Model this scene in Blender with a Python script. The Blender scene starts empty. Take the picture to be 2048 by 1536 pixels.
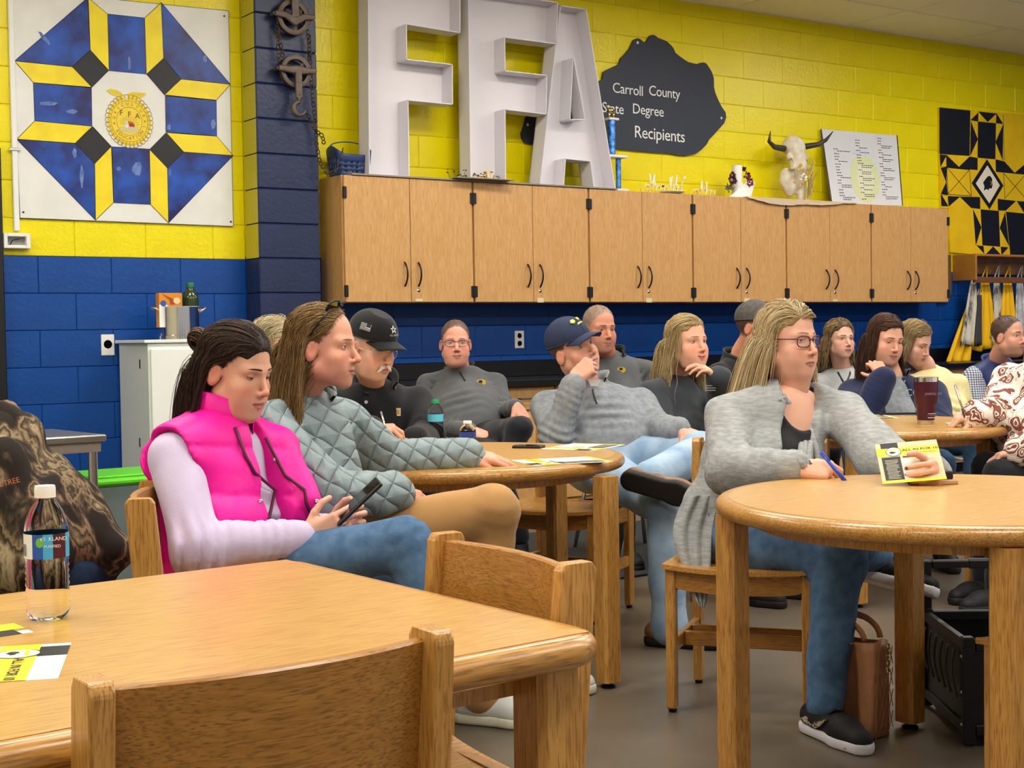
import bpy, bmesh, math, random
import numpy as np
from mathutils import Vector, Matrix
from mathutils.geometry import tessellate_polygon
# -- camera
FPX = 2850.0
YAW, PITCH, ROLL = 0.5991035, 0.0350657, -0.0156476
CAM = np.array([-3.984938, -7.589044, 1.16])
SC = bpy.context.scene
COL = SC.collection
def _axes():
 cy, sy = math.cos(YAW), math.sin(YAW)
 cp, sp = math.cos(PITCH), math.sin(PITCH)
 F = np.array([sy * cp, cy * cp, -sp])
 R = np.array([cy, -sy, 0.0])
 U = np.cross(R, F)
 c, s = math.cos(ROLL), math.sin(ROLL)
 return R * c + U * s, U * c - R * s, F
CR, CU, CF = _axes()
cd = bpy.data.cameras.new('camera')
cam = bpy.data.objects.new('camera', cd)
COL.objects.link(cam)
cam.matrix_world = Matrix(((CR[0], CU[0], -CF[0], CAM[0]), (CR[1], CU[1], -CF[1], CAM[1]),
                           (CR[2], CU[2], -CF[2], CAM[2]), (0, 0, 0, 1)))
cd.sensor_fit = 'HORIZONTAL'
cd.sensor_width = 36.0
cd.lens = FPX / 2048 * 36.0
cd.clip_start = 0.05
cd.clip_end = 100
SC.camera = cam
# -- world, exposure
wd = bpy.data.worlds.new('room_world')
SC.world = wd
wd.use_nodes = True
wd.node_tree.nodes['Background'].inputs[0].default_value = (1.0, 0.985, 0.96, 1)
wd.node_tree.nodes['Background'].inputs[1].default_value = 0.5
SC.view_settings.view_transform = 'Standard'
SC.view_settings.look = 'None'
SC.view_settings.gamma = 1
SC.view_settings.use_curve_mapping = False
SC.view_settings.exposure = 0.0
SC.cycles.use_adaptive_sampling = True
SC.cycles.adaptive_threshold = 0.03
SC.cycles.max_bounces = 6
SC.cycles.diffuse_bounces = 3
SC.cycles.glossy_bounces = 3
SC.cycles.transmission_bounces = 6
SC.cycles.transparent_max_bounces = 6
SC.cycles.caustics_reflective = False
SC.cycles.caustics_refractive = False
LAMP_POWER = 25.5
# -- picture <-> place
def ray(x, y):
 return CF + CR * (x - 1024) / FPX + CU * (768 - y) / FPX
def C(x, y, d):
 return CAM + ray(x, y) * d
def G(x, y, z=0.0):
 r = ray(x, y)
 return CAM + r * ((z - CAM[2]) / r[2])
def WY(x, y, Y=0.305):
 r = ray(x, y)
 return CAM + r * ((Y - CAM[1]) / r[1])
def WX(x, y, X):
 r = ray(x, y)
 return CAM + r * ((X - CAM[0]) / r[0])
def DEP(P):
 return float((np.asarray(P) - CAM) @ CF)
FH = np.array([CF[0], CF[1], 0.0]); FH /= np.linalg.norm(FH)
RH = np.array([CR[0], CR[1], 0.0]); RH /= np.linalg.norm(RH)
UZ = np.array([0, 0, 1.0])
def V(*a):
 return np.array(a, float)
def unit(v):
 v = np.asarray(v, float)
 return v / (np.linalg.norm(v) + 1e-12)
# -- colours and materials
def lin(c):
 return c / 12.92 if c <= 0.04045 else ((c + 0.055) / 1.055) ** 2.4
def hx(s):
 s = s.lstrip('#')
 return tuple(lin(int(s[i:i + 2], 16) / 255) for i in (0, 2, 4))
MATS = {}
def mat(name, col, rough=0.5, metal=0.0, spec=0.5, bump=None, var=None, coat=0.0, sheen=0.0, trans=0.0,
  ior=1.45, attr=False, emit=None, alpha=1.0, sss=0.0):
 """col hex; var=(hex2, scale, detail[, stretch xyz]); bump=(scale, strength, distance[, stretch])"""
 if name in MATS:
  return MATS[name]
 m = bpy.data.materials.new(name)
 m.use_nodes = True
 nt = m.node_tree
 b = nt.nodes['Principled BSDF']
 c = hx(col) + (1,)
 b.inputs['Base Color'].default_value = c
 b.inputs['Roughness'].default_value = rough
 b.inputs['Metallic'].default_value = metal
 b.inputs['Specular IOR Level'].default_value = spec
 b.inputs['Coat Weight'].default_value = coat
 b.inputs['Sheen Weight'].default_value = sheen
 b.inputs['Transmission Weight'].default_value = trans
 b.inputs['IOR'].default_value = ior
 b.inputs['Alpha'].default_value = alpha
 if sss:
  b.inputs['Subsurface Weight'].default_value = sss
  b.inputs['Subsurface Radius'].default_value = (0.012, 0.005, 0.003)
  b.inputs['Subsurface Scale'].default_value = 0.6
 if emit:
  b.inputs['Emission Color'].default_value = hx(emit[0]) + (1,)
  b.inputs['Emission Strength'].default_value = emit[1]
 tc = None
 def noise(scale, detail, stretch):
  nonlocal tc
  if tc is None:
   tc = nt.nodes.new('ShaderNodeTexCoord')
  mp = nt.nodes.new('ShaderNodeMapping')
  mp.inputs['Scale'].default_value = stretch
  nt.links.new(tc.outputs['Object'], mp.inputs['Vector'])
  n = nt.nodes.new('ShaderNodeTexNoise')
  n.inputs['Scale'].default_value = scale
  n.inputs['Detail'].default_value = detail
  nt.links.new(mp.outputs[0], n.inputs['Vector'])
  return n
 src = None
 if attr:
  a = nt.nodes.new('ShaderNodeAttribute')
  a.attribute_name = 'Col'
  src = a.outputs['Color']
 if var:
  n = noise(var[1], var[2], var[3] if len(var) > 3 else (1, 1, 1))
  cr = nt.nodes.new('ShaderNodeValToRGB')
  lo, hi = (var[4] if len(var) > 4 else (0.35, 0.65))
  cr.color_ramp.elements[0].position = lo
  cr.color_ramp.elements[1].position = hi
  cr.color_ramp.elements[0].color = c
  cr.color_ramp.elements[1].color = hx(var[0]) + (1,)
  nt.links.new(n.outputs['Fac'], cr.inputs[0])
  if src is not None:
   mx = nt.nodes.new('ShaderNodeMix'); mx.data_type = 'RGBA'; mx.blend_type = 'MULTIPLY'
   mx.inputs[0].default_value = 1
   nt.links.new(src, mx.inputs[6]); nt.links.new(cr.outputs[0], mx.inputs[7])
   src = mx.outputs[2]
  else:
   src = cr.outputs[0]
 if src is not None:
  nt.links.new(src, b.inputs['Base Color'])
 if bump:
  n = noise(bump[0], 4, bump[3] if len(bump) > 3 else (1, 1, 1))
  bp = nt.nodes.new('ShaderNodeBump')
  bp.inputs['Strength'].default_value = bump[1]
  bp.inputs['Distance'].default_value = bump[2]
  nt.links.new(n.outputs['Fac'], bp.inputs['Height'])
  nt.links.new(bp.outputs[0], b.inputs['Normal'])
 MATS[name] = m
 return m
def wood(name, c1, c2, c3, axis='X', scale=1.0, rough=0.34, coat=0.25, fine=1.0):
 """oak-like grain running along an object axis"""
 if name in MATS:
  return MATS[name]
 m = bpy.data.materials.new(name); m.use_nodes = True
 nt = m.node_tree; b = nt.nodes['Principled BSDF']
 tc = nt.nodes.new('ShaderNodeTexCoord')
 def mapped(s):
  mp = nt.nodes.new('ShaderNodeMapping'); mp.inputs['Scale'].default_value = s
  nt.links.new(tc.outputs['Object'], mp.inputs['Vector']); return mp.outputs[0]
 lo, hi = 0.6 * scale, 9 * scale
 st = {'X': (lo, hi, hi), 'Y': (hi, lo, hi), 'Z': (hi, hi, lo)}[axis]
 n1 = nt.nodes.new('ShaderNodeTexNoise'); n1.inputs['Scale'].default_value = 1.6; n1.inputs['Detail'].default_value = 3
 n1.inputs['Distortion'].default_value = 0.8
 nt.links.new(mapped(st), n1.inputs['Vector'])
 st2 = tuple(v * 9 * fine for v in st)
 n2 = nt.nodes.new('ShaderNodeTexNoise'); n2.inputs['Scale'].default_value = 2.2; n2.inputs['Detail'].default_value = 4
 nt.links.new(mapped(st2), n2.inputs['Vector'])
 mu = nt.nodes.new('ShaderNodeMath'); mu.operation = 'MULTIPLY'; mu.inputs[1].default_value = 34
 nt.links.new(n1.outputs['Fac'], mu.inputs[0])
 sn = nt.nodes.new('ShaderNodeMath'); sn.operation = 'SINE'; nt.links.new(mu.outputs[0], sn.inputs[0])
 r1 = nt.nodes.new('ShaderNodeValToRGB')
 r1.color_ramp.elements[0].color = hx(c1) + (1,); r1.color_ramp.elements[1].color = hx(c2) + (1,)
 mr = nt.nodes.new('ShaderNodeMath'); mr.operation = 'MULTIPLY_ADD'; mr.inputs[1].default_value = 0.5; mr.inputs[2].default_value = 0.5
 nt.links.new(sn.outputs[0], mr.inputs[0]); nt.links.new(mr.outputs[0], r1.inputs[0])
 r2 = nt.nodes.new('ShaderNodeValToRGB')
 r2.color_ramp.elements[0].position = 0.36; r2.color_ramp.elements[1].position = 0.52
 r2.color_ramp.elements[0].color = (0, 0, 0, 1); r2.color_ramp.elements[1].color = (1, 1, 1, 1)
 nt.links.new(n2.outputs['Fac'], r2.inputs[0])
 mx = nt.nodes.new('ShaderNodeMix'); mx.data_type = 'RGBA'
 mx.inputs[6].default_value = hx(c3) + (1,)
 nt.links.new(r2.outputs[0], mx.inputs[0]); nt.links.new(r1.outputs[0], mx.inputs[7])
 nt.links.new(mx.outputs[2], b.inputs['Base Color'])
 b.inputs['Roughness'].default_value = rough
 b.inputs['Coat Weight'].default_value = coat; b.inputs['Coat Roughness'].default_value = 0.22
 bp = nt.nodes.new('ShaderNodeBump'); bp.inputs['Strength'].default_value = 0.12; bp.inputs['Distance'].default_value = 0.001
 nt.links.new(n2.outputs['Fac'], bp.inputs['Height']); nt.links.new(bp.outputs[0], b.inputs['Normal'])
 MATS[name] = m
 return m
# -- mesh builder
class MB:
 def __init__(s):
  s.v = []; s.f = []
 def add(s, vs, fs):
  o = len(s.v)
  s.v += [tuple(map(float, p)) for p in vs]
  s.f += [tuple(i + o for i in q) for q in fs]
  return s
 def box(s, c, size, R=None, ch=0.0):
  """box centred at c; ch = chamfer"""
  hx_, hy, hz = (d / 2 for d in size)
  R = np.eye(3) if R is None else np.asarray(R)
  c = np.asarray(c, float)
  if ch <= 0:
   vs = [(x, y, z) for x in (-hx_, hx_) for y in (-hy, hy) for z in (-hz, hz)]
   fs = [(0, 1, 3, 2), (4, 6, 7, 5), (0, 4, 5, 1), (2, 3, 7, 6), (0, 2, 6, 4), (1, 5, 7, 3)]
   return s.add([c + R @ V(*p) for p in vs], fs)
  vs = []; idx = {}
  for sx in (-1, 1):
   for sy in (-1, 1):
    for sz in (-1, 1):
     for a in range(3):
      p = [sx * hx_, sy * hy, sz * hz]
      for b in range(3):
       if b != a:
        p[b] -= (sx, sy, sz)[b] * ch
      idx[(sx, sy, sz, a)] = len(vs); vs.append(p)
  fs = []
  for a in range(3):
   b, c2 = (a + 1) % 3, (a + 2) % 3
   for sg in (-1, 1):
    q = []
    for (u, w) in ((-1, -1), (1, -1), (1, 1), (-1, 1)):
     k = [0, 0, 0]; k[a] = sg; k[b] = u; k[c2] = w
     q.append(idx[tuple(k) + (a,)])
    fs.append(tuple(q if sg > 0 else q[::-1]))
  for a in range(3):
   b, c2 = (a + 1) % 3, (a + 2) % 3
   for u in (-1, 1):
    for w in (-1, 1):
     k0 = [0, 0, 0]; k0[a] = -1; k0[b] = u; k0[c2] = w
     k1 = list(k0); k1[a] = 1
     q = [idx[tuple(k0) + (b,)], idx[tuple(k1) + (b,)], idx[tuple(k1) + (c2,)], idx[tuple(k0) + (c2,)]]
     fs.append(tuple(q if u * w < 0 else q[::-1]))
  for sx in (-1, 1):
   for sy in (-1, 1):
    for sz in (-1, 1):
     q = [idx[(sx, sy, sz, a)] for a in range(3)]
     fs.append(tuple(q if sx * sy * sz > 0 else q[::-1]))
  return s.add([c + R @ V(*p) for p in vs], fs)
 def tube(s, pts, r, n=8, caps=True, flat=1.0, up=None):
  """swept round (or flattened) section; r scalar or list"""
  pts = [np.asarray(p, float) for p in pts]
  m = len(pts)
  rs = [r] * m if np.isscalar(r) else list(r)
  up0 = unit(up) if up is not None else None
  vs = []; prev = None
  for i, p in enumerate(pts):
   t = unit(pts[min(i + 1, m - 1)] - pts[max(i - 1, 0)])
   if up0 is not None:
    a = up0 - t * (up0 @ t)
   elif prev is None:
    a = np.cross(t, V(0, 0, 1) if abs(t[2]) < 0.9 else V(1, 0, 0))
   else:
    a = prev - t * (prev @ t)
   a = unit(a); b = np.cross(t, a); prev = a
   for k in range(n):
    an = 2 * math.pi * k / n
    vs.append(p + a * math.cos(an) * rs[i] * flat + b * math.sin(an) * rs[i])
  fs = []
  for i in range(m - 1):
   for k in range(n):
    k2 = (k + 1) % n
    fs.append((i * n + k, i * n + k2, (i + 1) * n + k2, (i + 1) * n + k))
  if caps:
   fs.append(tuple(range(n))[::-1]); fs.append(tuple((m - 1) * n + k for k in range(n)))
  return s.add(vs, fs)
 def lathe(s, prof, n=24, o=(0, 0, 0), A=None, sx=1.0, sy=1.0, caps=True):
  """prof list of (r, z); A 3x3 columns axes"""
  A = np.eye(3) if A is None else np.asarray(A); o = np.asarray(o, float)
  vs = []
  for r, z in prof:
   for k in range(n):
    an = 2 * math.pi * k / n
    vs.append(o + A @ V(r * math.cos(an) * sx, r * math.sin(an) * sy, z))
  fs = []
  m = len(prof)
  for i in range(m - 1):
   for k in range(n):
    k2 = (k + 1) % n
    fs.append((i * n + k, i * n + k2, (i + 1) * n + k2, (i + 1) * n + k))
  if caps:
   fs.append(tuple(range(n))[::-1]); fs.append(tuple((m - 1) * n + k for k in range(n)))
  return s.add(vs, fs)
 def prism(s, loops, fn, d0, d1):
  """polygon (first loop outer, others holes) in 2D extruded between depths d0..d1; fn(u,v,d)->xyz"""
  if not isinstance(loops[0][0], (list, tuple, np.ndarray)):
   loops = [loops]
  flat = [p for L in loops for p in L]
  tris = tessellate_polygon([[Vector((p[0], p[1], 0)) for p in L] for L in loops])
  n = len(flat)
  vs = [fn(p[0], p[1], d0) for p in flat] + [fn(p[0], p[1], d1) for p in flat]
  fs = []
  for t in tris:
   a, b, c = (flat[i] for i in t)
   if (b[0] - a[0]) * (c[1] - a[1]) - (b[1] - a[1]) * (c[0] - a[0]) < 0:
    t = t[::-1]
   fs.append(tuple(t)); fs.append(tuple(i + n for i in t[::-1]))
  o = 0
  for L in loops:
   m = len(L)
   for i in range(m):
    a, b = o + i, o + (i + 1) % m
    fs.append((a, b, b + n, a + n))
   o += m
  return s.add(vs, fs)
 def grid(s, P, closed=False, flip=False):
  """P array (m,n,3)"""
  P = np.asarray(P); m, n = P.shape[:2]
  fs = []
  for i in range(m - 1):
   for j in range(n if closed else n - 1):
    j2 = (j + 1) % n
    q = (i * n + j, i * n + j2, (i + 1) * n + j2, (i + 1) * n + j)
    fs.append(q[::-1] if flip else q)
  return s.add(P.reshape(-1, 3), fs)
WM = {}
def link(o):
 COL.objects.link(o); return o
def tag(o, label=None, cat=None, group=None, kind=None):
 if label: o['label'] = label
 if cat: o['category'] = cat
 if group: o['group'] = group
 if kind: o['kind'] = kind
 return o
def root(name, loc=(0, 0, 0), rz=0.0, label=None, cat=None, group=None, kind=None):
 o = link(bpy.data.objects.new(name, None))
 o.empty_display_size = 0.1
 o.location = Vector(loc); o.rotation_euler = (0, 0, rz)
 WM[o] = Matrix.Translation(Vector(loc)) @ Matrix.Rotation(rz, 4, 'Z')
 return tag(o, label, cat, group, kind)
def fix_normals(me):
 bm = bmesh.new(); bm.from_mesh(me)
 bmesh.ops.recalc_face_normals(bm, faces=bm.faces)
 bm.to_mesh(me); bm.free()
def obj(name, mb, m, parent=None, smooth=False, local=False, loc=None, col=None, autosmooth=None, fixn=True):
 """mesh object. With a parent, world vertices are brought into the parent's space unless local."""
 vs, fs = (mb.v, mb.f) if isinstance(mb, MB) else mb
 vs = np.asarray(vs, dtype=np.float64).reshape(-1, 3)
 off = None
 if parent is not None and not local:
  Mi = np.array(WM[parent].inverted())
  vs = vs @ Mi[:3, :3].T + Mi[:3, 3]
 if parent is None and not local:
  off = np.asarray(loc, float) if loc is not None else np.array([(vs[:, 0].min() + vs[:, 0].max()) / 2,
                                                                     (vs[:, 1].min() + vs[:, 1].max()) / 2, vs[:, 2].min()])
  vs = vs - off
 me = bpy.data.meshes.new(name)
 if isinstance(fs, np.ndarray):
  nq = len(fs)
  me.vertices.add(len(vs)); me.vertices.foreach_set('co', vs.astype(np.float32).ravel())
  k = fs.shape[1]
  me.loops.add(nq * k); me.loops.foreach_set('vertex_index', fs.astype(np.int32).ravel())
  me.polygons.add(nq); me.polygons.foreach_set('loop_start', np.arange(0, nq * k, k, dtype=np.int32))
  me.update(calc_edges=True); me.validate()
 else:
  me.from_pydata([tuple(p) for p in vs], [], fs)
  if fixn:
   fix_normals(me)
 if col is not None:
  a = me.color_attributes.new('Col', 'FLOAT_COLOR', 'POINT')
  c4 = np.ones((len(vs), 4), np.float32); c4[:, :3] = np.asarray(col)[:, :3]
  a.data.foreach_set('color', c4.ravel())
 if smooth:
  me.polygons.foreach_set('use_smooth', [True] * len(me.polygons))
  if autosmooth:
   try:
    me.set_sharp_from_angle(angle=autosmooth)
   except Exception:
    pass
 if m is not None:
  me.materials.append(m)
 o = link(bpy.data.objects.new(name, me))
 if parent is not None:
  o.parent = parent
  if parent in WM:
   WM[o] = WM[parent]
 else:
  if off is not None:
   o.location = Vector(off)
   WM[o] = Matrix.Translation(Vector(off))
  else:
   WM[o] = Matrix.Identity(4)
 return o
def kids(o):
 return [c for c in COL.objects if c.parent is o]
def copy_tree(o, loc=None, rz=None, label=None, parent=None):
 ch = {}
 for c in COL.objects:
  if c.parent is not None:
   ch.setdefault(c.parent, []).append(c)
 def rec(x, par):
  c = x.copy(); COL.objects.link(c); c.parent = par
  for k in ch.get(x, []):
   rec(k, c)
  return c
 r = rec(o, parent)
 if loc is not None: r.location = Vector(loc)
 if rz is not None: r.rotation_euler = (0, 0, rz)
 if label: r['label'] = label
 WM[r] = Matrix.Translation(r.location) @ Matrix.Rotation(r.rotation_euler[2], 4, 'Z')
 return r
def text(name, s, size, O, ux, uy, m, parent, align='CENTER', depth=0.0006, shear=0.0, spacing=1.0, bold=0.0):
 """flat lettering: O origin, ux reading direction, uy up direction (world)"""
 cu = bpy.data.curves.new('t', 'FONT')
 cu.body = s; cu.size = size; cu.align_x = align; cu.align_y = 'CENTER'; cu.shear = shear
 cu.space_character = spacing; cu.offset = bold; cu.resolution_u = 3
 t = bpy.data.objects.new('t', cu); COL.objects.link(t)
 dg = bpy.context.evaluated_depsgraph_get(); dg.update()
 me = bpy.data.meshes.new_from_object(t.evaluated_get(dg))
 vs = np.array([v.co[:] for v in me.vertices]); fs = [tuple(p.vertices) for p in me.polygons]
 bpy.data.objects.remove(t); bpy.data.curves.remove(cu); bpy.data.meshes.remove(me)
 ux = unit(ux); uy = unit(np.asarray(uy) - ux * (np.asarray(uy) @ ux)); n = np.cross(ux, uy)
 if len(vs) == 0:
  return None
 w = np.asarray(O) + vs[:, :1] * ux + vs[:, 1:2] * uy + n * depth
 return obj(name, (w, fs), m, parent, fixn=False)
rnd = random.Random(7)
# -- materials of the place
M_YEL = mat('yellow_block_paint', '#efdf06', 0.3, spec=0.4, bump=(38, 0.45, 0.006), var=('#e6d404', 2.0, 2))
M_BLU = mat('blue_block_paint', '#0c4796', 0.36, spec=0.4, bump=(38, 0.45, 0.006), var=('#0b3f88', 2.0, 2))
M_NAV = mat('navy_block_paint', '#232e54', 0.38, spec=0.4, bump=(38, 0.45, 0.006), var=('#1f294b', 2.0, 2))
M_YSHADE = mat('shaded_yellow_paint', '#b8ad2a', 0.4, bump=(38, 0.45, 0.006))  # yellow wall paint on the pilaster return, its shade mixed into the colour
M_FLOOR = mat('polished_concrete', '#75695a', 0.33, spec=0.5, var=('#5c5246', 2.6, 8, (1, 1, 1), (0.3, 0.7)), bump=(120, 0.06, 0.002))
M_TILE = mat('ceiling_tile', '#f4efe2', 0.9, bump=(160, 0.3, 0.004))
M_TBAR = mat('ceiling_bar', '#efe9da', 0.5)
M_LAM = wood('cabinet_laminate', '#cda066', '#c69659', '#ba8850', 'Z', 1.5, 0.42, 0.05, fine=0.8)
M_LAMX = wood('cabinet_laminate_edge', '#d2a468', '#c89a5e', '#bd8c52', 'Z', 1.5, 0.42, 0.05)
M_TOP = wood('table_top_oak', '#cb9f57', '#c5974e', '#ae7f3b', 'X', 1.3, 0.3, 0.35, fine=1.3)
M_RIM = wood('table_rim_oak', '#bd8c42', '#b17f38', '#8c5e24', 'X', 1.6, 0.3, 0.35)
M_LEG = wood('oak_leg', '#c6934a', '#bb863e', '#9a6a2a', 'Z', 1.8, 0.36, 0.25)
M_OAKX = wood('oak_across', '#b57f38', '#aa742e', '#875b24', 'X', 2.6, 0.34, 0.3)
M_OAKY = wood('oak_along', '#c59044', '#b98438', '#936428', 'Y', 2.0, 0.34, 0.3)
M_BLACK = mat('black_plastic', '#121214', 0.4)
M_BLKM = mat('black_metal', '#0d0d10', 0.35, metal=0.3)
M_EPOXY = mat('black_epoxy', '#0b0b0d', 0.3)
M_WHT = mat('white_paint', '#e9e9e6', 0.45)
M_LTR = mat('letter_white', '#dedae0', 0.6)
M_PAPER = mat('paper_white', '#eceae6', 0.75)
M_STEEL = mat('polished_steel', '#d4d4d4', 0.12, metal=1.0)
M_BRUSH = mat('brushed_steel', '#c6c4be', 0.3, metal=1.0)
M_IRON = mat('rusty_iron', '#625b55', 0.55, metal=0.5, var=('#5e4c40', 25, 5), bump=(80, 0.4, 0.003))
M_RUST = mat('rusty_chain', '#5c4a3e', 0.7, metal=0.4, var=('#2e2826', 30, 4))
M_PBLK = mat('print_black', '#1c1b1b', 0.6)
M_PYEL = mat('print_yellow', '#f2dd1e', 0.6)
M_PGRY = mat('print_grey', '#8d8d8f', 0.7)
M_PBACK = mat('print_tan', '#cbb692', 0.7)  # held flyer's white sheet, the backlit look put into its colour
# -- setting: floor, ceiling, walls
obj('floor', MB().box((1.5, -4.2, -0.05), (16, 12, 0.1)), M_FLOOR, loc=(0, 0, 0)); tag(bpy.data.objects['floor'], kind='structure')
CEIL = 3.555
ceil = obj('ceiling', MB().box((1.5, -4.2, CEIL + 0.06), (16, 12, 0.08)), M_TILE); tag(ceil, kind='structure')
tile_me = None
for ix in range(8):
 for iy in range(5):
  x0, y0 = 1.0 + ix * 1.22, 0.295 - (iy + 1) * 0.61
  if tile_me is None:
   t = obj('ceiling_tile', MB().box((0, 0, 0), (1.196, 0.586, 0.018), ch=0.003), M_TILE, ceil, local=True)
   tile_me = t.data
  else:
   t = link(bpy.data.objects.new('ceiling_tile', tile_me)); t.parent = ceil
  Mi = WM[ceil].inverted()
  t.location = Mi @ Vector((x0 + 0.61, y0 + 0.305, CEIL + 0.012))
for ix in range(9):
 obj('ceiling_bar', MB().box((1.0 + ix * 1.22, 0.295 - 1.525, CEIL + 0.004), (0.024, 3.05, 0.008)), M_TBAR, ceil)
for iy in range(6):
 obj('ceiling_bar', MB().box((1.0 + 4.88, 0.295 - iy * 0.61, CEIL + 0.003), (9.76, 0.024, 0.008)), M_TBAR, ceil)
BW, BH = 0.4064, 0.2032
SPLIT = 8
YB = 0.305
wall = obj('wall_back', MB().box((1.5, YB + 0.108, 1.8), (13.0, 0.2, 3.6)), M_BLU, loc=(0, YB, 0))
obj('upper_wall_paint', MB().box((1.5, YB + 0.0065, 2.62), (13.0, 0.003, 1.95)), M_YEL, wall); tag(wall, kind='structure')
def block_mesh(w, m):
 b = MB().box((0, 0.0, 0), (w - 0.0012, 0.030, BH - 0.0016), ch=0.0035)
 o = obj('block', b, m, wall, local=True)
 return o
protos = {}
def block(x, row, w, m, parent=None, y=YB + 0.015, z=None):
 key = (round(w, 3), m.name)
 par = parent or wall
 if key not in protos:
  o = block_mesh(w, m); protos[key] = o.data; o.parent = par
 else:
  o = link(bpy.data.objects.new('block', protos[key])); o.parent = par
 o.location = WM[par].inverted() @ Vector((x, y, row * BH + BH / 2))
 return o
for row in range(0, 18):
 m = M_BLU if row < SPLIT else M_YEL
 off = 0.0 if row % 2 else BW / 2
 if row >= 2:
  n = 0
  x1 = -0.496
  first = BW if row % 2 else BW / 2
  xx = x1
  wv = first
  while xx > -2.3:
   block(xx - wv / 2, row, wv, m)
   xx -= wv; wv = BW
 xx = -0.102
 wv = BW if row % 2 else BW / 2
 while xx < 7.75:
  x2 = xx + wv
  vis = (row >= 10) or (row in (4, 5, 6)) or (x2 > 5.3 and row >= 3)
  if row < 7 and x2 < 0.4: vis = False
  if vis:
   block(xx + wv / 2, row, wv, m)
  xx = x2; wv = BW
pil = obj('wall_pilaster', MB().box((-0.299, 0.215, 1.8), (0.360, 0.17, 3.6)), M_NAV, loc=(-0.299, 0.2, 0)); tag(pil, kind='structure')
for row in range(2, 18):
 b = MB().box((0, 0, 0), (0.394, 0.2, BH - 0.0012), ch=0.007)
 if 'pil' not in protos:
  o = obj('block', b, M_NAV, pil, local=True); protos['pil'] = o.data
 else:
  o = link(bpy.data.objects.new('block', protos['pil'])); o.parent = pil
 o.location = WM[pil].inverted() @ Vector((-0.299, 0.205, row * BH + BH / 2))
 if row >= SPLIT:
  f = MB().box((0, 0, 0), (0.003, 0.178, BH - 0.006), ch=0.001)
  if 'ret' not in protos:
   o = obj('return_paint', f, M_YSHADE, pil, local=True); protos['ret'] = o.data
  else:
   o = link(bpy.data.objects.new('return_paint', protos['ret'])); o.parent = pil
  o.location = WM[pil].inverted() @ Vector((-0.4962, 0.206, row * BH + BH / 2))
wr = obj('wall_right', MB().box((7.85, -4.2, 1.8), (0.2, 12, 3.6)), M_BLU); tag(wr, kind='structure')
wl = obj('wall_left', MB().box((-6.4, -4.2, 1.8), (0.2, 12, 3.6)), mat('left_wall_paint', '#d9cfae', 0.6)); tag(wl, kind='structure')
P0 = WY(10, 800)
dr = root('door_1', (P0[0] - 0.5, YB, 0), kind='structure')
obj('door_frame', MB().box((P0[0] - 0.06, YB - 0.03, 1.06), (0.12, 0.06, 2.12), ch=0.006), M_BLACK, dr)
obj('door_frame', MB().box((P0[0] - 0.52, YB - 0.03, 2.15), (1.04, 0.06, 0.1), ch=0.006), M_BLACK, dr)
obj('door_leaf', MB().box((P0[0] - 0.56, YB - 0.015, 1.04), (0.88, 0.03, 2.08), ch=0.004), mat('door_dark', '#1a1a1d', 0.5), dr)
# -- ceiling troffers (out of frame, they light the room)
M_LAMP = mat('troffer_diffuser', '#ffffff', 0.6, emit=('#fffaf0', LAMP_POWER))
lamp0 = None
for iy, ly in enumerate((-1.8, -4.4, -7.0)):
 for ix, lx in enumerate((-4.4, -1.9, 0.6, 3.1, 5.6)):
  lab = 'ceiling light panel out of frame, ' + ('row nearest the cabinets', 'middle row', 'row behind the photographer')[iy] + \
              ', ' + ('first', 'second', 'third', 'fourth', 'fifth')[ix] + ' from the quilt side'
  if lamp0 is None:
   lamp0 = root('ceiling_light', (lx, ly, CEIL), 0, lab, 'light', 'ceiling light panels')
   obj('diffuser', MB().box((lx, ly, CEIL - 0.006), (1.16, 0.56, 0.012)), M_LAMP, lamp0)
   fr = MB()
   for s in (-1, 1):
    fr.box((lx, ly + s * 0.295, CEIL - 0.008), (1.22, 0.03, 0.02)); fr.box((lx + s * 0.595, ly, CEIL - 0.008), (0.03, 0.56, 0.02))
   obj('lamp_frame', fr, M_TBAR, lamp0)
  else:
   copy_tree(lamp0, (lx, ly, CEIL), 0, lab)
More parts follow.
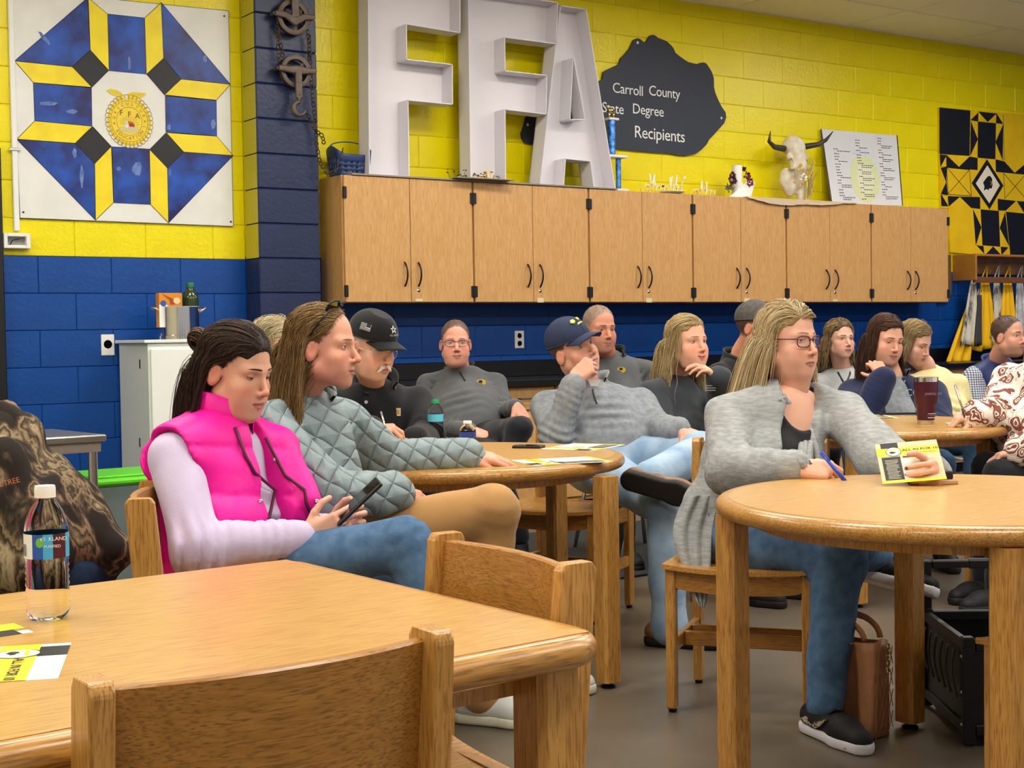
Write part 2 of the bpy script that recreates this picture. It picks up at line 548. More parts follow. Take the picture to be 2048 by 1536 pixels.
# -- wall cabinets
CW, CH, CZ = 0.9202, 0.762, 1.362
door_me = {}
def wall_cabinet(i):
 x0 = i * CW
 where = ['leftmost, under the first big letter F', 'second from the pilaster, under the second big letter F', 'third from the pilaster, under the trophy and the map',
             'fourth from the pilaster, under the dried flowers', 'fifth from the pilaster, under the cow skull', 'rightmost, under the leaning poster'][i]
 r = root('wall_cabinet', (x0 + CW / 2, 0.15, CZ), 0, 'light oak laminate double-door wall cabinet, ' + where, 'cabinet', 'wall cabinets in one row')
 b = MB()
 T = 0.018
 b.box((x0 + T / 2, 0.163, CZ + CH / 2), (T, 0.284, CH)); b.box((x0 + CW - T / 2, 0.163, CZ + CH / 2), (T, 0.284, CH))
 b.box((x0 + CW / 2, 0.163, CZ + T / 2), (CW - 2 * T, 0.284, T)); b.box((x0 + CW / 2, 0.163, CZ + CH - T / 2), (CW - 2 * T, 0.284, T))
 b.box((x0 + CW / 2, 0.298, CZ + CH / 2), (CW - 2 * T, 0.012, CH - 2 * T))
 obj('body', b, M_LAMX, r)
 for s in (0, 1):
  w = CW / 2 - 0.010
  cx = x0 + (0.008 + w / 2 if s == 0 else CW - 0.008 - w / 2)
  d = obj('door', MB().box((cx, 0.010, CZ + CH / 2 + 0.001), (w, 0.019, CH - 0.006), ch=0.0015), M_LAM, r)
  hxp = x0 + CW / 2 + (-0.045 if s == 0 else 0.052)
  hz = CZ + 0.175
  pts = [(hxp, 0.0 - 0.034 * math.sin(math.pi * t) ** 0.8 - 0.002, hz - 0.072 + 0.144 * t) for t in np.linspace(0, 1, 9)]
  pts = [(hxp, 0.003, hz - 0.072)] + pts + [(hxp, 0.003, hz + 0.072)]
  obj('handle', MB().tube(pts, 0.0056, 7), M_BLKM, d, smooth=True)
  hgx = x0 + (0.004 if s == 0 else CW - 0.004)
  for z in (CZ + 0.07, CZ + CH - 0.105):
   obj('hinge', MB().box((hgx + (0.006 if s == 0 else -0.006), -0.002, z), (0.026, 0.012, 0.07), ch=0.003).tube([(hgx, -0.008, z - 0.035), (hgx, -0.008, z + 0.035)], 0.006, 8), M_BLACK, d)
  if s == 1:
   obj('lock', MB().lathe([(0.011, 0), (0.011, 0.006), (0.007, 0.008), (0.0, 0.009)], 12, (hxp, 0.0, CZ + 0.075), np.array([[1, 0, 0], [0, 0, -1], [0, 1, 0]]).T), M_STEEL, d, smooth=True)
   if i != 5:
    obj('paper_label', MB().box((hxp, -0.0005, CZ + 0.016), (0.05, 0.001, 0.016 if i in (0, 4) else 0.03)), mat('aged_label', '#d9c9a0', 0.8), d)
 return r
for i in range(6):
 wall_cabinet(i)
# -- base cabinets and black worktop
ZC = 0.875
ctop = root('lab_worktop', (3.0, 0.0, ZC), 0, 'black epoxy worktop with backsplash running along the blue wall', 'worktop')
obj('worktop_slab', MB().box((3.62, -0.01, ZC - 0.02), (7.4, 0.63, 0.04), ch=0.006), M_EPOXY, ctop)
obj('backsplash', MB().box((3.62, 0.290, ZC + 0.055), (7.4, 0.026, 0.11), ch=0.004), M_EPOXY, ctop)
for i in range(8):
 x0 = -0.04 + i * 0.92
 r = root('base_cabinet', (x0 + 0.46, 0, 0), 0, 'oak base cabinet under the black worktop, ' + ('first', 'second', 'third', 'fourth', 'fifth', 'sixth', 'seventh', 'eighth')[i] + ' from the navy pilaster',
             'cabinet', 'base cabinets under the worktop')
 obj('body', MB().box((x0 + 0.46, 0.02, 0.46), (0.915, 0.55, 0.75)), M_LAMX, r)
 obj('toe_kick', MB().box((x0 + 0.46, 0.06, 0.045), (0.915, 0.47, 0.09)), M_BLACK, r)
 for s in (0, 1):
  cx = x0 + 0.23 + 0.46 * s
  dw = obj('drawer', MB().box((cx, -0.265, 0.755), (0.445, 0.02, 0.14), ch=0.002), M_LAM, r)
  obj('handle', MB().tube([(cx - 0.06, -0.275, 0.755), (cx - 0.05, -0.30, 0.755), (cx + 0.05, -0.30, 0.755), (cx + 0.06, -0.275, 0.755)], 0.005, 6), M_BLKM, dw)
  d = obj('door', MB().box((cx, -0.265, 0.39), (0.445, 0.02, 0.56), ch=0.002), M_LAM, r)
  hp = cx + (0.17 if s == 0 else -0.17)
  obj('handle', MB().tube([(hp, -0.275, 0.53), (hp, -0.30, 0.545), (hp, -0.30, 0.635), (hp, -0.275, 0.65)], 0.005, 6), M_BLKM, d)
  obj('hinge', MB().box((x0 + (0.012 if s == 0 else 0.908), -0.278, 0.17), (0.02, 0.01, 0.06), ch=0.002), M_BLACK, d)
mt = obj('floor_mat', MB().box((1.9, -1.62, 0.006), (5.6, 1.5, 0.012), ch=0.004), mat('rubber_mat', '#2b2e33', 0.8, bump=(200, 0.3, 0.003)))
tag(mt, 'dark grey rubber floor mat lying before the base cabinets', 'mat')
# -- things on the walls
FW = lambda Y: (lambda u, v, d: V(u, Y - d, v))
def pxl(pts, Y, sc=1.0, o=(0, 0)):
 return [(lambda P: (P[0], P[2]))(WY(o[0] + x / sc, o[1] + y / sc, Y)) for x, y in pts]
M_QBLU = mat('quilt_blue', '#0a50b8', 0.35, var=('#050f58', 6, 8, (1, 1, 1), (0.34, 0.64)))
M_QYEL = mat('quilt_yellow', '#f2dc10', 0.4, var=('#e8cf10', 9, 3))
M_QBLK = mat('quilt_black', '#16171c', 0.45)
M_QWHT = mat('quilt_white', '#e6e6e2', 0.45, var=('#dededa', 6, 3))
q = root('barn_quilt_panel', (-1.195, YB, 1.82), 0, 'large white square panel painted with blue and yellow star and farm emblem', 'wall art')
yq = YB - 0.012
bl = pxl([(113, 1240), (1327, 1287), (1300, 62), (60, -62)], yq, 2.844)
obj('panel', MB().prism(bl, FW(YB), 0.0, 0.012), M_QWHT, q)
obj('panel_edge', MB().tube([V(a[0], yq - 0.001, a[1]) for a in bl + bl[:1]], 0.0018, 4), mat('panel_edge', '#3a3a34', 0.7), q)
S = 2.844
QP = {
 'b': [[(612, 80), (822, 102), (832, 422), (620, 402)], [(190, 470), (520, 500), (523, 718), (197, 688)], [(940, 545), (1230, 572), (1233, 775), (943, 750)],
          [(636, 835), (850, 848), (856, 1163), (645, 1153)], [(498, -12), (513, 285), (410, 380), (82, 347)], [(917, 15), (1310, 480), (1030, 450), (930, 332)],
          [(95, 792), (427, 815), (538, 932), (543, 1252)], [(1325, 885), (958, 1268), (952, 957), (1045, 865)]],
 'y': [[(501, -12), (612, 80), (620, 402), (513, 285)], [(917, 15), (822, 102), (832, 422), (930, 332)], [(82, 347), (410, 380), (522, 497), (190, 470)],
          [(95, 792), (197, 688), (523, 718), (427, 815)], [(1310, 480), (1230, 570), (935, 540), (1030, 450)], [(1325, 885), (1045, 865), (945, 755), (1233, 775)],
          [(543, 1252), (645, 1153), (633, 833), (538, 932)], [(958, 1268), (856, 1163), (850, 850), (952, 957)]],
 'k': [[(513, 285), (617, 402), (522, 497), (410, 380)], [(930, 332), (1030, 450), (935, 540), (833, 422)], [(527, 720), (633, 833), (538, 932), (427, 815)],
          [(945, 755), (1045, 865), (952, 957), (850, 850)]]}
for k, nm, m in (('b', 'blue_patch', M_QBLU), ('y', 'yellow_patch', M_QYEL), ('k', 'black_patch', M_QBLK)):
 for p in QP[k]:
  obj(nm, MB().prism(pxl(p, yq, S), FW(yq), 0.0, 0.002), m, q)
  pp = pxl(p, yq, S); pp = pp + pp[:1]
  obj('outline', MB().tube([V(a[0], yq - 0.002, a[1]) for a in pp], 0.0016, 4), M_QBLK, q)
for (cx, cy, w, h) in ((250, 215, 30, 90), (275, 590, 110, 26), (410, 635, 70, 26), (425, 870, 26, 60), (465, 1000, 22, 140), (780, 960, 60, 90), (735, 360, 16, 80),
                       (1165, 335, 24, 40), (960, 725, 22, 36), (1212, 705, 28, 60), (675, 960, 24, 26), (965, 985, 16, 46)):
 P = [(cx + w / 2 * math.cos(a) * (0.75 + 0.4 * rnd.random()) + (0.35 * h * math.sin(a) if (cx, cy) == (250, 215) else 0), cy + h / 2 * math.sin(a) * (0.75 + 0.4 * rnd.random())) for a in np.linspace(0, 2 * math.pi, 14)[:-1]]
 obj('paint_scuff', MB().prism(pxl(P, yq, S), FW(yq), 0.002, 0.0026), mat('scuff_blue', '#6f86bd', 0.5, var=('#3f5fae', 30, 4)), q)
em = pxl([(735, 690)], yq, S)[0]; ER = 0.134
E2 = lambda u, v, d: V(em[0] + u, yq - 0.002 - d, em[1] + v)
M_EY = mat('emblem_gold', '#e9cf3a', 0.5); M_EO = mat('emblem_ochre', '#b99a2c', 0.55); M_EL = mat('emblem_brown', '#9a5a2a', 0.6); M_ER = mat('emblem_red', '#a5262b', 0.6)
obj('emblem_disc', MB().prism([(ER * 0.93 * math.cos(a), ER * 1.02 * math.sin(a)) for a in np.linspace(0, 2 * math.pi, 49)[:-1]], E2, 0, 0.001), M_EY, q)
ker = MB()
for k in range(34):
 a = 2 * math.pi * k / 34
 c = (ER * 0.93 * math.cos(a), ER * 1.02 * math.sin(a))
 pts = [E2(c[0] + 0.0145 * math.cos(t), c[1] + 0.0145 * math.sin(t), 0.0016) for t in np.linspace(a - 2.4, a + 2.4, 8)]
 ker.tube(pts, 0.0016, 4)
 pts = [E2(c[0] * 0.90 + 0.008 * math.cos(t), c[1] * 0.90 + 0.008 * math.sin(t), 0.0016) for t in np.linspace(a - 2.2, a + 2.2, 6)]
 ker.tube(pts, 0.0012, 4)
for rr in (0.79, 0.55):
 ker.tube([E2(ER * rr * math.cos(a), ER * rr * 1.08 * math.sin(a), 0.0016) for a in np.linspace(0, 2 * math.pi, 40)], 0.0013, 4)
for a in np.linspace(0.3, 2.8, 12):
 ker.tube([E2(0.018 * math.cos(a), -0.03 + 0.018 * math.sin(a), 0.0015), E2(0.062 * math.cos(a), -0.03 + 0.062 * math.sin(a), 0.0015)], 0.0014, 3)
obj('emblem_linework', ker, M_EO, q)
obj('emblem_owl', MB().prism([(-0.03, -0.015), (-0.02, 0.004), (-0.008, -0.002), (-0.006, -0.03), (-0.018, -0.04), (-0.028, -0.03)], E2, 0.001, 0.002), M_QWHT, q)
obj('emblem_sun', MB().prism([(0.0, -0.03)] + [(0.03 * math.cos(a), -0.03 + 0.03 * math.sin(a)) for a in np.linspace(0, 1.9, 9)], E2, 0.001, 0.002), M_ER, q)
obj('emblem_field', MB().prism([(-0.06, -0.035), (0.055, -0.03), (0.05, -0.055), (0.0, -0.066), (-0.045, -0.056)], E2, 0.001, 0.0016), mat('emblem_field', '#cdbf92', 0.6), q)
for i, ch in enumerate('FFA'):
 text('emblem_letter', ch, 0.042, E2(-0.047 + i * 0.047, 0.043 - 0.006 * i, 0.0022), (1, 0, 0), (0, 0, 1), M_EL, q, bold=0.0006)
def arc_text(s, R, a0, a1, size, up):
 n = len(s)
 for i, ch in enumerate(s):
  if ch == ' ': continue
  a = a0 + (a1 - a0) * (i + 0.5) / n
  rad = V(math.cos(a), 0, math.sin(a)); tan = V(math.sin(a), 0, -math.cos(a))
  if not up: rad, tan = -rad, -tan
  text('emblem_letter', ch, size, E2(R * math.cos(a), R * 1.08 * math.sin(a), 0.0022), tan, rad, M_EL, q)
arc_text('AGRICULTURAL', 0.089, math.radians(200), math.radians(-25), 0.023, True)
arc_text('EDUCATION', 0.089, math.radians(212), math.radians(330), 0.026, False)
eg = [(-0.15, 0.165), (-0.12, 0.178), (-0.075, 0.172), (-0.04, 0.15), (-0.022, 0.136), (-0.012, 0.15), (0.0, 0.16), (0.02, 0.168), (0.06, 0.17), (0.12, 0.168), (0.105, 0.15), (0.075, 0.135),
      (0.05, 0.125), (0.062, 0.11), (0.08, 0.104), (0.066, 0.088), (0.03, 0.09), (0.0, 0.092), (-0.03, 0.104), (-0.05, 0.116), (-0.045, 0.126), (-0.08, 0.134), (-0.12, 0.148)]
obj('emblem_eagle', MB().prism([(a * 0.86, b * 0.98) for a, b in eg], E2, 0.0, 0.0012), M_EY, q)
fe = MB()
for i in range(9):
 fe.tube([E2(-0.035 - i * 0.01, 0.135 + i * 0.002, 0.0018), E2(-0.048 - i * 0.0085, 0.165, 0.0018)], 0.001, 3)
 fe.tube([E2(0.02 + i * 0.009, 0.13 + i * 0.003, 0.0018), E2(0.02 + i * 0.009, 0.162, 0.0018)], 0.001, 3)
obj('emblem_feathers', fe, M_EO, q)
obj('emblem_eagle_head', MB().prism([(-0.025, 0.138), (-0.012, 0.14), (-0.008, 0.128), (-0.018, 0.118), (-0.032, 0.124)], E2, 0.001, 0.002), M_QWHT, q)
for p in ((133, 1207), (1313, 1262), (1275, 92)):
 c = pxl([p], yq, S)[0]
 obj('screw', MB().lathe([(0.006, 0), (0.005, 0.003), (0, 0.004)], 8, V(c[0], yq, c[1]), np.array([[1, 0, 0], [0, 0, -1], [0, 1, 0]]).T), M_BLKM, q)
a, b = WY(27, -40, YB - 0.02), WY(36, 462, YB - 0.02)
cd_ = root('wire_conduit', (b[0], YB, b[2]), 0, 'white surface conduit running down beside the barn quilt', 'conduit')
obj('channel', MB().box((b[0] - 0.005, YB - 0.013, (b[2] + 3.5) / 2), (0.03, 0.022, 3.5 - b[2]), ch=0.004), M_WHT, cd_)
c_ = WY(24, 298, YB - 0.025)
obj('clip', MB().box((b[0] - 0.008, YB - 0.025, c_[2]), (0.06, 0.008, 0.016), ch=0.002), M_BRUSH, cd_)
jb = WY(33, 482, YB - 0.03)
j = root('junction_box', (jb[0], YB, jb[2]), 0, 'open white plastic junction box below the conduit', 'junction box')
bx = MB()
for s in (-1, 1):
 bx.box((jb[0] + s * 0.06, YB - 0.022, jb[2]), (0.022, 0.044, 0.082), ch=0.003); bx.box((jb[0], YB - 0.022, jb[2] + s * 0.032), (0.1, 0.044, 0.018), ch=0.003)
obj('box_frame', bx, M_WHT, j)
obj('box_back', MB().box((jb[0], YB - 0.006, jb[2]), (0.1, 0.006, 0.05)), mat('box_grey', '#9a9a98', 0.6), j)
obj('wire', MB().tube([V(jb[0] - 0.03, YB - 0.012, jb[2] - 0.02), V(jb[0] - 0.02, YB - 0.03, jb[2] + 0.005), V(jb[0] + 0.02, YB - 0.03, jb[2] + 0.012)], 0.003, 5), M_BLACK, j)
def outlet(name, px, py, Y, label, w=0.075, h=0.118, round_=False):
 P = WY(px, py, Y)
 r = root(name, (P[0], Y, P[2]), 0, label, 'outlet')
 obj('cover_plate', MB().box((P[0], Y - 0.004, P[2]), (w, 0.008, h), ch=0.003), M_WHT, r)
 AX = np.array([[1, 0, 0], [0, 0, -1], [0, 1, 0]]).T
 if round_:
  obj('socket', MB().lathe([(0.024, 0), (0.024, 0.004), (0.019, 0.005), (0.019, 0.001), (0, 0.001)], 20, V(P[0], Y - 0.008, P[2] + 0.004), AX), mat('socket_grey', '#b9b9b4', 0.5), r)
  for dx, dz in ((-0.008, 0.008), (0.008, 0.008), (0, -0.006)):
   obj('slot', MB().box((P[0] + dx, Y - 0.0098, P[2] + dz), (0.004, 0.003, 0.009)), M_BLACK, r)
 else:
  for s in (-1, 1):
   so = obj('socket', MB().lathe([(0.018, 0), (0.018, 0.003), (0, 0.003)], 16, V(P[0], Y - 0.008, P[2] + s * 0.026), AX), mat('socket_grey', '#b9b9b4', 0.5), r)
   for dx in (-0.006, 0.006):
    obj('slot', MB().box((P[0] + dx, Y - 0.0115, P[2] + s * 0.026 + 0.003), (0.003, 0.003, 0.01)), M_BLACK, so)
outlet('wall_outlet', 215, 690, YB, 'white single round outlet on the blue wall beside white cabinet', round_=True)
outlet('wall_outlet', 1038, 679, YB, 'white double outlet on the blue wall under the oak cabinets')
hp = WY(138, 812)
obj('wall_hole', MB().lathe([(0.012, 0), (0.012, 0.004), (0.0, 0.004)], 12, V(hp[0], YB + 0.001, hp[2]), np.array([[1, 0, 0], [0, 0, -1], [0, 1, 0]]).T), M_BLACK, wall)
# -- chain hoist on the pilaster
YP = 0.105
cpul = [WY(586, 35, YP - 0.05), WY(591, 143, YP - 0.05)]
hs = root('chain_hoist', (cpul[0][0], YP, 2.2), 0, 'rusty iron chain hoist with two pulley wheels and hook on the pilaster', 'hoist')
AXW = np.array([[1, 0, 0], [0, 0, -1], [0, 1, 0]]).T
def sheave(c, R):
 w = obj('pulley_wheel', MB().lathe([(R * 0.72, -0.012), (R * 0.98, -0.016), (R, -0.014), (R * 0.9, 0.0), (R, 0.014), (R * 0.98, 0.016), (R * 0.72, 0.012), (R * 0.72, -0.012)], 32, c, AXW, caps=False), M_IRON, hs, smooth=True)
 sp = MB()
 for k in range(3):
  a = 0.5 + k * 2 * math.pi / 3
  sp.tube([c + V(0.02 * math.cos(a), 0, 0.02 * math.sin(a)), c + V(R * 0.75 * math.cos(a + 0.25), 0, R * 0.75 * math.sin(a + 0.25))], 0.012, 6, flat=0.6)
 sp.lathe([(0.026, -0.016), (0.026, 0.016)], 14, c, AXW)
 obj('spoke', sp, M_IRON, w)
sheave(cpul[0], 0.105); sheave(cpul[1], 0.098)
for i, c in enumerate(cpul):
 w = 0.125 if i == 0 else 0.118
 yf = c[1] - 0.028
 b = MB().tube([V(c[0] - w, yf, c[2] + 0.008), V(c[0] - w * 0.5, yf, c[2] + 0.004), V(c[0], yf, c[2] - (0.028 if i == 0 else -0.004)), V(c[0] + w * 0.5, yf, c[2] + 0.004), V(c[0] + w, yf, c[2] + 0.008)],
                  [0.016, 0.019, 0.03, 0.019, 0.016], 8, flat=0.45, up=(0, 1, 0))
 if i == 0:
  b.box((c[0], yf - 0.004, c[2] + 0.12), (0.045, 0.014, 0.25), ch=0.003)
 else:
  b.box((c[0] + 0.004, yf - 0.004, c[2] - 0.075), (0.042, 0.016, 0.17), ch=0.004)
 for s in (-1, 1):
  b.tube([V(c[0] + s * w, yf + 0.004, c[2] + 0.008), V(c[0] + s * w, c[1] + 0.03, c[2] + 0.008)], 0.012, 6)
 obj('side_plate', b, M_IRON, hs, smooth=True, autosmooth=0.6)
 obj('axle_bolt', MB().lathe([(0.017, 0), (0.017, 0.012), (0.012, 0.016), (0, 0.016)], 6, c - V(0, 0.034, 0.008 if i == 0 else -0.002), AXW), M_BRUSH, hs)
c = cpul[1]
hk = c + V(0.005, -0.03, -0.165)
pts = [hk + V(0, 0, 0.03), hk, hk + V(0.0, 0, -0.02)] + [hk + V(0.0, 0, -0.055) + 0.038 * V(math.sin(a), 0, math.cos(a)) for a in np.linspace(0.2, -4.6, 16)]
obj('hook', MB().tube(pts, [0.012, 0.012, 0.012] + list(np.linspace(0.013, 0.017, 8)) + list(np.linspace(0.017, 0.006, 8)), 10), M_IRON, hs, smooth=True)
def chain(path, parent, wire=0.0035, L=0.033):
 """real interlocking links along a polyline"""
 path = [np.asarray(p, float) for p in path]
 seg = [np.linalg.norm(path[i + 1] - path[i]) for i in range(len(path) - 1)]
 tot = sum(seg); n = int(tot / (L * 0.72)); k = 0
 for i in range(n):
  s = (i + 0.5) / n * tot; j = 0
  while j < len(seg) - 1 and s > seg[j]:
   s -= seg[j]; j += 1
  t = unit(path[j + 1] - path[j]); c = path[j] + t * s
  a = unit(np.cross(t, V(0, 1, 0.01))); b = np.cross(t, a)
  w = a if i % 2 else b
  w = unit(w + 0.5 * (b if i % 2 else a))
  ring = []
  for q_ in range(11):
   an = 2 * math.pi * q_ / 10
   ring.append(c + t * (L * 0.5 - wire) * math.cos(an) + w * L * 0.31 * math.sin(an))
  obj('chain_link', MB().tube(ring, wire, 4, caps=False), M_RUST, parent)
yl = YP - 0.05
pt = lambda x, y, Y=yl: WY(x, y, Y)
chain([pt(553, 45), pt(556, 80), pt(558, 125)], hs)
chain([pt(556, 60), pt(566, 115)], hs)
chain([pt(615, 60), pt(619, 95), pt(622, 150), pt(626, 200), pt(632, 255)], hs)
chain([pt(619, 70), pt(618, 130)], hs)
chain([pt(611, 220, YP - 0.03), pt(632, 262)], hs)
chain([pt(632, 258), pt(633, 290), pt(640, 325), pt(655, 347, 0.0), pt(668, 345, 0.02), pt(681, 320, 0.03), pt(686, 296, 0.03)], hs)
chain([pt(633, 262), pt(645, 272, 0.05), pt(648, 288, 0.08)], hs)
bc = V(0.135, 0.17, CZ + CH)
bk = root('plastic_basket', bc, 0, 'small navy plastic basket with round holes and handle on cabinet top', 'basket')
W0, W1, HB = 0.105, 0.125, 0.135
N, Mz = 40, 10
Pg = []
mb = MB(); vs = []; fs = []
for i in range(Mz + 1):
 t = i / Mz
 for k in range(N):
  an = 2 * math.pi * k / N
  cx, sy_ = math.cos(an), math.sin(an)
  sq = (abs(cx) ** 5 + abs(sy_) ** 5) ** (-0.2)
  w = W0 + (W1 - W0) * t
  rise = (0.055 * max(0, abs(cx) - 0.55) / 0.45) * t if cx > -2 else 0
  vs.append(bc + V(w * cx * sq, 0.095 * sy_ * sq * (0.9 + 0.1 * t), HB * t + rise * (t ** 2)))
for i in range(Mz):
 for k in range(N):
  if i in (2, 4, 6) and k % 2 == 0:
   continue
  k2 = (k + 1) % N
  fs.append((i * N + k, i * N + k2, (i + 1) * N + k2, (i + 1) * N + k))
fs.append(tuple(range(N)))
M_BSK = mat('basket_navy', '#1c3566', 0.45)
o = obj('basket_wall', mb.add(vs, fs), M_BSK, bk, smooth=True)
md = o.modifiers.new('thick', 'SOLIDIFY'); md.thickness = 0.003
obj('basket_handle', MB().tube([bc + V(0.125 * math.cos(t), 0.0, HB + 0.05 + 0.035 * math.sin(t)) for t in np.linspace(0, math.pi, 14)], 0.004, 5), M_BSK, bk)
for dx, dz, mm in ((0.045, 0.085, M_WHT), (0.05, 0.055, mat('blue_cap', '#2a5fc4', 0.4)), (-0.03, 0.05, M_WHT)):
 b_ = obj('bottle_cap', MB().lathe([(0.015, 0), (0.016, 0.012), (0.013, 0.016), (0, 0.016)], 12, bc + V(dx, -0.06, dz - 0.03)), mm)
 tag(b_, 'small %s plastic cap lying in the navy basket%s' % ('white' if mm is M_WHT else 'blue', '' if mm is not M_WHT else (', beside the blue one' if dx > 0 else ', at its left end')), 'cap')
# -- grey boards lying on the cabinets, letters F F A
ZT = CZ + CH
P1, P2 = WY(705, 346, -0.015), WY(1237, 375, -0.015)
fb = obj('flat_board', MB().box(((P1[0] + P2[0]) / 2, 0.14, ZT + 0.006), (P2[0] - P1[0], 0.30, 0.010), ch=0.001), mat('board_grey', '#8f8578', 0.7))
tag(fb, 'long thin grey board lying under the big letters on cabinets', 'board')
pb = C(912, 352, 8.75)
fb2 = obj('flat_board', MB().box((0.98, 0.05, ZT + 0.0165), (0.42, 0.26, 0.006), R=np.array(Matrix.Rotation(-0.06, 3, 'Z')), ch=0.001), mat('board_grey_pale', '#a39a8b', 0.7))
tag(fb2, 'small grey sheet with dried sprigs sticking out past the cabinet edge', 'board')
YF = 0.03
ZL = ZT + 0.0115
def tray_letter(label, loops_px, d=0.13, T=0.006):
 L = []
 for lp in loops_px:
  pts = [(lambda P: [P[0], P[2]])(WY(x, y, YF)) for x, y in lp]
  L.append(pts)
 zmin = min(p[1] for p in L[0])
 for lp in L:
  for p in lp:
   if p[1] < zmin + 0.045: p[1] = ZL
 x0 = sum(p[0] for p in L[0]) / len(L[0])
 r = root('marquee_letter', (x0, YF + d / 2, ZL), 0, label, 'letter', 'big white tray letters on the cabinets')
 obj('back_panel', MB().prism(L, lambda u, v, e: V(u, YF + d - e, v), 0.0, 0.008), M_LTR, r)
 for k, lp in enumerate(L):
  n = len(lp)
  ar = sum(lp[i][0] * lp[(i + 1) % n][1] - lp[(i + 1) % n][0] * lp[i][1] for i in range(n))
  for i in range(n):
   a, b = V(*lp[i]), V(*lp[(i + 1) % n])
   t = unit(b - a); nn = V(-t[1], t[0]) * (1 if ar > 0 else -1) * (1 if k == 0 else -1)
   e = t * T * 0.0
   quad = [tuple(a), tuple(b), tuple(b + nn * T), tuple(a + nn * T)]
   obj('side_wall', MB().prism(quad, lambda u, v, e: V(u, YF + e, v), 0.0, d), M_LTR, r)
 return r
f1 = [(738, 349), (819, 352), (817, 201), (906, 209.6), (905.5, 128), (814, 117.7), (814, 49), (921, 66.5), (921, -18), (736, -42)]
tray_letter('first big white letter F, next to the navy basket', [f1])
f2 = [(941, 357), (1012, 362), (1011, 219.5), (1093, 229), (1095, 150), (1011, 140.6), (1010.4, 75.5), (1113, 88.5), (1116.5, 4), (936, -20)]
tray_letter('second big white letter F, between the other F and the A', [f2])
aa = [(1079.4, 363), (1128, 367), (1131.8, 318), (1180.5, 323), (1187, 370), (1231, 375), (1172.7, 17.7), (1120.6, 10.4)]
tray_letter('big white letter A beside the trophy', [aa, [(1147, 116), (1140.9, 238), (1169.5, 238)]])
sp = MB()
rr = random.Random(3)
for i in range(26):
 b0 = V(0.80 + rr.random() * 0.36, 0.04 + rr.random() * 0.08, ZT + 0.02)
 e = b0 + V(rr.uniform(-0.03, 0.03), rr.uniform(-0.02, 0.02), rr.uniform(0.01, 0.055))
 sp.tube([b0, e], 0.0016, 3)
 for k in range(3):
  p = e + V(rr.uniform(-0.012, 0.012), 0, rr.uniform(-0.012, 0.01))
  sp.box(p, (0.009, 0.003, 0.006))
o = obj('dried_sprigs', sp, mat('dry_green', '#3c3a22', 0.8)); tag(o, 'dark dried sprigs lying on the small grey sheet', 'plant', kind='stuff')
r = root('wooden_model', (1.05, 0.1, ZT + 0.02), 0, 'tiny pale wood block model between the two big letters F', 'model')
for (x, z, w, h) in ((1.00, 0.012, 0.09, 0.016), (1.03, 0.03, 0.05, 0.014), (1.075, 0.026, 0.022, 0.05), (1.098, 0.03, 0.022, 0.06), (1.086, 0.056, 0.05, 0.012)):
 obj('wood_block', MB().box((x, 0.07, ZT + 0.02 + z), (w, 0.04, h), ch=0.002), mat('pale_wood', '#d8c59a', 0.6), r)
# -- Kentucky-shaped map on the wall
o3 = (950, 0); s3 = 2035 / 530
ky = [(1000, 1132), (1150, 1150), (1300, 1165), (1500, 1180), (1560, 1192), (1620, 1197), (1660, 1190), (1700, 1178), (1740, 1150), (1780, 1108), (1800, 1070), (1830, 1040), (1880, 985), (1915, 945), (1930, 900), (1925, 862), (1895, 820), (1870, 770),
      (1845, 710), (1836, 670), (1835, 600), (1818, 550), (1795, 512), (1775, 485), (1755, 479), (1730, 482), (1705, 492), (1640, 477), (1605, 455), (1570, 430), (1540, 405), (1525, 370), (1505, 345), (1475, 318), (1440, 303), (1405, 290), (1385, 272),
      (1362, 267), (1343, 275), (1328, 300), (1310, 332), (1290, 318), (1268, 298), (1245, 293), (1222, 305), (1210, 330), (1190, 372), (1150, 420), (1122, 447), (1108, 492), (1060, 515), (1010, 537), (988, 553), (983, 585), (980, 610),
      (950, 622), (800, 680), (600, 780), (420, 880), (392, 900), (380, 960), (358, 1020), (362, 1060), (385, 1095), (430, 1108), (520, 1100), (700, 1105)]
kp = pxl(ky, YB - 0.02, s3, o3)
kr = root('state_map_board', (kp[0][0], YB, kp[0][1]), 0, 'dark navy wooden board cut in the outline of a state on yellow wall', 'sign')
obj('map_board', MB().prism(kp, FW(YB), 0.004, 0.02), mat('map_navy', '#2b3140', 0.55), kr)
YT = YB - 0.021
for s, px, py, sz in (('Carroll', 1175, 690, 0.102), ('County', 1455, 712, 0.102), ('State', 1060, 835, 0.102), ('Degree', 1330, 850, 0.102), ('Recipients', 1420, 1035, 0.122)):
 a = WY(950 + px / s3, py / s3, YT)
 text('lettering', s, sz, a, (1, 0, -0.015), (0, 0, 1), M_WHT, kr, spacing=0.95)
for px, py in ((1250, 327), (1893, 906), (405, 957)):
 a = WY(950 + px / s3, py / s3, YT)
 obj('grommet', MB().lathe([(0.004, 0), (0.004, 0.002), (0.010, 0.002), (0.010, 0)], 12, a, AXW), M_WHT, kr)
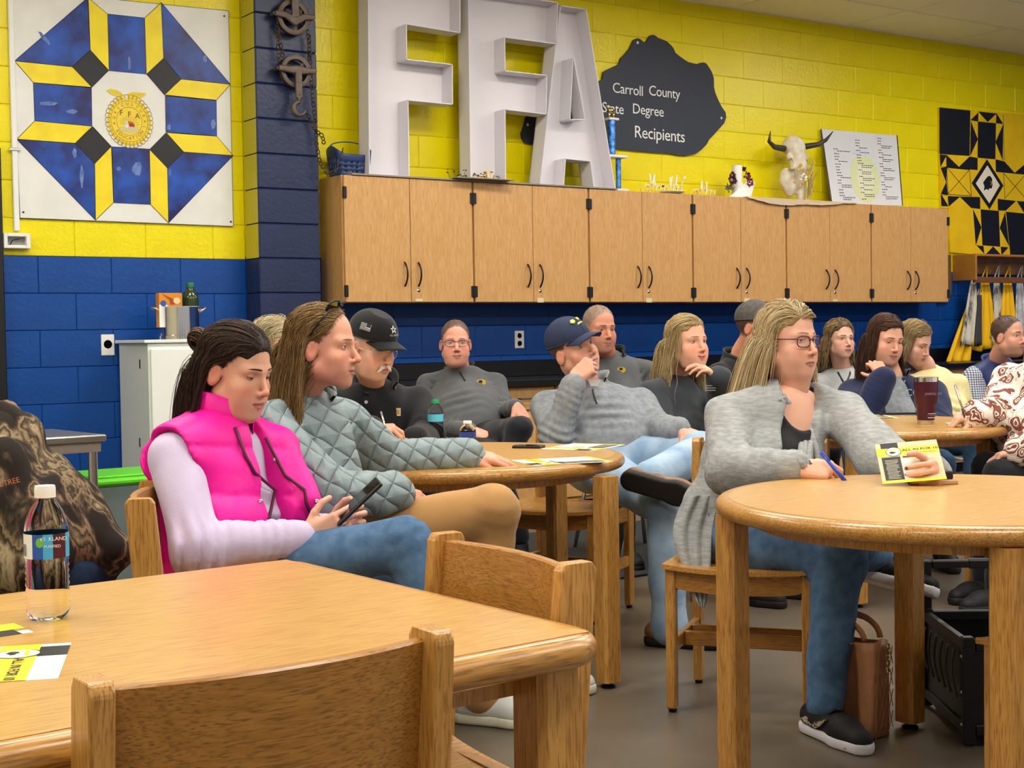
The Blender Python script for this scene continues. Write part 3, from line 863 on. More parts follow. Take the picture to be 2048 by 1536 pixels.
# -- trophy
M_TBL = mat('trophy_blue', '#1560c4', 0.25, metal=0.4, var=('#6fb2f5', 40, 4))
M_GOLD = mat('trophy_gold', '#d9c88a', 0.2, metal=1.0)
tx = WY(1240, 375, 0.16)
tr = root('trophy', (tx[0] - 0.03, 0.17, ZT), 0, 'tall blue column trophy with small animal figure beside letter A', 'trophy')
bx_ = tx[0] - 0.06
obj('trophy_base', MB().box((bx_, 0.17, ZT + 0.012), (0.2, 0.12, 0.024), ch=0.003), M_WHT, tr)
for dx in (-0.05, 0.055):
 obj('lower_column', MB().lathe([(0.019, 0), (0.019, 0.215)], 14, (bx_ + dx, 0.17, ZT + 0.024)), M_TBL, tr, smooth=True, autosmooth=0.7)
obj('middle_plate', MB().box((bx_ + 0.005, 0.17, ZT + 0.247), (0.19, 0.11, 0.018), ch=0.003), M_WHT, tr)
obj('upper_column', MB().lathe([(0.026, 0), (0.026, 0.24)], 16, (bx_, 0.17, ZT + 0.256)), M_TBL, tr, smooth=True, autosmooth=0.7)
obj('top_plate', MB().box((bx_, 0.17, ZT + 0.504), (0.085, 0.07, 0.016), ch=0.003), M_WHT, tr)
fg = MB()
zt = ZT + 0.512
fg.tube([(bx_ - 0.026, 0.17, zt + 0.05), (bx_ + 0.0, 0.17, zt + 0.054), (bx_ + 0.024, 0.17, zt + 0.05)], [0.012, 0.015, 0.013], 8)
fg.tube([(bx_ - 0.022, 0.17, zt + 0.055), (bx_ - 0.034, 0.17, zt + 0.078), (bx_ - 0.046, 0.17, zt + 0.082)], [0.009, 0.008, 0.005], 7)
for dx in (-0.022, -0.014, 0.016, 0.024):
 fg.tube([(bx_ + dx, 0.17, zt + 0.045), (bx_ + dx, 0.17, zt)], 0.0042, 5)
fg.tube([(bx_ + 0.028, 0.17, zt + 0.056), (bx_ + 0.036, 0.17, zt + 0.03)], 0.003, 4)
obj('animal_figure', fg, M_GOLD, tr, smooth=True)
# -- wooden skeleton puzzle models
M_PLY = mat('model_plywood', '#e3cd88', 0.6)
M_PLY2 = mat('model_plywood_pale', '#efe6c4', 0.6)
def ply(parent, pts, Y, m=M_PLY, th=0.004):
 obj('plywood_piece', MB().prism(pts, lambda u, v, d: V(u, Y - d, v), 0, th), m, parent)
def bar2(x0, z0, x1, z1, w):
 n = unit(V(-(z1 - z0), x1 - x0)) * w / 2
 return [(x0 + n[0], z0 + n[1]), (x1 + n[0], z1 + n[1]), (x1 - n[0], z1 - n[1]), (x0 - n[0], z0 - n[1])]
def skel(px, py, label, seed, L=0.30, H=0.15, neck=True):
 P = WY(px, py, 0.13); x, z = P[0], ZT
 r = root('skeleton_model', (x, 0.13, ZT), 0, label, 'model')
 R = random.Random(seed)
 ply(r, bar2(x - L / 2, z + H * 0.45, x + L * 0.32, z + H * 0.42, 0.014), 0.13)
 for k in range(7):
  xx = x - L * 0.28 + k * L * 0.085
  ply(r, bar2(xx, z + H * 0.5, xx - 0.012, z + H * 0.18, 0.008), 0.13 + 0.012 * (-1) ** k, M_PLY2)
 for k, xx in enumerate((x - L * 0.30, x - L * 0.22, x + L * 0.2, x + L * 0.28)):
  y_ = 0.13 + 0.02 * (-1) ** k
  ply(r, bar2(xx, z + H * 0.45, xx + 0.012 * (-1) ** k, z + H * 0.2, 0.011), y_)
  ply(r, bar2(xx + 0.012 * (-1) ** k, z + H * 0.22, xx, z, 0.009), y_)
 if neck:
  ply(r, bar2(x + L * 0.3, z + H * 0.42, x + L * 0.42, z + H * 0.9, 0.012), 0.13)
  ply(r, [(x + L * 0.38, z + H * 0.95), (x + L * 0.5, z + H * 1.02), (x + L * 0.53, z + H * 0.9), (x + L * 0.42, z + H * 0.84)], 0.13, M_PLY2)
 ply(r, bar2(x - L * 0.5, z + H * 0.45, x - L * 0.62, z + H * 0.1, 0.008), 0.13)
 for k in range(4):
  a = x - L * 0.25 + R.random() * L * 0.3
  ply(r, bar2(a, z + H * 0.5, a + R.uniform(-0.02, 0.03), z + H * R.uniform(0.75, 1.05), 0.014), 0.13 + R.uniform(-0.02, 0.02), M_PLY2)
 return r
skel(1313, 378, 'pale plywood skeleton model with long tail next to the trophy', 1, 0.22, 0.14, False)
skel(1347, 380, 'pale plywood skeleton model of a long-necked animal with raised head', 5, 0.22, 0.14, True)
skel(1412, 384, 'pale plywood skeleton model beside the dried flower bouquet', 9, 0.25, 0.11, False)
P = WY(1345, 380, 0.06)
o = obj('shallow_dish', MB().lathe([(0.05, 0), (0.085, 0.012), (0.09, 0.018), (0.084, 0.016), (0.05, 0.005), (0, 0.005)], 24, (P[0], 0.06, ZT)), mat('dish_cream', '#e6dfc8', 0.4), smooth=True)
tag(o, 'flat cream dish in front of the skeleton models', 'dish')
# -- dried flower bouquet wrapped in white paper
P = WY(1472, 396, 0.10)
fb_ = root('flower_bouquet', (P[0], 0.1, ZT), 0, 'bouquet of dark red flowers in white paper wrap on cabinets', 'bouquet')
x, y, z = P[0], 0.10, ZT
ob = obj('paper_roll', MB().lathe([(0.042, 0), (0.036, 0.1), (0.038, 0.235), (0.034, 0.24), (0.03, 0.1), (0.0, 0.1)], 18, (x + 0.012, y, z)), M_PAPER, fb_, smooth=True)
ob = obj('paper_wrap', MB().prism([(-0.12, 0), (0.09, 0), (0.07, 0.06), (0.03, 0.13), (0.01, 0.10), (-0.03, 0.05)], lambda u, v, d: V(x + u, y - 0.05 - d + v * 0.25, z + v), 0, 0.004), M_PAPER, fb_)
ob = obj('paper_wrap', MB().prism([(0.03, 0), (0.12, 0.02), (0.16, 0.12), (0.10, 0.15), (0.05, 0.1)], lambda u, v, d: V(x + u, y - 0.03 - d, z + v), 0, 0.004), M_PAPER, fb_)
def bloom(c, R, m, m2, seed, parent, n=14):
 rg = random.Random(seed)
 mb = MB()
 for k in range(n):
  a = 2 * math.pi * k / n + rg.uniform(-0.2, 0.2); el = rg.uniform(0.1, 0.9)
  d = V(math.cos(a) * math.cos(el), -0.5 - math.sin(el) * 0.5, math.sin(a) * math.cos(el))
  d = unit(d); s = unit(np.cross(d, V(0, 1, 0)))
  b = c + d * R * 0.15; e = c + d * R * rg.uniform(0.8, 1.1)
  mid = (b + e) / 2
  w = R * 0.22
  mb.add([b, mid + s * w + V(0, -0.004, 0), e, mid - s * w], [(0, 1, 2, 3)])
 o = obj('bloom', mb, m, parent)
 md = o.modifiers.new('t', 'SOLIDIFY'); md.thickness = 0.0015
 obj('bloom_heart', MB().lathe([(0.0, -0.006), (R * 0.2, 0), (R * 0.12, 0.008), (0, 0.01)], 8, c + V(0, -R * 0.35, 0), AXW), m2, o)
M_RED = mat('dried_red', '#6d1524', 0.7); M_DKR = mat('dried_plum', '#40171f', 0.7); M_PINK = mat('dried_pink', '#b98a8c', 0.7)
bloom(V(x - 0.085, y - 0.03, z + 0.125), 0.055, M_DKR, M_PINK, 1, fb_)
bloom(V(x - 0.05, y + 0.0, z + 0.165), 0.04, M_DKR, M_PINK, 2, fb_)
bloom(V(x + 0.075, y - 0.02, z + 0.165), 0.05, M_RED, M_PINK, 3, fb_)
bloom(V(x + 0.105, y - 0.02, z + 0.12), 0.045, M_RED, M_DKR, 4, fb_)
bloom(V(x + 0.07, y + 0.0, z + 0.215), 0.028, M_DKR, M_RED, 5, fb_)
lf = MB()
for k in range(8):
 a = rnd.uniform(0, 6.28); b0 = V(x - 0.08, y - 0.01, z + 0.06)
 e = b0 + V(0.05 * math.cos(a), -0.01, 0.04 * math.sin(a) + 0.01)
 lf.tube([b0, (b0 + e) / 2, e], [0.002, 0.012, 0.001], 4, flat=0.2)
obj('dried_leaves', lf, mat('dry_leaf', '#6b6a42', 0.8), fb_)
a0, a1 = WY(1495, 402, -0.004), WY(1712, 412, -0.004)
nx = 24; Pg = np.zeros((5, nx, 3))
for i in range(nx):
 t = i / (nx - 1); xx = a0[0] + (a1[0] - a0[0]) * t
 dr_ = 0.05 * math.sin(math.pi * min(1, t * 1.15)) * (0.8 + 0.25 * math.sin(9 * t)) + 0.004 + 0.006 * rnd.random()
 Pg[0, i] = (xx, 0.26, ZT + 0.004); Pg[1, i] = (xx, 0.03, ZT + 0.006); Pg[2, i] = (xx, -0.006, ZT + 0.004)
 Pg[3, i] = (xx, -0.012, ZT - dr_ * 0.5); Pg[4, i] = (xx, -0.013 - 0.01 * rnd.random(), ZT - dr_)
o = obj('brown_paper_sheet', MB().grid(Pg), mat('kraft_pale', '#c2ad92', 0.8))
md = o.modifiers.new('t', 'SOLIDIFY'); md.thickness = 0.0015
tag(o, 'torn pale brown paper hanging over the edge of the cabinets', 'paper')
# -- cow skull with horns and dried flowers (SDF built later, see skull())
# -- framed poster leaning on the wall
c0 = [WY(1664, 409, 0.16), WY(1805, 411, 0.16), WY(1794, 271, 0.285), WY(1642, 258, 0.285)]
pr_ = root('leaning_poster', (c0[0] + c0[1]) / 2, 0, 'white glazed poster with a printed list and faded emblem, leaning on wall', 'poster')
ux = unit(c0[1] - c0[0]); uy = c0[3] - c0[0]; Wp = np.linalg.norm(c0[1] - c0[0])
PQ = lambda u, v, d: (c0[0] * (1 - u) + c0[1] * u) * (1 - v) + (c0[3] * (1 - u) + c0[2] * u) * v + V(0, -d, 0)
pgr = np.array([[PQ(u, v, 0.0) for u in np.linspace(0, 1, 13)] for v in np.linspace(0, 1, 13)])
obj('poster_board', MB().grid(pgr).grid(pgr + V(0, 0.008, 0), flip=True), mat('poster_white', '#dcdde2', 0.08, spec=0.6), pr_)
for u_ in (0, 1): obj('frame_rail', MB().tube([PQ(u_, 0, 0), PQ(u_, 1, 0)], 0.006, 4), M_BLACK, pr_)
pe = [(0.5 + 0.20 * math.cos(a), 0.36 + 0.33 * math.sin(a)) for a in np.linspace(0, 2 * math.pi, 41)[:-1]]
obj('faded_emblem', MB().prism(pe, PQ, 0.001, 0.0016), mat('fade_yellow', '#d7dcae', 0.3), pr_)
obj('faded_emblem', MB().prism([(0.5 + 0.12 * math.cos(a), 0.36 + 0.2 * math.sin(a)) for a in np.linspace(0, 2 * math.pi, 31)[:-1]], PQ, 0.0018, 0.0024), mat('fade_yellow2', '#dedfc0', 0.3), pr_)
obj('faded_emblem', MB().prism([(0.36, 0.70), (0.42, 0.76), (0.5, 0.72), (0.58, 0.76), (0.62, 0.70), (0.5, 0.66)], PQ, 0.0018, 0.0024), mat('fade_blue', '#c9d2e0', 0.3), pr_)
R = random.Random(5)
ln = MB()
for col in (0.12, 0.42, 0.72):
 v = 0.93 if col > 0.7 else (0.88 if col > 0.4 else 0.74)
 while v > 0.05:
  for k in range(R.choice((1, 1, 2, 3))):
   x0 = col + (0.0 if k == 0 else 0.045); w = 0.05 if k == 0 else R.uniform(0.10, 0.16)
   xx = x0
   while xx < x0 + w:
    ww = R.uniform(0.012, 0.03)
    ln.prism([(xx, v), (xx + ww, v), (xx + ww, v + 0.011), (xx, v + 0.011)], PQ, 0.0028, 0.0032)
    xx += ww + 0.006
   v -= 0.026
  v -= 0.012
obj('printed_lines', ln, mat('faded_ink', '#5c6070', 0.4), pr_, fixn=False)
# -- black and yellow barn quilt on the right
yq = YB - 0.02
S4 = 2048 / 568; O4 = (1480, 180)
q2 = root('barn_quilt_panel', (6.4, YB, 1.79), 0, 'black and yellow quilt panel with star border and animal head diamond', 'wall art')
base = pxl([(1437, 125), (1447, 850), (1505, 852), (1515, 1170), (2330, 1240), (2270, 195)], yq, S4, O4)
obj('panel', MB().prism(base, FW(YB), 0.002, 0.02), mat('quilt2_yellow', '#eec70e', 0.45, var=('#e6b90c', 7, 4)), q2)
def patch(p, m=None, nm='black_patch', e=0.002):
 obj(nm, MB().prism(pxl(p, yq, S4, O4), FW(yq), 0, e), m or M_QBLK, q2)
for p in [[(1437, 125), (1660, 148), (1655, 475), (1438, 462)], [(1716, 228), (1845, 240), (1840, 500), (1713, 488)],
          [(1718, 155), (1850, 170), (1897, 245), (1843, 175), (1785, 232)], [(1662, 218), (1720, 160), (1716, 228)], [(1845, 240), (1897, 245), (1850, 172)],
          [(1664, 225), (1714, 356), (1660, 475)], [(1897, 250), (1893, 505), (1842, 375)],
          [(1440, 465), (1490, 470), (1578, 555), (1655, 480), (1713, 490), (1712, 578), (1445, 552)], [(1843, 500), (1905, 515), (1980, 598), (2048, 540), (2048, 610), (1845, 590)],
          [(1446, 560), (1490, 555), (1488, 670)], [(1488, 660), (1498, 760), (1447, 750)],
          [(1447, 755), (1500, 765), (1500, 838), (1452, 838)], [(1500, 765), (1580, 768), (1730, 772), (1732, 858), (1666, 850), (1585, 770), (1505, 840)],
          [(1858, 785), (1990, 800), (1915, 870), (1860, 868)], [(1995, 800), (2120, 810), (2120, 890), (2048, 885)],
          [(1735, 860), (1865, 872), (1875, 1130), (1748, 1120)], [(1680, 860), (1740, 990), (1700, 1120)], [(1912, 880), (1872, 995), (1940, 1125)],
          [(1705, 1120), (1760, 1180), (1755, 1125)], [(1825, 1128), (1880, 1188), (1775, 1182)], [(1880, 1130), (1935, 1135), (1885, 1190)],
          [(1918, 878), (2150, 900), (2160, 1215), (1950, 1195)]]:
 patch(p)
M_Q2Y = MATS['quilt2_yellow']
for p in [[(1718, 160), (1785, 232), (1716, 224)], [(1845, 178), (1843, 238), (1790, 232)], [(1447, 552), (1484, 482), (1486, 552)], [(1455, 760), (1496, 765), (1498, 832)]]:
 patch(p, M_Q2Y, 'yellow_patch', 0.003)
dm = [(1780, 500), (1898, 690), (1798, 860), (1670, 672)]
cdm = (1786, 682)
patch(dm, M_QBLK, 'diamond', 0.003)
patch([(cdm[0] + (a - cdm[0]) * 0.76, cdm[1] + (b - cdm[1]) * 0.76) for a, b in dm], mat('quilt_cream', '#ece4cc', 0.5), 'diamond_field', 0.004)
patch([(1750, 668), (1770, 640), (1785, 622), (1800, 620), (1815, 640), (1815, 660), (1818, 690), (1810, 712), (1795, 708), (1790, 722), (1772, 715), (1755, 728), (1760, 695)], M_QBLK, 'animal_head', 0.005)
patch([(1800, 655), (1812, 662), (1812, 685), (1803, 690), (1806, 672)], mat('quilt_tan', '#9a7a5a', 0.5), 'animal_face', 0.006)
ln = MB()
for a, b in (((1492, 560), (1665, 760)), ((1655, 575), (1500, 750)), ((1900, 600), (2048, 770)), ((2048, 620), (1912, 780)), ((1488, 558), (1655, 575)), ((1655, 575), (1668, 765)), ((1490, 560), (1500, 752)), ((1500, 752), (1668, 765)), ((1900, 600), (1910, 785)), ((1897, 175), (1905, 510))):
 p = pxl([a, b], yq, S4, O4)
 obj('seam_line', MB().tube([V(p[0][0], yq - 0.001, p[0][1]), V(p[1][0], yq - 0.001, p[1][1])], 0.0028, 4), M_QBLK, q2)
# -- apron rack with hanging aprons
ra = WY(1935, 525, YB - 0.02)
rk = root('apron_rack', (6.6, YB, 1.7), 0, 'wooden rail with metal hooks for aprons under the right quilt', 'rack')
Pz1, Pz2 = WY(1930, 510, 0.25)[2], WY(1930, 548, 0.25)[2]
Xr = WY(1928, 530, 0.2)[0]
obj('rail', MB().box((Xr + 0.7, YB - 0.012, (Pz1 + Pz2) / 2), (1.4, 0.024, Pz1 - Pz2), ch=0.003), M_OAKX, rk)
obj('shelf', MB().box((Xr + 0.7, YB - 0.12, Pz1 - 0.01), (1.4, 0.24, 0.02), ch=0.003), M_OAKX, rk)
obj('side_panel', MB().box((Xr - 0.01, YB - 0.12, Pz1 - 0.11), (0.02, 0.24, 0.22), ch=0.003), M_OAKX, rk)
obj('rail', MB().box((Xr + 0.7, YB - 0.2, Pz2 - 0.055), (1.4, 0.02, 0.05), ch=0.003), mat('rail_dark', '#7a4a22', 0.5), rk)
M_APY = mat('apron_yellow', '#f0b800', 0.75, bump=(30, 0.2, 0.004)); M_APW = mat('apron_birch', '#cfc8b8', 0.8, var=('#3a352e', 14, 6, (1, 1, 0.35), (0.5, 0.62)))
M_APG = mat('apron_charcoal', '#3a3c3e', 0.8); M_APS = mat('apron_silver', '#d6d6d8', 0.6, var=('#a9a9ac', 20, 3)); M_APO = mat('apron_amber', '#cc8a08', 0.75)
def apron(px, m, label, top=545, bot=705, w0=0.05, w1=0.20, lean=0.0, yoff=0.0, strap=M_APY):
 T = WY(px, top, YB - 0.10 - yoff); B = WY(px + lean, bot, YB - 0.10 - yoff)
 r = root('hanging_apron', (T[0], T[1], B[2]), 0, label, 'apron', 'aprons on the rack')
 n = 13; rows = 12
 Pg = np.zeros((rows, n, 3)); ph = rnd.uniform(0, 6)
 for i in range(rows):
  t = i / (rows - 1)
  c = T * (1 - t) + B * t
  w = w0 + (w1 - w0) * t ** 0.8
  for k in range(n):
   u = k / (n - 1) - 0.5
   Pg[i, k] = c + V(u * w, -0.016 * math.sin(u * 17 + ph) * (0.3 + t) - 0.01, 0.012 * math.cos(u * 9 + ph) * t)
 o = obj('apron_cloth', MB().grid(Pg), m, r, smooth=True)
 md = o.modifiers.new('t', 'SOLIDIFY'); md.thickness = 0.004
 hk_ = WY(px, top - 27, YB - 0.05)
 obj('strap', MB().tube([T + V(-w0 * 0.4, 0, 0), hk_ + V(-0.006, -0.03, 0), hk_ + V(0.006, -0.03, 0.0), T + V(w0 * 0.4, 0, 0)], 0.009, 5, flat=0.4), strap, r, smooth=True)
 obj('hook', MB().tube([hk_ + V(0, 0.03, 0.03), hk_ + V(0, -0.03, 0.03), hk_ + V(0, -0.045, 0.0), hk_ + V(0, -0.03, -0.015), hk_ + V(0, -0.015, 0.0)], 0.003, 5), M_BRUSH, rk)
 return r
apron(1945, M_APY, 'yellow apron hanging leftmost on the rack, nearest the cabinets', 600, 728, 0.10, 0.34, -30, 0.0)
apron(1946, M_APW, 'birch-patterned apron hanging between two yellow ones near the cabinets', 560, 690, 0.07, 0.22, -10, 0.03, M_APW)
apron(1968, M_APY, 'yellow apron hanging beside the dark striped birch apron', 560, 700, 0.09, 0.34, -2, 0.02)
apron(1958, M_APG, 'narrow charcoal apron hanging between birch and yellow aprons', 590, 690, 0.05, 0.09, -4, 0.045, M_APW)
apron(1992, M_APW, 'silver and birch-patterned apron hanging in the middle of the rack', 560, 690, 0.08, 0.26, 6, 0.0, M_APS)
apron(2014, M_APY, 'yellow apron with a straight strap hanging behind the man in vest', 560, 690, 0.10, 0.24, 3, 0.02)
apron(2038, M_APS, 'silver white apron hanging rightmost at the picture edge', 560, 690, 0.08, 0.24, 6, 0.0, M_APS)
P = WY(1915, 555, 0.16)
o = obj('end_panel', MB().prism([(P[0] - 0.10, 1.365), (P[0] - 0.10, 1.77), (P[0] + 0.06, 1.77), (P[0] + 0.06, 1.46), (P[0] + 0.03, 1.38)], lambda u, v, d: V(u, 0.29 - d, v), 0, 0.02), mat('end_panel_brown', '#6b4a2c', 0.5))
tag(o, 'dark brown curved panel between the last cabinet and apron rack', 'panel')
# -- white cupboard with stockpot, green tote, steel table (left)
X0 = WY(241, 800, 0.28)[0]
fr = WX(298, 800, X0)
yf = fr[1]
ztop = WX(298, 680, X0)[2]
wc = root('white_cupboard', (X0 + 0.3, (yf + 0.28) / 2, 0), 0, 'white painted cupboard against the blue wall behind the pink vest', 'cupboard')
obj('body', MB().box((X0 + 0.3, (yf + 0.28) / 2, (ztop - 0.02) / 2), (0.6, 0.28 - yf, ztop - 0.02)), mat('cupboard_white', '#dfe4df', 0.5), wc)
obj('cupboard_top', MB().box((X0 + 0.3, (yf + 0.28) / 2 - 0.005, ztop - 0.008), (0.645, 0.30 - yf, 0.018), ch=0.003), M_WHT, wc)
d = obj('door', MB().box((X0 + 0.3, yf - 0.01, ztop / 2), (0.58, 0.02, ztop - 0.1), ch=0.003), M_WHT, wc)
obj('knob', MB().lathe([(0.008, 0), (0.014, 0.02), (0, 0.026)], 10, (X0 + 0.53, yf - 0.02, 0.7), AXW), M_BRUSH, d)
for py in (728, 885):
 p = WX(280, py, X0)
 obj('slot', MB().box((X0 - 0.001, p[1], p[2]), (0.003, 0.012, 0.05)), M_BLACK, wc)
pc = V(X0 + 0.33, (yf + 0.28) / 2, ztop + 0.001)
pa, pb2 = WY(317, 640, pc[1]), WY(398, 640, pc[1])
pc = V((pa[0] + pb2[0]) / 2, pc[1], ztop + 0.001); pr = 0.112
ph = WY(357, 613, pc[1] - 0.05)[2] - ztop
sp_ = root('stockpot', pc, 0, 'polished steel stockpot with two handles on the white cupboard', 'pot')
obj('pot_wall', MB().lathe([(0.0, 0.0), (pr + 0.006, 0.0), (pr + 0.006, 0.022), (pr, 0.024), (pr, ph - 0.004), (pr + 0.005, ph), (pr - 0.003, ph), (pr - 0.004, 0.01), (0, 0.01)], 40, pc, caps=False), M_STEEL, sp_, smooth=True, autosmooth=0.6)
for s in (-1, 1):
 h = [pc + V(s * (pr - 0.002), yy, ph - 0.03) for yy in (-0.035,)] + [pc + V(s * (pr + 0.03), -0.035, ph - 0.012), pc + V(s * (pr + 0.05), 0, ph - 0.006), pc + V(s * (pr + 0.03), 0.035, ph - 0.012), pc + V(s * (pr - 0.002), 0.035, ph - 0.03)]
 obj('pot_handle', MB().tube(h, 0.006, 6), M_BRUSH, sp_, smooth=True)
bx0 = WY(338, 598, pc[1] - 0.02)
bo = root('cracker_box', (bx0[0], pc[1], ztop + ph - 0.10), 0, 'orange and white food box standing in the steel stockpot', 'box')
obj('carton', MB().box((bx0[0], pc[1] - 0.02, ztop + ph - 0.02), (0.135, 0.05, 0.19), ch=0.002), mat('carton_orange', '#d98a1f', 0.5), bo)
yb_ = pc[1] - 0.0455
pp = lambda u, v, d: V(bx0[0] + u, yb_ - d, ztop + ph - 0.02 + v)
obj('white_print', MB().prism([(-0.067, -0.094), (0.03, -0.094), (0.01, 0.005), (-0.03, 0.035), (-0.067, 0.03)], pp, 0, 0.0006), M_PAPER, bo)
obj('round_mark', MB().prism([(-0.043 + 0.017 * math.cos(a), 0.037 + 0.017 * math.sin(a)) for a in np.linspace(0, 6.28, 21)[:-1]], pp, 0.0006, 0.0012), mat('mark_blue', '#2a57b0', 0.5), bo)
obj('biscuit_print', MB().prism([(0.035 + 0.02 * math.cos(a), 0.052 + 0.018 * math.sin(a)) for a in np.linspace(0, 6.28, 21)[:-1]], pp, 0.0006, 0.0012), mat('biscuit', '#e6d2a0', 0.6), bo)
obj('red_swoosh', MB().prism([(-0.05, 0.09), (0.02, 0.06), (0.06, 0.04), (0.0, 0.03), (-0.01, 0.06)], pp, 0.0003, 0.0008), mat('swoosh', '#a8481a', 0.5), bo)
ob_ = WY(382, 590, pc[1] + 0.02)
ol = root('oil_bottle', (ob_[0], pc[1] + 0.03, ztop + ph - 0.15), 0, 'dark green plastic oil bottle with green cap in the stockpot', 'bottle')
ov = V(ob_[0], pc[1] + 0.03, ztop + ph - 0.16)
obj('bottle_body', MB().lathe([(0, 0), (0.046, 0), (0.046, 0.20), (0.043, 0.225), (0.026, 0.25), (0.02, 0.262), (0.02, 0.27)], 24, ov), mat('oil_green', '#2c3d16', 0.15, spec=0.6), ol, smooth=True, autosmooth=0.8)
obj('bottle_cap', MB().lathe([(0.023, 0.268), (0.023, 0.292), (0.021, 0.296), (0, 0.296)], 20, ov), mat('cap_green', '#12693f', 0.4), ol, smooth=True, autosmooth=0.8)
tg = C(262, 942, 6.98)
gt = root('storage_tote', (tg[0], tg[1], 0), 0.05, 'grey plastic storage tote with a lime green lid beside cupboard', 'tote')
TL, TW, TH = 0.62, 0.44, tg[2]
mb = MB()
Pg = []
for t, sc_ in ((0, 0.88), (1, 1.0)):
 Pg.append([(sx * TL / 2 * sc_, sy * TW / 2 * sc_, TH * 0.93 * t) for sx, sy in ((-1, -1), (1, -1), (1, 1), (-1, 1))])
mb.grid(np.array(Pg), closed=True); mb.add(Pg[0], [(0, 1, 2, 3)])
obj('tote_body', mb, mat('tote_grey', '#6f7f80', 0.4, alpha=1.0), gt, local=True)
ld = MB().box((0, 0, TH * 0.95), (TL * 1.06, TW * 1.08, 0.035), ch=0.012).box((0, 0, TH * 0.95 + 0.022), (TL * 0.9, TW * 0.86, 0.014), ch=0.006)
obj('tote_lid', ld, mat('lid_green', '#5ec423', 0.4), gt, local=True, smooth=False)
for sx in (-1, 1):
 obj('lid_handle', MB().tube([(sx * TL * 0.53, -0.08, TH * 0.95 - 0.01), (sx * TL * 0.58, 0, TH * 0.95 - 0.005), (sx * TL * 0.53, 0.08, TH * 0.95 - 0.01)], 0.016, 7), MATS['lid_green'], gt, local=True, smooth=True)
st = C(167, 864, 6.4)
tb = root('steel_table', (st[0] - 0.6, st[1], 0), 0.1, 'stainless steel work table behind the camouflage jacket', 'table')
zz = st[2]
obj('table_top', MB().box((0.0, 0.0, zz - 0.015), (1.2, 0.6, 0.03), ch=0.006), M_BRUSH, tb, local=True)
obj('apron', MB().box((0, 0, zz - 0.05), (1.16, 0.56, 0.05)), mat('steel_apron', '#a89c92', 0.4, metal=0.6), tb, local=True)
for sx in (-1, 1):
 for sy in (-1, 1):
  obj('leg', MB().tube([(sx * 0.55, sy * 0.26, 0), (sx * 0.55, sy * 0.26, zz - 0.06)], 0.02, 10), M_BRUSH, tb, local=True)
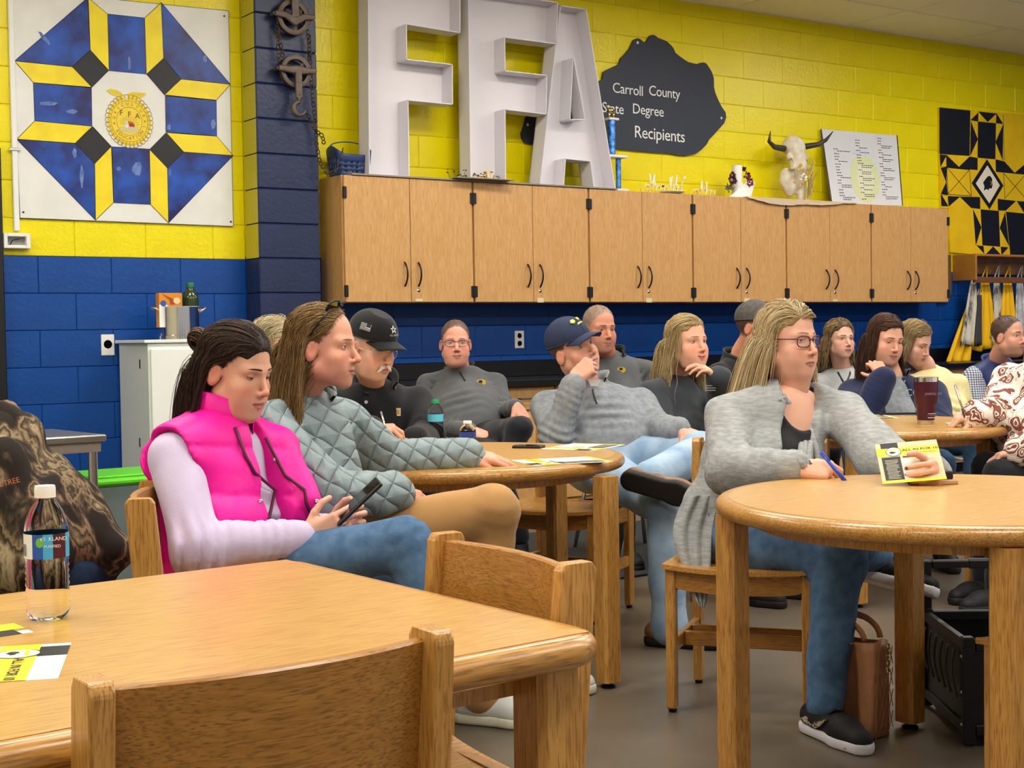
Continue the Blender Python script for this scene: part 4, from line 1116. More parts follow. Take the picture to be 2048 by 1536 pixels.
# -- oak library chair (built once, copied)
CHZ = 0.81
def make_chair():
 r = root('library_chair', (0, 0, 0), 0, 'x', 'chair', 'oak library chairs')
 L = dict(parent=r, local=True)
 for s in (-1, 1):
  prof = [(-0.165, 0.012), (-0.205, 0.012), (-0.215, 0.44), (-0.245, CHZ - 0.012), (-0.238, CHZ), (-0.188, CHZ), (-0.180, CHZ - 0.012), (-0.158, 0.56), (-0.160, 0.40)]
  x0 = s * 0.205
  o = obj('rear_post', MB().prism(prof, lambda u, v, d: V(x0 + d - 0.0145, u, v), 0.0, 0.029), M_LEG, **L)
  bv = o.modifiers.new('b', 'BEVEL'); bv.width = 0.005; bv.segments = 2; bv.limit_method = 'ANGLE'
  o = obj('front_leg', MB().box((x0, 0.19, 0.232), (0.03, 0.04, 0.44), ch=0.004), M_LEG, **L)
  obj('glide', MB().lathe([(0.011, 0.0), (0.013, 0.004), (0.013, 0.013), (0, 0.013)], 10, (x0, 0.19, 0)), M_BLKM, **L)
  obj('glide', MB().lathe([(0.011, 0.0), (0.013, 0.004), (0.013, 0.013), (0, 0.013)], 10, (x0, -0.185, 0)), M_BLKM, **L)
  obj('side_rail', MB().box((x0 - s * 0.004, -0.005, 0.40), (0.022, 0.36, 0.065), ch=0.003), M_OAKY, **L)
  obj('side_stretcher', MB().box((x0, 0.0, 0.20), (0.018, 0.36, 0.045), ch=0.003), M_OAKY, **L)
 for y in (0.19, -0.185):
  pr = [(-0.19, 0.445), (0.19, 0.445)] + [(0.19 * math.cos(a), 0.385 - 0.018 * math.sin(a)) for a in np.linspace(0, math.pi, 12)]
  obj('apron', MB().prism(pr, lambda u, v, d: V(u, y - 0.011 + d, v), 0, 0.022), M_OAKX, **L)
 for y in (0.05, -0.05):
  obj('cross_stretcher', MB().box((0, y, 0.20), (0.392, 0.016, 0.045), ch=0.003), M_OAKX, **L)
 nx, ny = 13, 13
 top = np.zeros((ny, nx, 3)); bot = top.copy()
 for i in range(ny):
  for k in range(nx):
   u, w = k / (nx - 1) * 2 - 1, i / (ny - 1) * 2 - 1
   z = 0.452 - 0.016 * (1 - u * u) * (1 - 0.5 * w * w) + 0.006 * abs(u) ** 4
   top[i, k] = (u * (0.222 + 0.004 * w), w * 0.215 + 0.01, z); bot[i, k] = top[i, k] - V(0, 0, 0.014)
 mb = MB().grid(top).grid(bot, flip=True)
 n = nx * ny
 rim = [k for k in range(nx)] + [i * nx + nx - 1 for i in range(1, ny)] + [(ny - 1) * nx + k for k in range(nx - 2, -1, -1)] + [i * nx for i in range(ny - 2, 0, -1)]
 mb.f += [(rim[j], rim[(j + 1) % len(rim)], rim[(j + 1) % len(rim)] + n, rim[j] + n) for j in range(len(rim))]
 obj('seat', mb, M_OAKY, smooth=True, autosmooth=0.7, **L)
 m = 13
 def bow(z, e):
  P = []
  for k in range(m):
   u = k / (m - 1) * 2 - 1
   P.append(V(u * 0.193, -0.205 - 0.032 * (1 - u * u) - (z - 0.6) * 0.12 + 0.02 + e, z))
  return P
 za, zb = CHZ - 0.205, CHZ - 0.012
 sec = [bow(za, -0.009), bow(zb - 0.003, -0.009), bow(zb, -0.006), bow(zb, 0.006), bow(zb - 0.003, 0.009), bow(za, 0.009)]
 Pg = np.array(sec)
 mb = MB().grid(Pg)
 mb.add(Pg[0].tolist() + Pg[-1].tolist(), [(k, k + 1, m + k + 1, m + k) for k in range(m - 1)])
 mb.f += [tuple(i * m for i in range(6)), tuple(i * m + m - 1 for i in range(6))[::-1]]
 obj('back_panel', mb, M_OAKX, smooth=True, autosmooth=0.7, **L)
 return r
chair0 = make_chair()
_first = [True]
def chair(x, y, rz, label):
 if _first[0]:
  _first[0] = False
  chair0.location = Vector((x, y, 0)); chair0.rotation_euler = (0, 0, rz); chair0['label'] = label
  WM[chair0] = Matrix.Translation((x, y, 0)) @ Matrix.Rotation(rz, 4, 'Z')
  return chair0
 return copy_tree(chair0, (x, y, 0), rz, label)
def face(d):
 return math.atan2(-d[0], d[1])
chair(-3.315, -5.915, 0.0, 'empty oak chair in the foreground, its curved back toward the camera')
chair(-2.885, -5.63, math.radians(87), 'empty oak chair tucked in at the right end of the near table')
pk = G(277, 996, CHZ)
PKF = unit(RH * 0.97 + FH * 0.18)
pkr = unit(V(PKF[1], -PKF[0], 0))
pc_ = pk + PKF * 0.215 - pkr * 0.205
chair(pc_[0], pc_[1], face(PKF), 'oak chair under the woman in the pink vest')
chair(-0.885, -4.348, math.radians(126), 'oak chair under the blonde woman in the grey cardigan')
CAPF = unit(-0.46 * RH - 0.89 * FH)
cl, cr_ = C(1073, 832, 6.2), C(1272, 860, 6.0)
cm = (cl + cr_) / 2 + CAPF * 0.215
chair(cm[0], cm[1], face(CAPF), 'oak chair under the man in the navy cap')
def side_chair(px, py, f, label):
 f = unit(f); r_ = np.cross(f, UZ); a = G(px, py, 0.45); q = a - f * 0.19 + r_ * 0.205
 chair(q[0], q[1], face(f), label)
side_chair(1989, 1283, FH * 0.7 - RH * 0.7, 'empty oak chair cut by the right picture edge, beside the near table leg')
a = C(1986, 1150, 4.80)
chair(a[0] + 0.33 * RH[0], a[1] + 0.33 * RH[1], face(FH * 0.5 - RH * 0.85), 'empty oak chair behind the black crate at the right')
# -- tables
TZ = 0.737
def oak_leg(parent, x, y, ztop, w=0.068):
 pr = [(w / 2, w / 4), (w / 4, w / 2), (-w / 4, w / 2), (-w / 2, w / 4), (-w / 2, -w / 4), (-w / 4, -w / 2), (w / 4, -w / 2), (w / 2, -w / 4)]
 pr = [(a * 1.0, b * 1.0) for a, b in [(w / 2, w * .36), (w * .36, w / 2), (-w * .36, w / 2), (-w / 2, w * .36), (-w / 2, -w * .36), (-w * .36, -w / 2), (w * .36, -w / 2), (w / 2, -w * .36)]]
 o = obj('leg', MB().prism(pr, lambda u, v, d: V(x + u, y + v, d), 0.02, ztop), M_LEG, parent)
 obj('leg_glide', MB().lathe([(0.024, 0), (0.024, 0.006), (0.012, 0.012), (0.012, 0.021)], 12, (x, y, 0)), M_BLKM, o)
def round_table(cx, cy, R, a0, label, legr=0.5, w=0.068, rz=0.0):
 r = root('round_table', (cx, cy, 0), 0, label, 'table', 'round oak tables')
 t = 0.044
 obj('table_top', MB().lathe([(0, TZ - 0.03), (R - 0.034, TZ - 0.03), (R - 0.034, TZ + 0.0006), (0, TZ + 0.0006)], 96, (cx, cy, 0), caps=False), M_TOP, r)
 prof = [(R - 0.035, TZ)] + [(R - 0.022 + 0.022 * math.sin(b), TZ - t / 2 + t / 2 * math.cos(b)) for b in np.linspace(0, math.pi, 12)] + [(R - 0.035, TZ - t), (R - 0.035, TZ)]
 obj('rim', MB().lathe(prof, 96, (cx, cy, 0), caps=False), M_RIM, r, smooth=True, autosmooth=0.9)
 obj('frame', MB().lathe([(R - 0.12, TZ - t - 0.03), (R - 0.10, TZ - t - 0.03), (R - 0.10, TZ - 0.028), (R - 0.12, TZ - 0.028), (R - 0.12, TZ - t - 0.03)], 48, (cx, cy, 0), caps=False), M_LEG, r)
 for k in range(4):
  a = a0 + k * math.pi / 2
  oak_leg(r, cx + legr * math.cos(a), cy + legr * math.sin(a), TZ - t, w)
 return r
la = C(1487, 1300, 3.45)
RT = V(-1.075, -5.27, 0)
round_table(RT[0], RT[1], 0.585, math.radians(141), 'round oak table in front of the blonde woman in the grey cardigan', 0.545)
MT = V(-1.338, -3.325, 0)
lm = C(1215, 1250, 4.66)
round_table(MT[0], MT[1], 0.611, math.atan2(lm[1] - MT[1], lm[0] - MT[0]), 'round oak table in the middle, with water bottles and two phones', np.linalg.norm(lm[:2] - MT[:2]))
R2T = V(0.928, -3.227, 0)
lr = G(1938, 1182, 0.0)
round_table(R2T[0], R2T[1], 0.61, math.atan2(lr[1] - R2T[1], lr[0] - R2T[0]), 'round oak table at the back right with the maroon tumbler', 0.5, 0.072)
tr_ = root('rectangular_table', (-3.55, -5.60, 0), math.radians(3.4), 'rectangular oak table in the left foreground with rounded edge', 'table')
HX, HY, t = 0.785, 0.47, 0.044
Lc = dict(parent=tr_, local=True)
obj('table_top', MB().box((0, 0, TZ - 0.0145), (2 * (HX - 0.03), 2 * (HY - 0.03), 0.031)), M_TOP, **Lc)
sec = [(-0.004, 0.0)] + [(-0.0 + 0.022 * math.sin(b) + 0.008, -t / 2 + t / 2 * math.cos(b)) for b in np.linspace(0, math.pi, 12)] + [(-0.004, -t)]
outl = []
rc = 0.045
for (sx, sy, a0) in ((1, 1, 0), (-1, 1, 90), (-1, -1, 180), (1, -1, 270)):
 for k in range(7):
  an = math.radians(a0 + k * 15)
  outl.append((sx * (HX - 0.03 - rc) + rc * math.cos(an), sy * (HY - 0.03 - rc) + rc * math.sin(an), math.cos(an), math.sin(an)))
Pg = np.array([[(x + nx_ * e, y + ny_ * e, TZ + z) for (x, y, nx_, ny_) in outl] for e, z in sec])
obj('rim', MB().grid(Pg, closed=True), M_RIM, smooth=True, autosmooth=0.9, **Lc)
obj('frame', MB().box((0, 0, TZ - 0.06), (1.36, 0.74, 0.06)), M_LEG, **Lc)
for sx in (-1, 1):
 for sy in (-1, 1):
  w = 0.075; x, y = sx * (HX - 0.075), sy * (HY - 0.075)
  pr = [(w / 2, w * .36), (w * .36, w / 2), (-w * .36, w / 2), (-w / 2, w * .36), (-w / 2, -w * .36), (-w * .36, -w / 2), (w * .36, -w / 2), (w / 2, -w * .36)]
  o = obj('leg', MB().prism(pr, lambda u, v, d: V(x + u, y + v, d), 0.02, TZ - t), M_LEG, **Lc)
  obj('leg_glide', MB().lathe([(0.024, 0), (0.024, 0.006), (0.012, 0.012), (0.012, 0.021)], 12, (x, y, 0)), M_BLKM, o, local=True)
# -- water bottles
M_PET = mat('clear_plastic', '#ffffff', 0.03, trans=1.0, ior=1.08, spec=0.5)
M_WATER = mat('water', '#ffffff', 0.0, trans=1.0, ior=1.33)
M_LABB = mat('label_blue', '#1b57b8', 0.35); M_LABW = mat('label_pale', '#dfe9f2', 0.35)
def bottle(px, py, z, label, cap='white', H=0.205, R=0.0325, kind='near', turn=0.0):
 P = G(px, py, z)
 r = root('water_bottle', P, 0, label, 'bottle', 'plastic water bottles')
 k = H / 0.205
 pr = [(0.010, 0.003), (0.020, 0.0), (0.026, 0.001), (R - 0.001, 0.012)]
 zz = 0.016
 while zz < 0.088:
  pr += [(R, zz), (R * 0.955, zz + 0.005)]; zz += 0.0095
 pr += [(R, 0.092), (R * 0.99, 0.096), (R * 0.99, 0.132), (R, 0.136), (R * 0.97, 0.145), (R * 0.8, 0.163), (R * 0.55, 0.176), (0.0135, 0.184), (0.0125, 0.188), (0.0125, 0.19)]
 pr = [(a, b * k) for a, b in pr]
 obj('bottle_shell', MB().lathe(pr, 28, P + V(0, 0, 0.0008), caps=False), M_PET, r, smooth=True)
 lvl = 0.16 if kind == 'near' else 0.145
 wpr = [(a * 0.96, b) for a, b in pr if b < lvl * k]; wpr = [(0, wpr[0][1] + 0.002)] + wpr + [(wpr[-1][0], lvl * k), (0, lvl * k)]
 cm = {'white': M_WHT, 'green': mat('cap_bright_green', '#1f9c5a', 0.4)}[cap]
 c = MB().lathe([(0.0155, 0.186 * k), (0.0155, 0.2 * k), (0.0145, 0.204 * k), (0, 0.204 * k)], 24, P)
 obj('cap', c, cm, r, smooth=True, autosmooth=0.6)
 lb = MB()
 z0, z1 = (0.096 * k, 0.133 * k)
 arcs = [(0, 1, M_LABB)] if kind != 'near' else [(0, 0.16, M_LABW), (0.16, 0.24, M_LABB), (0.24, 0.31, mat('label_aqua', '#3fa9dc', 0.35)), (0.31, 0.42, mat('label_dark', '#4a1020', 0.35)), (0.42, 1, mat('label_aqua', '#3fa9dc', 0.35))]
 if kind == 'two': arcs = [(0, 0.42, mat('label_sky', '#5fc4e0', 0.35)), (0.42, 1, mat('label_navy2', '#2d4f9a', 0.35))]
 if kind == 'small': arcs = [(0, 1, mat('label_indigo', '#27408c', 0.35))]
 vw = math.atan2(-FH[1], -FH[0])
 for a, b, m in arcs:
  n = max(3, int((b - a) * 40)); Rl = R * 1.004 + 0.0004
  Pg = []
  for zq in (z0, z1):
   Pg.append([P + V(Rl * math.cos(vw - 1.35 + turn + (a + (b - a) * q / n) * 6.2832), Rl * math.sin(vw - 1.35 + turn + (a + (b - a) * q / n) * 6.2832), zq) for q in range(n + 1)])
  obj('label_band', MB().grid(np.array(Pg)), m, r, smooth=True)
 if kind == 'near':
  def on(a, zq): return P + V((R * 1.004 + 0.001) * math.cos(a), (R * 1.004 + 0.001) * math.sin(a), zq)
  an = vw + 0.35
  tdir = V(-math.sin(an), math.cos(an), 0)
  text('lettering', 'KIRKLAND', 0.008, on(an + 0.28, 0.126), tdir, UZ, M_WHT, r)
  text('lettering', 'PURIFIED', 0.006, on(an + 0.22, 0.115), tdir, UZ, M_WHT, r)
  an2 = vw - 0.55
  Pg = [[on(an2 + q * 0.08, zq) for q in range(6)] for zq in (0.1, 0.113)]
  bars = MB()
  for q in range(8):
   aa_ = vw - 1.1 + q * 0.05
   bars.add([on(aa_, 0.1), on(aa_ + 0.022, 0.1), on(aa_ + 0.022, 0.118), on(aa_, 0.118)], [(0, 1, 2, 3)])
  obj('barcode', bars, M_PBLK, r, fixn=False)
  gl = [on(vw + 0.02 + 0.18 * math.cos(q), 0.121 + 0.0075 * math.sin(q)) for q in np.linspace(0, 6.28, 13)[:-1]]
  obj('leaf_mark', MB().add(gl, [tuple(range(12))]), mat('leaf_green', '#69b84a', 0.4), r, fixn=False)
 return r
bottle(97, 1238, TZ + 0.0006, 'clear water bottle with white cap standing on the near table', 'white', 0.205, 0.0325, 'near')
bottle(872, 881, TZ + 0.0006, 'water bottle with green cap on the middle table', 'green', 0.165, 0.032, 'two')
bottle(936, 903, TZ + 0.0006, 'short half-empty water bottle with white cap and dark blue label', 'white', 0.112, 0.030, 'small')
# -- flyers
def flyer(name, O, ux, uy, label, W=0.216, H=0.279, th=0.0004, cx=0.0, M_P=None, mode='full', cat='flyer'):
 """O top-left corner, ux reading direction, uy toward the sheet's top"""
 ux = unit(ux); uy = unit(np.asarray(uy) - ux * (np.asarray(uy) @ ux)); n = np.cross(ux, uy)
 O = np.asarray(O, float)
 def at(u, v, d=0.0):
  w = 1.0 - cx * (1 - (2 * u - 1) ** 2)
  return O + ux * (u * W) - uy * (v * H) + n * (d + cx * 0.05 * (1 - (2 * u - 1) ** 2))
 r = root(name, at(0.5, 0.5), 0, label, cat)
 def sheet(u0, v0, u1, v1, d, m, nm, sh=0.0):
  k = 6 if cx else 1
  Pg = np.array([[at(u0 + (u1 - u0) * i / k + sh * (j - v0), j, d) for i in range(k + 1)] for j in (v0, v1)])
  Pb = np.array([[at(u0 + (u1 - u0) * i / k + sh * (j - v0), j, d - 0.0003) for i in range(k + 1)] for j in (v0, v1)])
  obj(nm, MB().grid(Pg).grid(Pb, flip=True), m, r, fixn=False)
 sheet(0, 0, 1, 1, 0.0, M_P or M_PAPER, 'sheet')
 sheet(0.08, 0.0, 0.36, 0.14, 0.0003, M_PBLK, 'black_print')
 sheet(0.52, 0.02, 0.96, 0.16, 0.0003, M_P or mat('print_pale', '#d8d4ca', 0.7), 'pale_print')
 sheet(0.0, 0.14, 1.0, 0.33, 0.0005, M_PYEL, 'yellow_band')
 sheet(0.06, 0.36, 0.36, 0.93, 0.0003, M_PBLK, 'black_print')
 sheet(0.36, 0.42, 0.52, 0.95, 0.0003, mat('print_grey2', '#c9c4ba', 0.7), 'grey_print')
 sheet(0.40, 0.36, 0.62, 0.40, 0.0005, mat('print_brown', '#4a3a2a', 0.7), 'dark_bar')
 sheet(0.0, 0.94, 1.0, 1.0, 0.0005, M_PYEL, 'yellow_band')
 cc = [(0.27 + 0.13 * math.cos(a), 0.235 + 0.115 * math.sin(a)) for a in np.linspace(0, 6.283, 25)[:-1]]
 obj('logo_disc', MB().add([at(u, v, 0.0008) for u, v in cc], [tuple(range(24))]), M_PBLK, r, fixn=False)
 obj('logo_disc', MB().add([at(0.27 + (u - 0.27) * 0.9, 0.235 + (v - 0.235) * 0.9, 0.001) for u, v in cc], [tuple(range(24))]), mat('logo_cream', '#efe9c8', 0.6), r, fixn=False)
 hd = [(0.20, 0.27), (0.21, 0.235), (0.25, 0.225), (0.27, 0.24), (0.30, 0.245), (0.31, 0.265), (0.28, 0.275), (0.26, 0.29), (0.23, 0.285)]
 obj('logo_head', MB().add([at(u, v, 0.0012) for u, v in hd], [tuple(range(len(hd)))]), M_PBLK, r, fixn=False)
 sheet(0.2, 0.18, 0.34, 0.20, 0.0012, M_PYEL, 'logo_stroke')
 text('lettering', 'ALL IN FOR 10', 0.0195 * W / 0.216, at(0.70, 0.215), ux, uy, M_PBLK, r, depth=0.0013, bold=0.0004)
 ln = MB(); R = random.Random(4)
 for i in range(15):
  v = 0.44 + i * 0.032; w0 = 0.10 + 0.02 * R.random(); w1 = 0.32 - 0.05 * R.random()
  ln.add([at(w0, v, 0.0008), at(w1, v, 0.0008), at(w1, v + 0.012, 0.0008), at(w0, v + 0.012, 0.0008)], [(0, 1, 2, 3)])
 obj('printed_lines', ln, mat('print_light', '#b9b2a2', 0.7), r, fixn=False)
 ln = MB()
 for i in range(13):
  v = 0.45 + i * 0.036; w0 = 0.56; w1 = 0.93 - 0.08 * R.random()
  ln.add([at(w0, v, 0.0005), at(w1, v, 0.0005), at(w1, v + 0.008, 0.0005), at(w0, v + 0.008, 0.0005)], [(0, 1, 2, 3)])
 ln.add([at(0.55, 0.285, 0.0012), at(0.95, 0.285, 0.0012), at(0.95, 0.3, 0.0012), at(0.55, 0.3, 0.0012)], [(0, 1, 2, 3)])
 obj('printed_lines', ln, mat('print_mid', '#8f887a', 0.7), r, fixn=False)
 return r
def flat_flyer(px0, px1, label, W=0.216, H=0.279, z=TZ + 0.0012, flip=False):
 """px0 = top-left corner pixel of the sheet, px1 = pixel toward its top-right corner"""
 a, b = G(px0[0], px0[1], z), G(px1[0], px1[1], z)
 ux = unit(b - a); uy = np.cross(UZ, ux)
 return flyer('event_flyer', a, ux, uy, label, W, H)
flat_flyer((143, 1285), (119, 1349), 'flyer with yellow band lying nearest the camera on the left table')
a = G(68, 1264, TZ + 0.0012); e1 = unit(G(0, 1235, TZ) - a)
flyer('event_flyer', a, np.cross(UZ, e1), -e1, 'flyer lying behind the other one, beside the water bottle on near table')
flat_flyer((1187, 901), (1082, 898), 'flyer lying by the elbow of the man in the navy cap')
flat_flyer((1068, 931), (1015, 919), 'flyer under the fingers of the man in the quilted jacket')
a = G(955, 893, TZ + 0.001);
flyer('event_flyer', a, V(-0.6, 0.75, 0), V(0.75, 0.6, 0), 'flyer half hidden behind the short water bottle')
a = C(1800, 838, 6.3); a = G(1798, 836, TZ + 0.0012)
flyer('event_flyer', a, -RH, -FH, 'flyer with black print lying left of the maroon tumbler', 0.24, 0.279)
a = G(2003, 847, TZ + 0.0012)
flyer('event_flyer', a, -RH * 0.98 + FH * 0.1, -FH * 0.2 + RH * 0.05 + FH * 0.0 - FH, 'flyer the woman in the paisley blouse writes on', 0.22, 0.1)
a = G(905, 884, TZ + 0.0012)
o = root('paper_sheet', a, 0, 'white paper in front of the man with the black cap', 'paper')
b0 = G(790, 876, TZ + 0.0012)
obj('sheet', MB().add([a, a + FH * 0.25 - RH * 0.03, b0 + FH * 0.2, b0], [(0, 1, 2, 3)]), M_PAPER, o, fixn=False)
c0_ = (a + b0) / 2 + V(0, 0, 0.0006)
obj('black_print', MB().add([c0_, c0_ + RH * 0.1, c0_ + RH * 0.12 + FH * 0.1, c0_ + FH * 0.1], [(0, 1, 2, 3)]), M_PBLK, o, fixn=False)
# -- phones, tablet, folder, notebook, tumbler
M_GLASS = mat('phone_glass', '#0c0d10', 0.06, spec=0.7)
def slab(name, P, ux, L, W, T, label, cat, m_edge, m_face, nrm=UZ, ch=0.002, parts='screen'):
 ux = unit(ux); n = unit(nrm); uy = np.cross(n, ux)
 A = np.stack([ux, uy, n], 1)
 r = root(name, P, 0, label, cat)
 obj('case', MB().box(P + n * T / 2, (L, W, T), A, ch=ch), m_edge, r)
 obj(parts, MB().box(P + n * (T + 0.0003), (L * 0.95, W * 0.93, 0.0008), A), m_face, r)
 return r, A
slab('smartphone', (G(1031, 892, TZ + 0.0008) + G(1085, 899, TZ + 0.0008)) / 2, RH * 0.9 - FH * 0.3, 0.11, 0.066, 0.009, 'black smartphone lying on the middle table beside a flyer', 'phone', M_BLACK, M_GLASS)
tp = G(893, 934, TZ + 0.0008)
slab('tablet_computer', tp, RH * 0.93 + FH * 0.36, 0.15, 0.10, 0.008, 'silver tablet at the middle table edge under the quilted sleeve', 'tablet', M_BRUSH, M_GLASS)
slab('folder', G(1800, 829, TZ + 0.0015), RH, 0.20, 0.03, 0.008, 'black folder lying before the woman in the navy fleece', 'folder', M_BLACK, M_BLACK)
nb = G(1868, 968, TZ + 0.0008)
slab('notebook', nb + FH * 0.03, RH * 0.99 + FH * 0.1, 0.11, 0.11, 0.012, 'tan notebook on the near right table under a black wallet', 'notebook', mat('notebook_tan', '#c39a78', 0.6), mat('notebook_tan', '#c39a78', 0.6), parts='cover')
slab('wallet', nb + FH * 0.035 + V(0, 0, 0.0135), RH, 0.10, 0.085, 0.02, 'black wallet lying on top of the tan notebook', 'wallet', M_BLACK, mat('leather_black', '#16171a', 0.5), parts='flap')
P = G(1852, 848, TZ + 0.0008)
tm = root('tumbler', P, 0, 'maroon insulated tumbler with steel rim and base on back table', 'tumbler')
M_MAR = mat('maroon_coat', '#4a1c30', 0.35, metal=0.3)
obj('tumbler_base', MB().lathe([(0, 0), (0.035, 0), (0.037, 0.005), (0.0372, 0.018)], 32, P), M_BRUSH, tm, smooth=True, autosmooth=0.7)
obj('tumbler_body', MB().lathe([(0.0372, 0.018), (0.040, 0.062), (0.042, 0.082), (0.0485, 0.094), (0.0515, 0.16), (0.0525, 0.186)], 32, P, caps=False), M_MAR, tm, smooth=True)
obj('tumbler_rim', MB().lathe([(0.0525, 0.186), (0.053, 0.205), (0.051, 0.206), (0.049, 0.19), (0, 0.188)], 32, P, caps=False), M_STEEL, tm, smooth=True, autosmooth=0.7)
obj('tumbler_lid', MB().lathe([(0.049, 0.192), (0.049, 0.2), (0.044, 0.203), (0, 0.203)], 28, P), mat('lid_smoke', '#7d7a78', 0.2), tm)
vd = unit(-FH + RH * 0.35)
td = np.cross(UZ, vd)
text('lettering', 'CARROLL CO', 0.014, P + vd * 0.0525 + V(0, 0, 0.134), td, UZ, mat('etch_silver', '#b6a3a8', 0.3, metal=0.8), tm, depth=0.0008)
text('lettering', 'YETI', 0.014, P + vd * 0.042 + V(0, 0, 0.038), td, UZ, MATS['etch_silver'], tm, depth=0.0012)
sq = P + vd * 0.043 + V(0, 0, 0.038)
obj('logo_frame', MB().tube([sq - td * 0.02 - UZ * 0.009, sq + td * 0.02 - UZ * 0.009, sq + td * 0.02 + UZ * 0.009, sq - td * 0.02 + UZ * 0.009, sq - td * 0.02 - UZ * 0.009], 0.0008, 4), MATS['etch_silver'], tm)
# -- handbag on the floor
bgp = G(1742, 1482, 0)
e1 = unit(-RH * 0.6 + FH * 0.8)
e2 = unit(RH * 0.8 + FH * 0.6)
hb = root('handbag', bgp + e1 * 0.10 + e2 * 0.07, 0, 'tan leather tote handbag with quilted end standing on the floor', 'handbag')
M_TAN = mat('tan_leather', '#b8835c', 0.42, spec=0.5, bump=(14, 0.5, 0.02))
BL, BWd, BHt = 0.22, 0.095, 0.28
rows, n = 9, 40
Pg = np.zeros((rows, n, 3))
ctr = bgp + e1 * BL / 2 + e2 * BWd / 2
for i in range(rows):
 t = i / (rows - 1)
 for k in range(n):
  a = 2 * math.pi * k / n
  c, s = math.cos(a), math.sin(a)
  sq = (abs(c) ** 8 + abs(s) ** 8) ** (-1 / 8)
  l = BL / 2 * (1.0 + 0.05 * t); w = BWd / 2 * (1 - 0.30 * t * t)
  p = ctr + e1 * (c * sq * l) + e2 * (s * sq * w) + V(0, 0, 0.004 + BHt * t - 0.02 * t * (1 - abs(c) ** 2))
  crease = 0.02 * math.exp(-((c * sq + 0.35) / 0.25) ** 2) * math.sin(math.pi * t) if s < 0 else 0
  Pg[i, k] = p + e2 * crease
mb = MB().grid(Pg, closed=True); mb.f.append(tuple(range(n)))
o = obj('bag_body', mb, M_TAN, hb, smooth=True)
md = o.modifiers.new('t', 'SOLIDIFY'); md.thickness = 0.004
st_ = MB()
E3 = lambda u, v: bgp - e1 * 0.0095 + e2 * (BWd * 0.5 + (u - 0.5) * BWd * (1 - 0.28 * v * v)) - e1 * (0.0075 * v) + V(0, 0, 0.004 + BHt * v)
for k in range(-5, 6):
 for sg in (1, -1):
  pts = [E3(u, k * 0.22 + 0.5 + sg * (u - 0.5) * 1.1) for u in np.linspace(0.12, 0.88, 9) if 0.03 < k * 0.22 + 0.5 + sg * (u - 0.5) * 1.1 < 0.97]
  if len(pts) > 1: st_.tube(pts, 0.0016, 4)
obj('quilt_stitch', st_, mat('tan_stitch', '#96633f', 0.5), hb)
obj('edge_piping', MB().tube([E3(0.1, v) for v in np.linspace(0, 1, 9)], 0.003, 6), MATS['tan_stitch'], hb, smooth=True)
for s, dz in ((0.0, 0.05), (0.07, 0.055)):
 c = bgp + e1 * (0.05) + e2 * (0.035 + s) + V(0, 0, BHt - 0.01)
 pts = [c + e1 * (0.05 - 0.05 * math.cos(a)) * 1.6 + V(0, 0, dz * math.sin(a)) for a in np.linspace(0, math.pi, 13)]
 obj('bag_handle', MB().tube(pts, 0.011, 6, flat=0.35, up=e2), MATS['tan_leather'], hb, smooth=True)
obj('bag_lining', MB().add([Pg[6, k] for k in range(n)], [tuple(range(n))]), mat('lining', '#4a2a24', 0.8), hb)
for s in (0, 1):
 cc = bgp + e1 * (0.02 if s else 0.07) + e2 * (0.06 if s else 0.0) + V(0, 0, BHt * (0.93 if s else 0.99)) - (e1 * 0.034 if s else e2 * 0.0)
 for k in range(7):
  p = cc + (V(0, 0, -0.012 * k) if s else e1 * 0.014 * k + V(0, 0, -0.004 * abs(3 - k)))
  ring = [p + 0.008 * (math.cos(a) * (UZ if s else e1) + 0.7 * math.sin(a) * (e1 if k % 2 else e2)) for a in np.linspace(0, 6.283, 9)]
  obj('chain_ring', MB().tube(ring, 0.0022, 4, caps=False), M_GOLD, hb)
# -- folding black crate trolley
kp = G(1936, 1492, 0); lp = G(1853, 1412, 0)
f1_ = unit(lp - kp); f1_[2] = 0; f2_ = unit(V(f1_[1], -f1_[0], 0))
if f2_ @ RH < 0: f2_ = -f2_
ct = root('folding_crate', kp + f1_ * 0.2 + f2_ * 0.15, 0, 'black folding crate with bungee cords and raised handle under the table', 'crate')
LW, DW, HT = np.linalg.norm(lp - kp), 0.34, 0.30
cor = [kp, kp + f1_ * LW, kp + f1_ * LW + f2_ * DW, kp + f2_ * DW]
M_CR = mat('crate_black', '#0e0e12', 0.45)
Ac = np.stack([f1_, f2_, UZ], 1)
for c in cor:
 obj('corner_post', MB().box(c + V(0, 0, HT / 2 + 0.005), (0.034, 0.034, HT), Ac, ch=0.004), M_CR, ct)
for i in range(4):
 a, b = cor[i], cor[(i + 1) % 4]
 A = np.stack([unit(b - a), np.cross(UZ, unit(b - a)), UZ], 1)
 for z in (0.045, HT - 0.02):
  obj('crate_rail', MB().box((a + b) / 2 + V(0, 0, z), (np.linalg.norm(b - a) - 0.036, 0.022, 0.03), A, ch=0.003), M_CR, ct)
 obj('crate_panel', MB().box((a + b) / 2 + V(0, 0, HT / 2), (np.linalg.norm(b - a) - 0.036, 0.006, HT - 0.07), A), M_CR, ct)
obj('crate_floor', MB().box((cor[0] + cor[2]) / 2 + V(0, 0, 0.05), (LW, DW, 0.008), Ac), M_CR, ct)
a, b = cor[1] + V(0, 0, HT), cor[2] + V(0, 0, HT)
for p in (a, b):
 obj('handle_post', MB().box(p + V(0, 0, 0.075), (0.03, 0.03, 0.15), Ac, ch=0.004), M_CR, ct)
 obj('screw', MB().lathe([(0.006, 0), (0.005, 0.003), (0, 0.004)], 8, p + V(0, 0, 0.05) - f2_ * 0.016, np.stack([f1_, UZ, -f2_], 1)), M_BRUSH, ct)
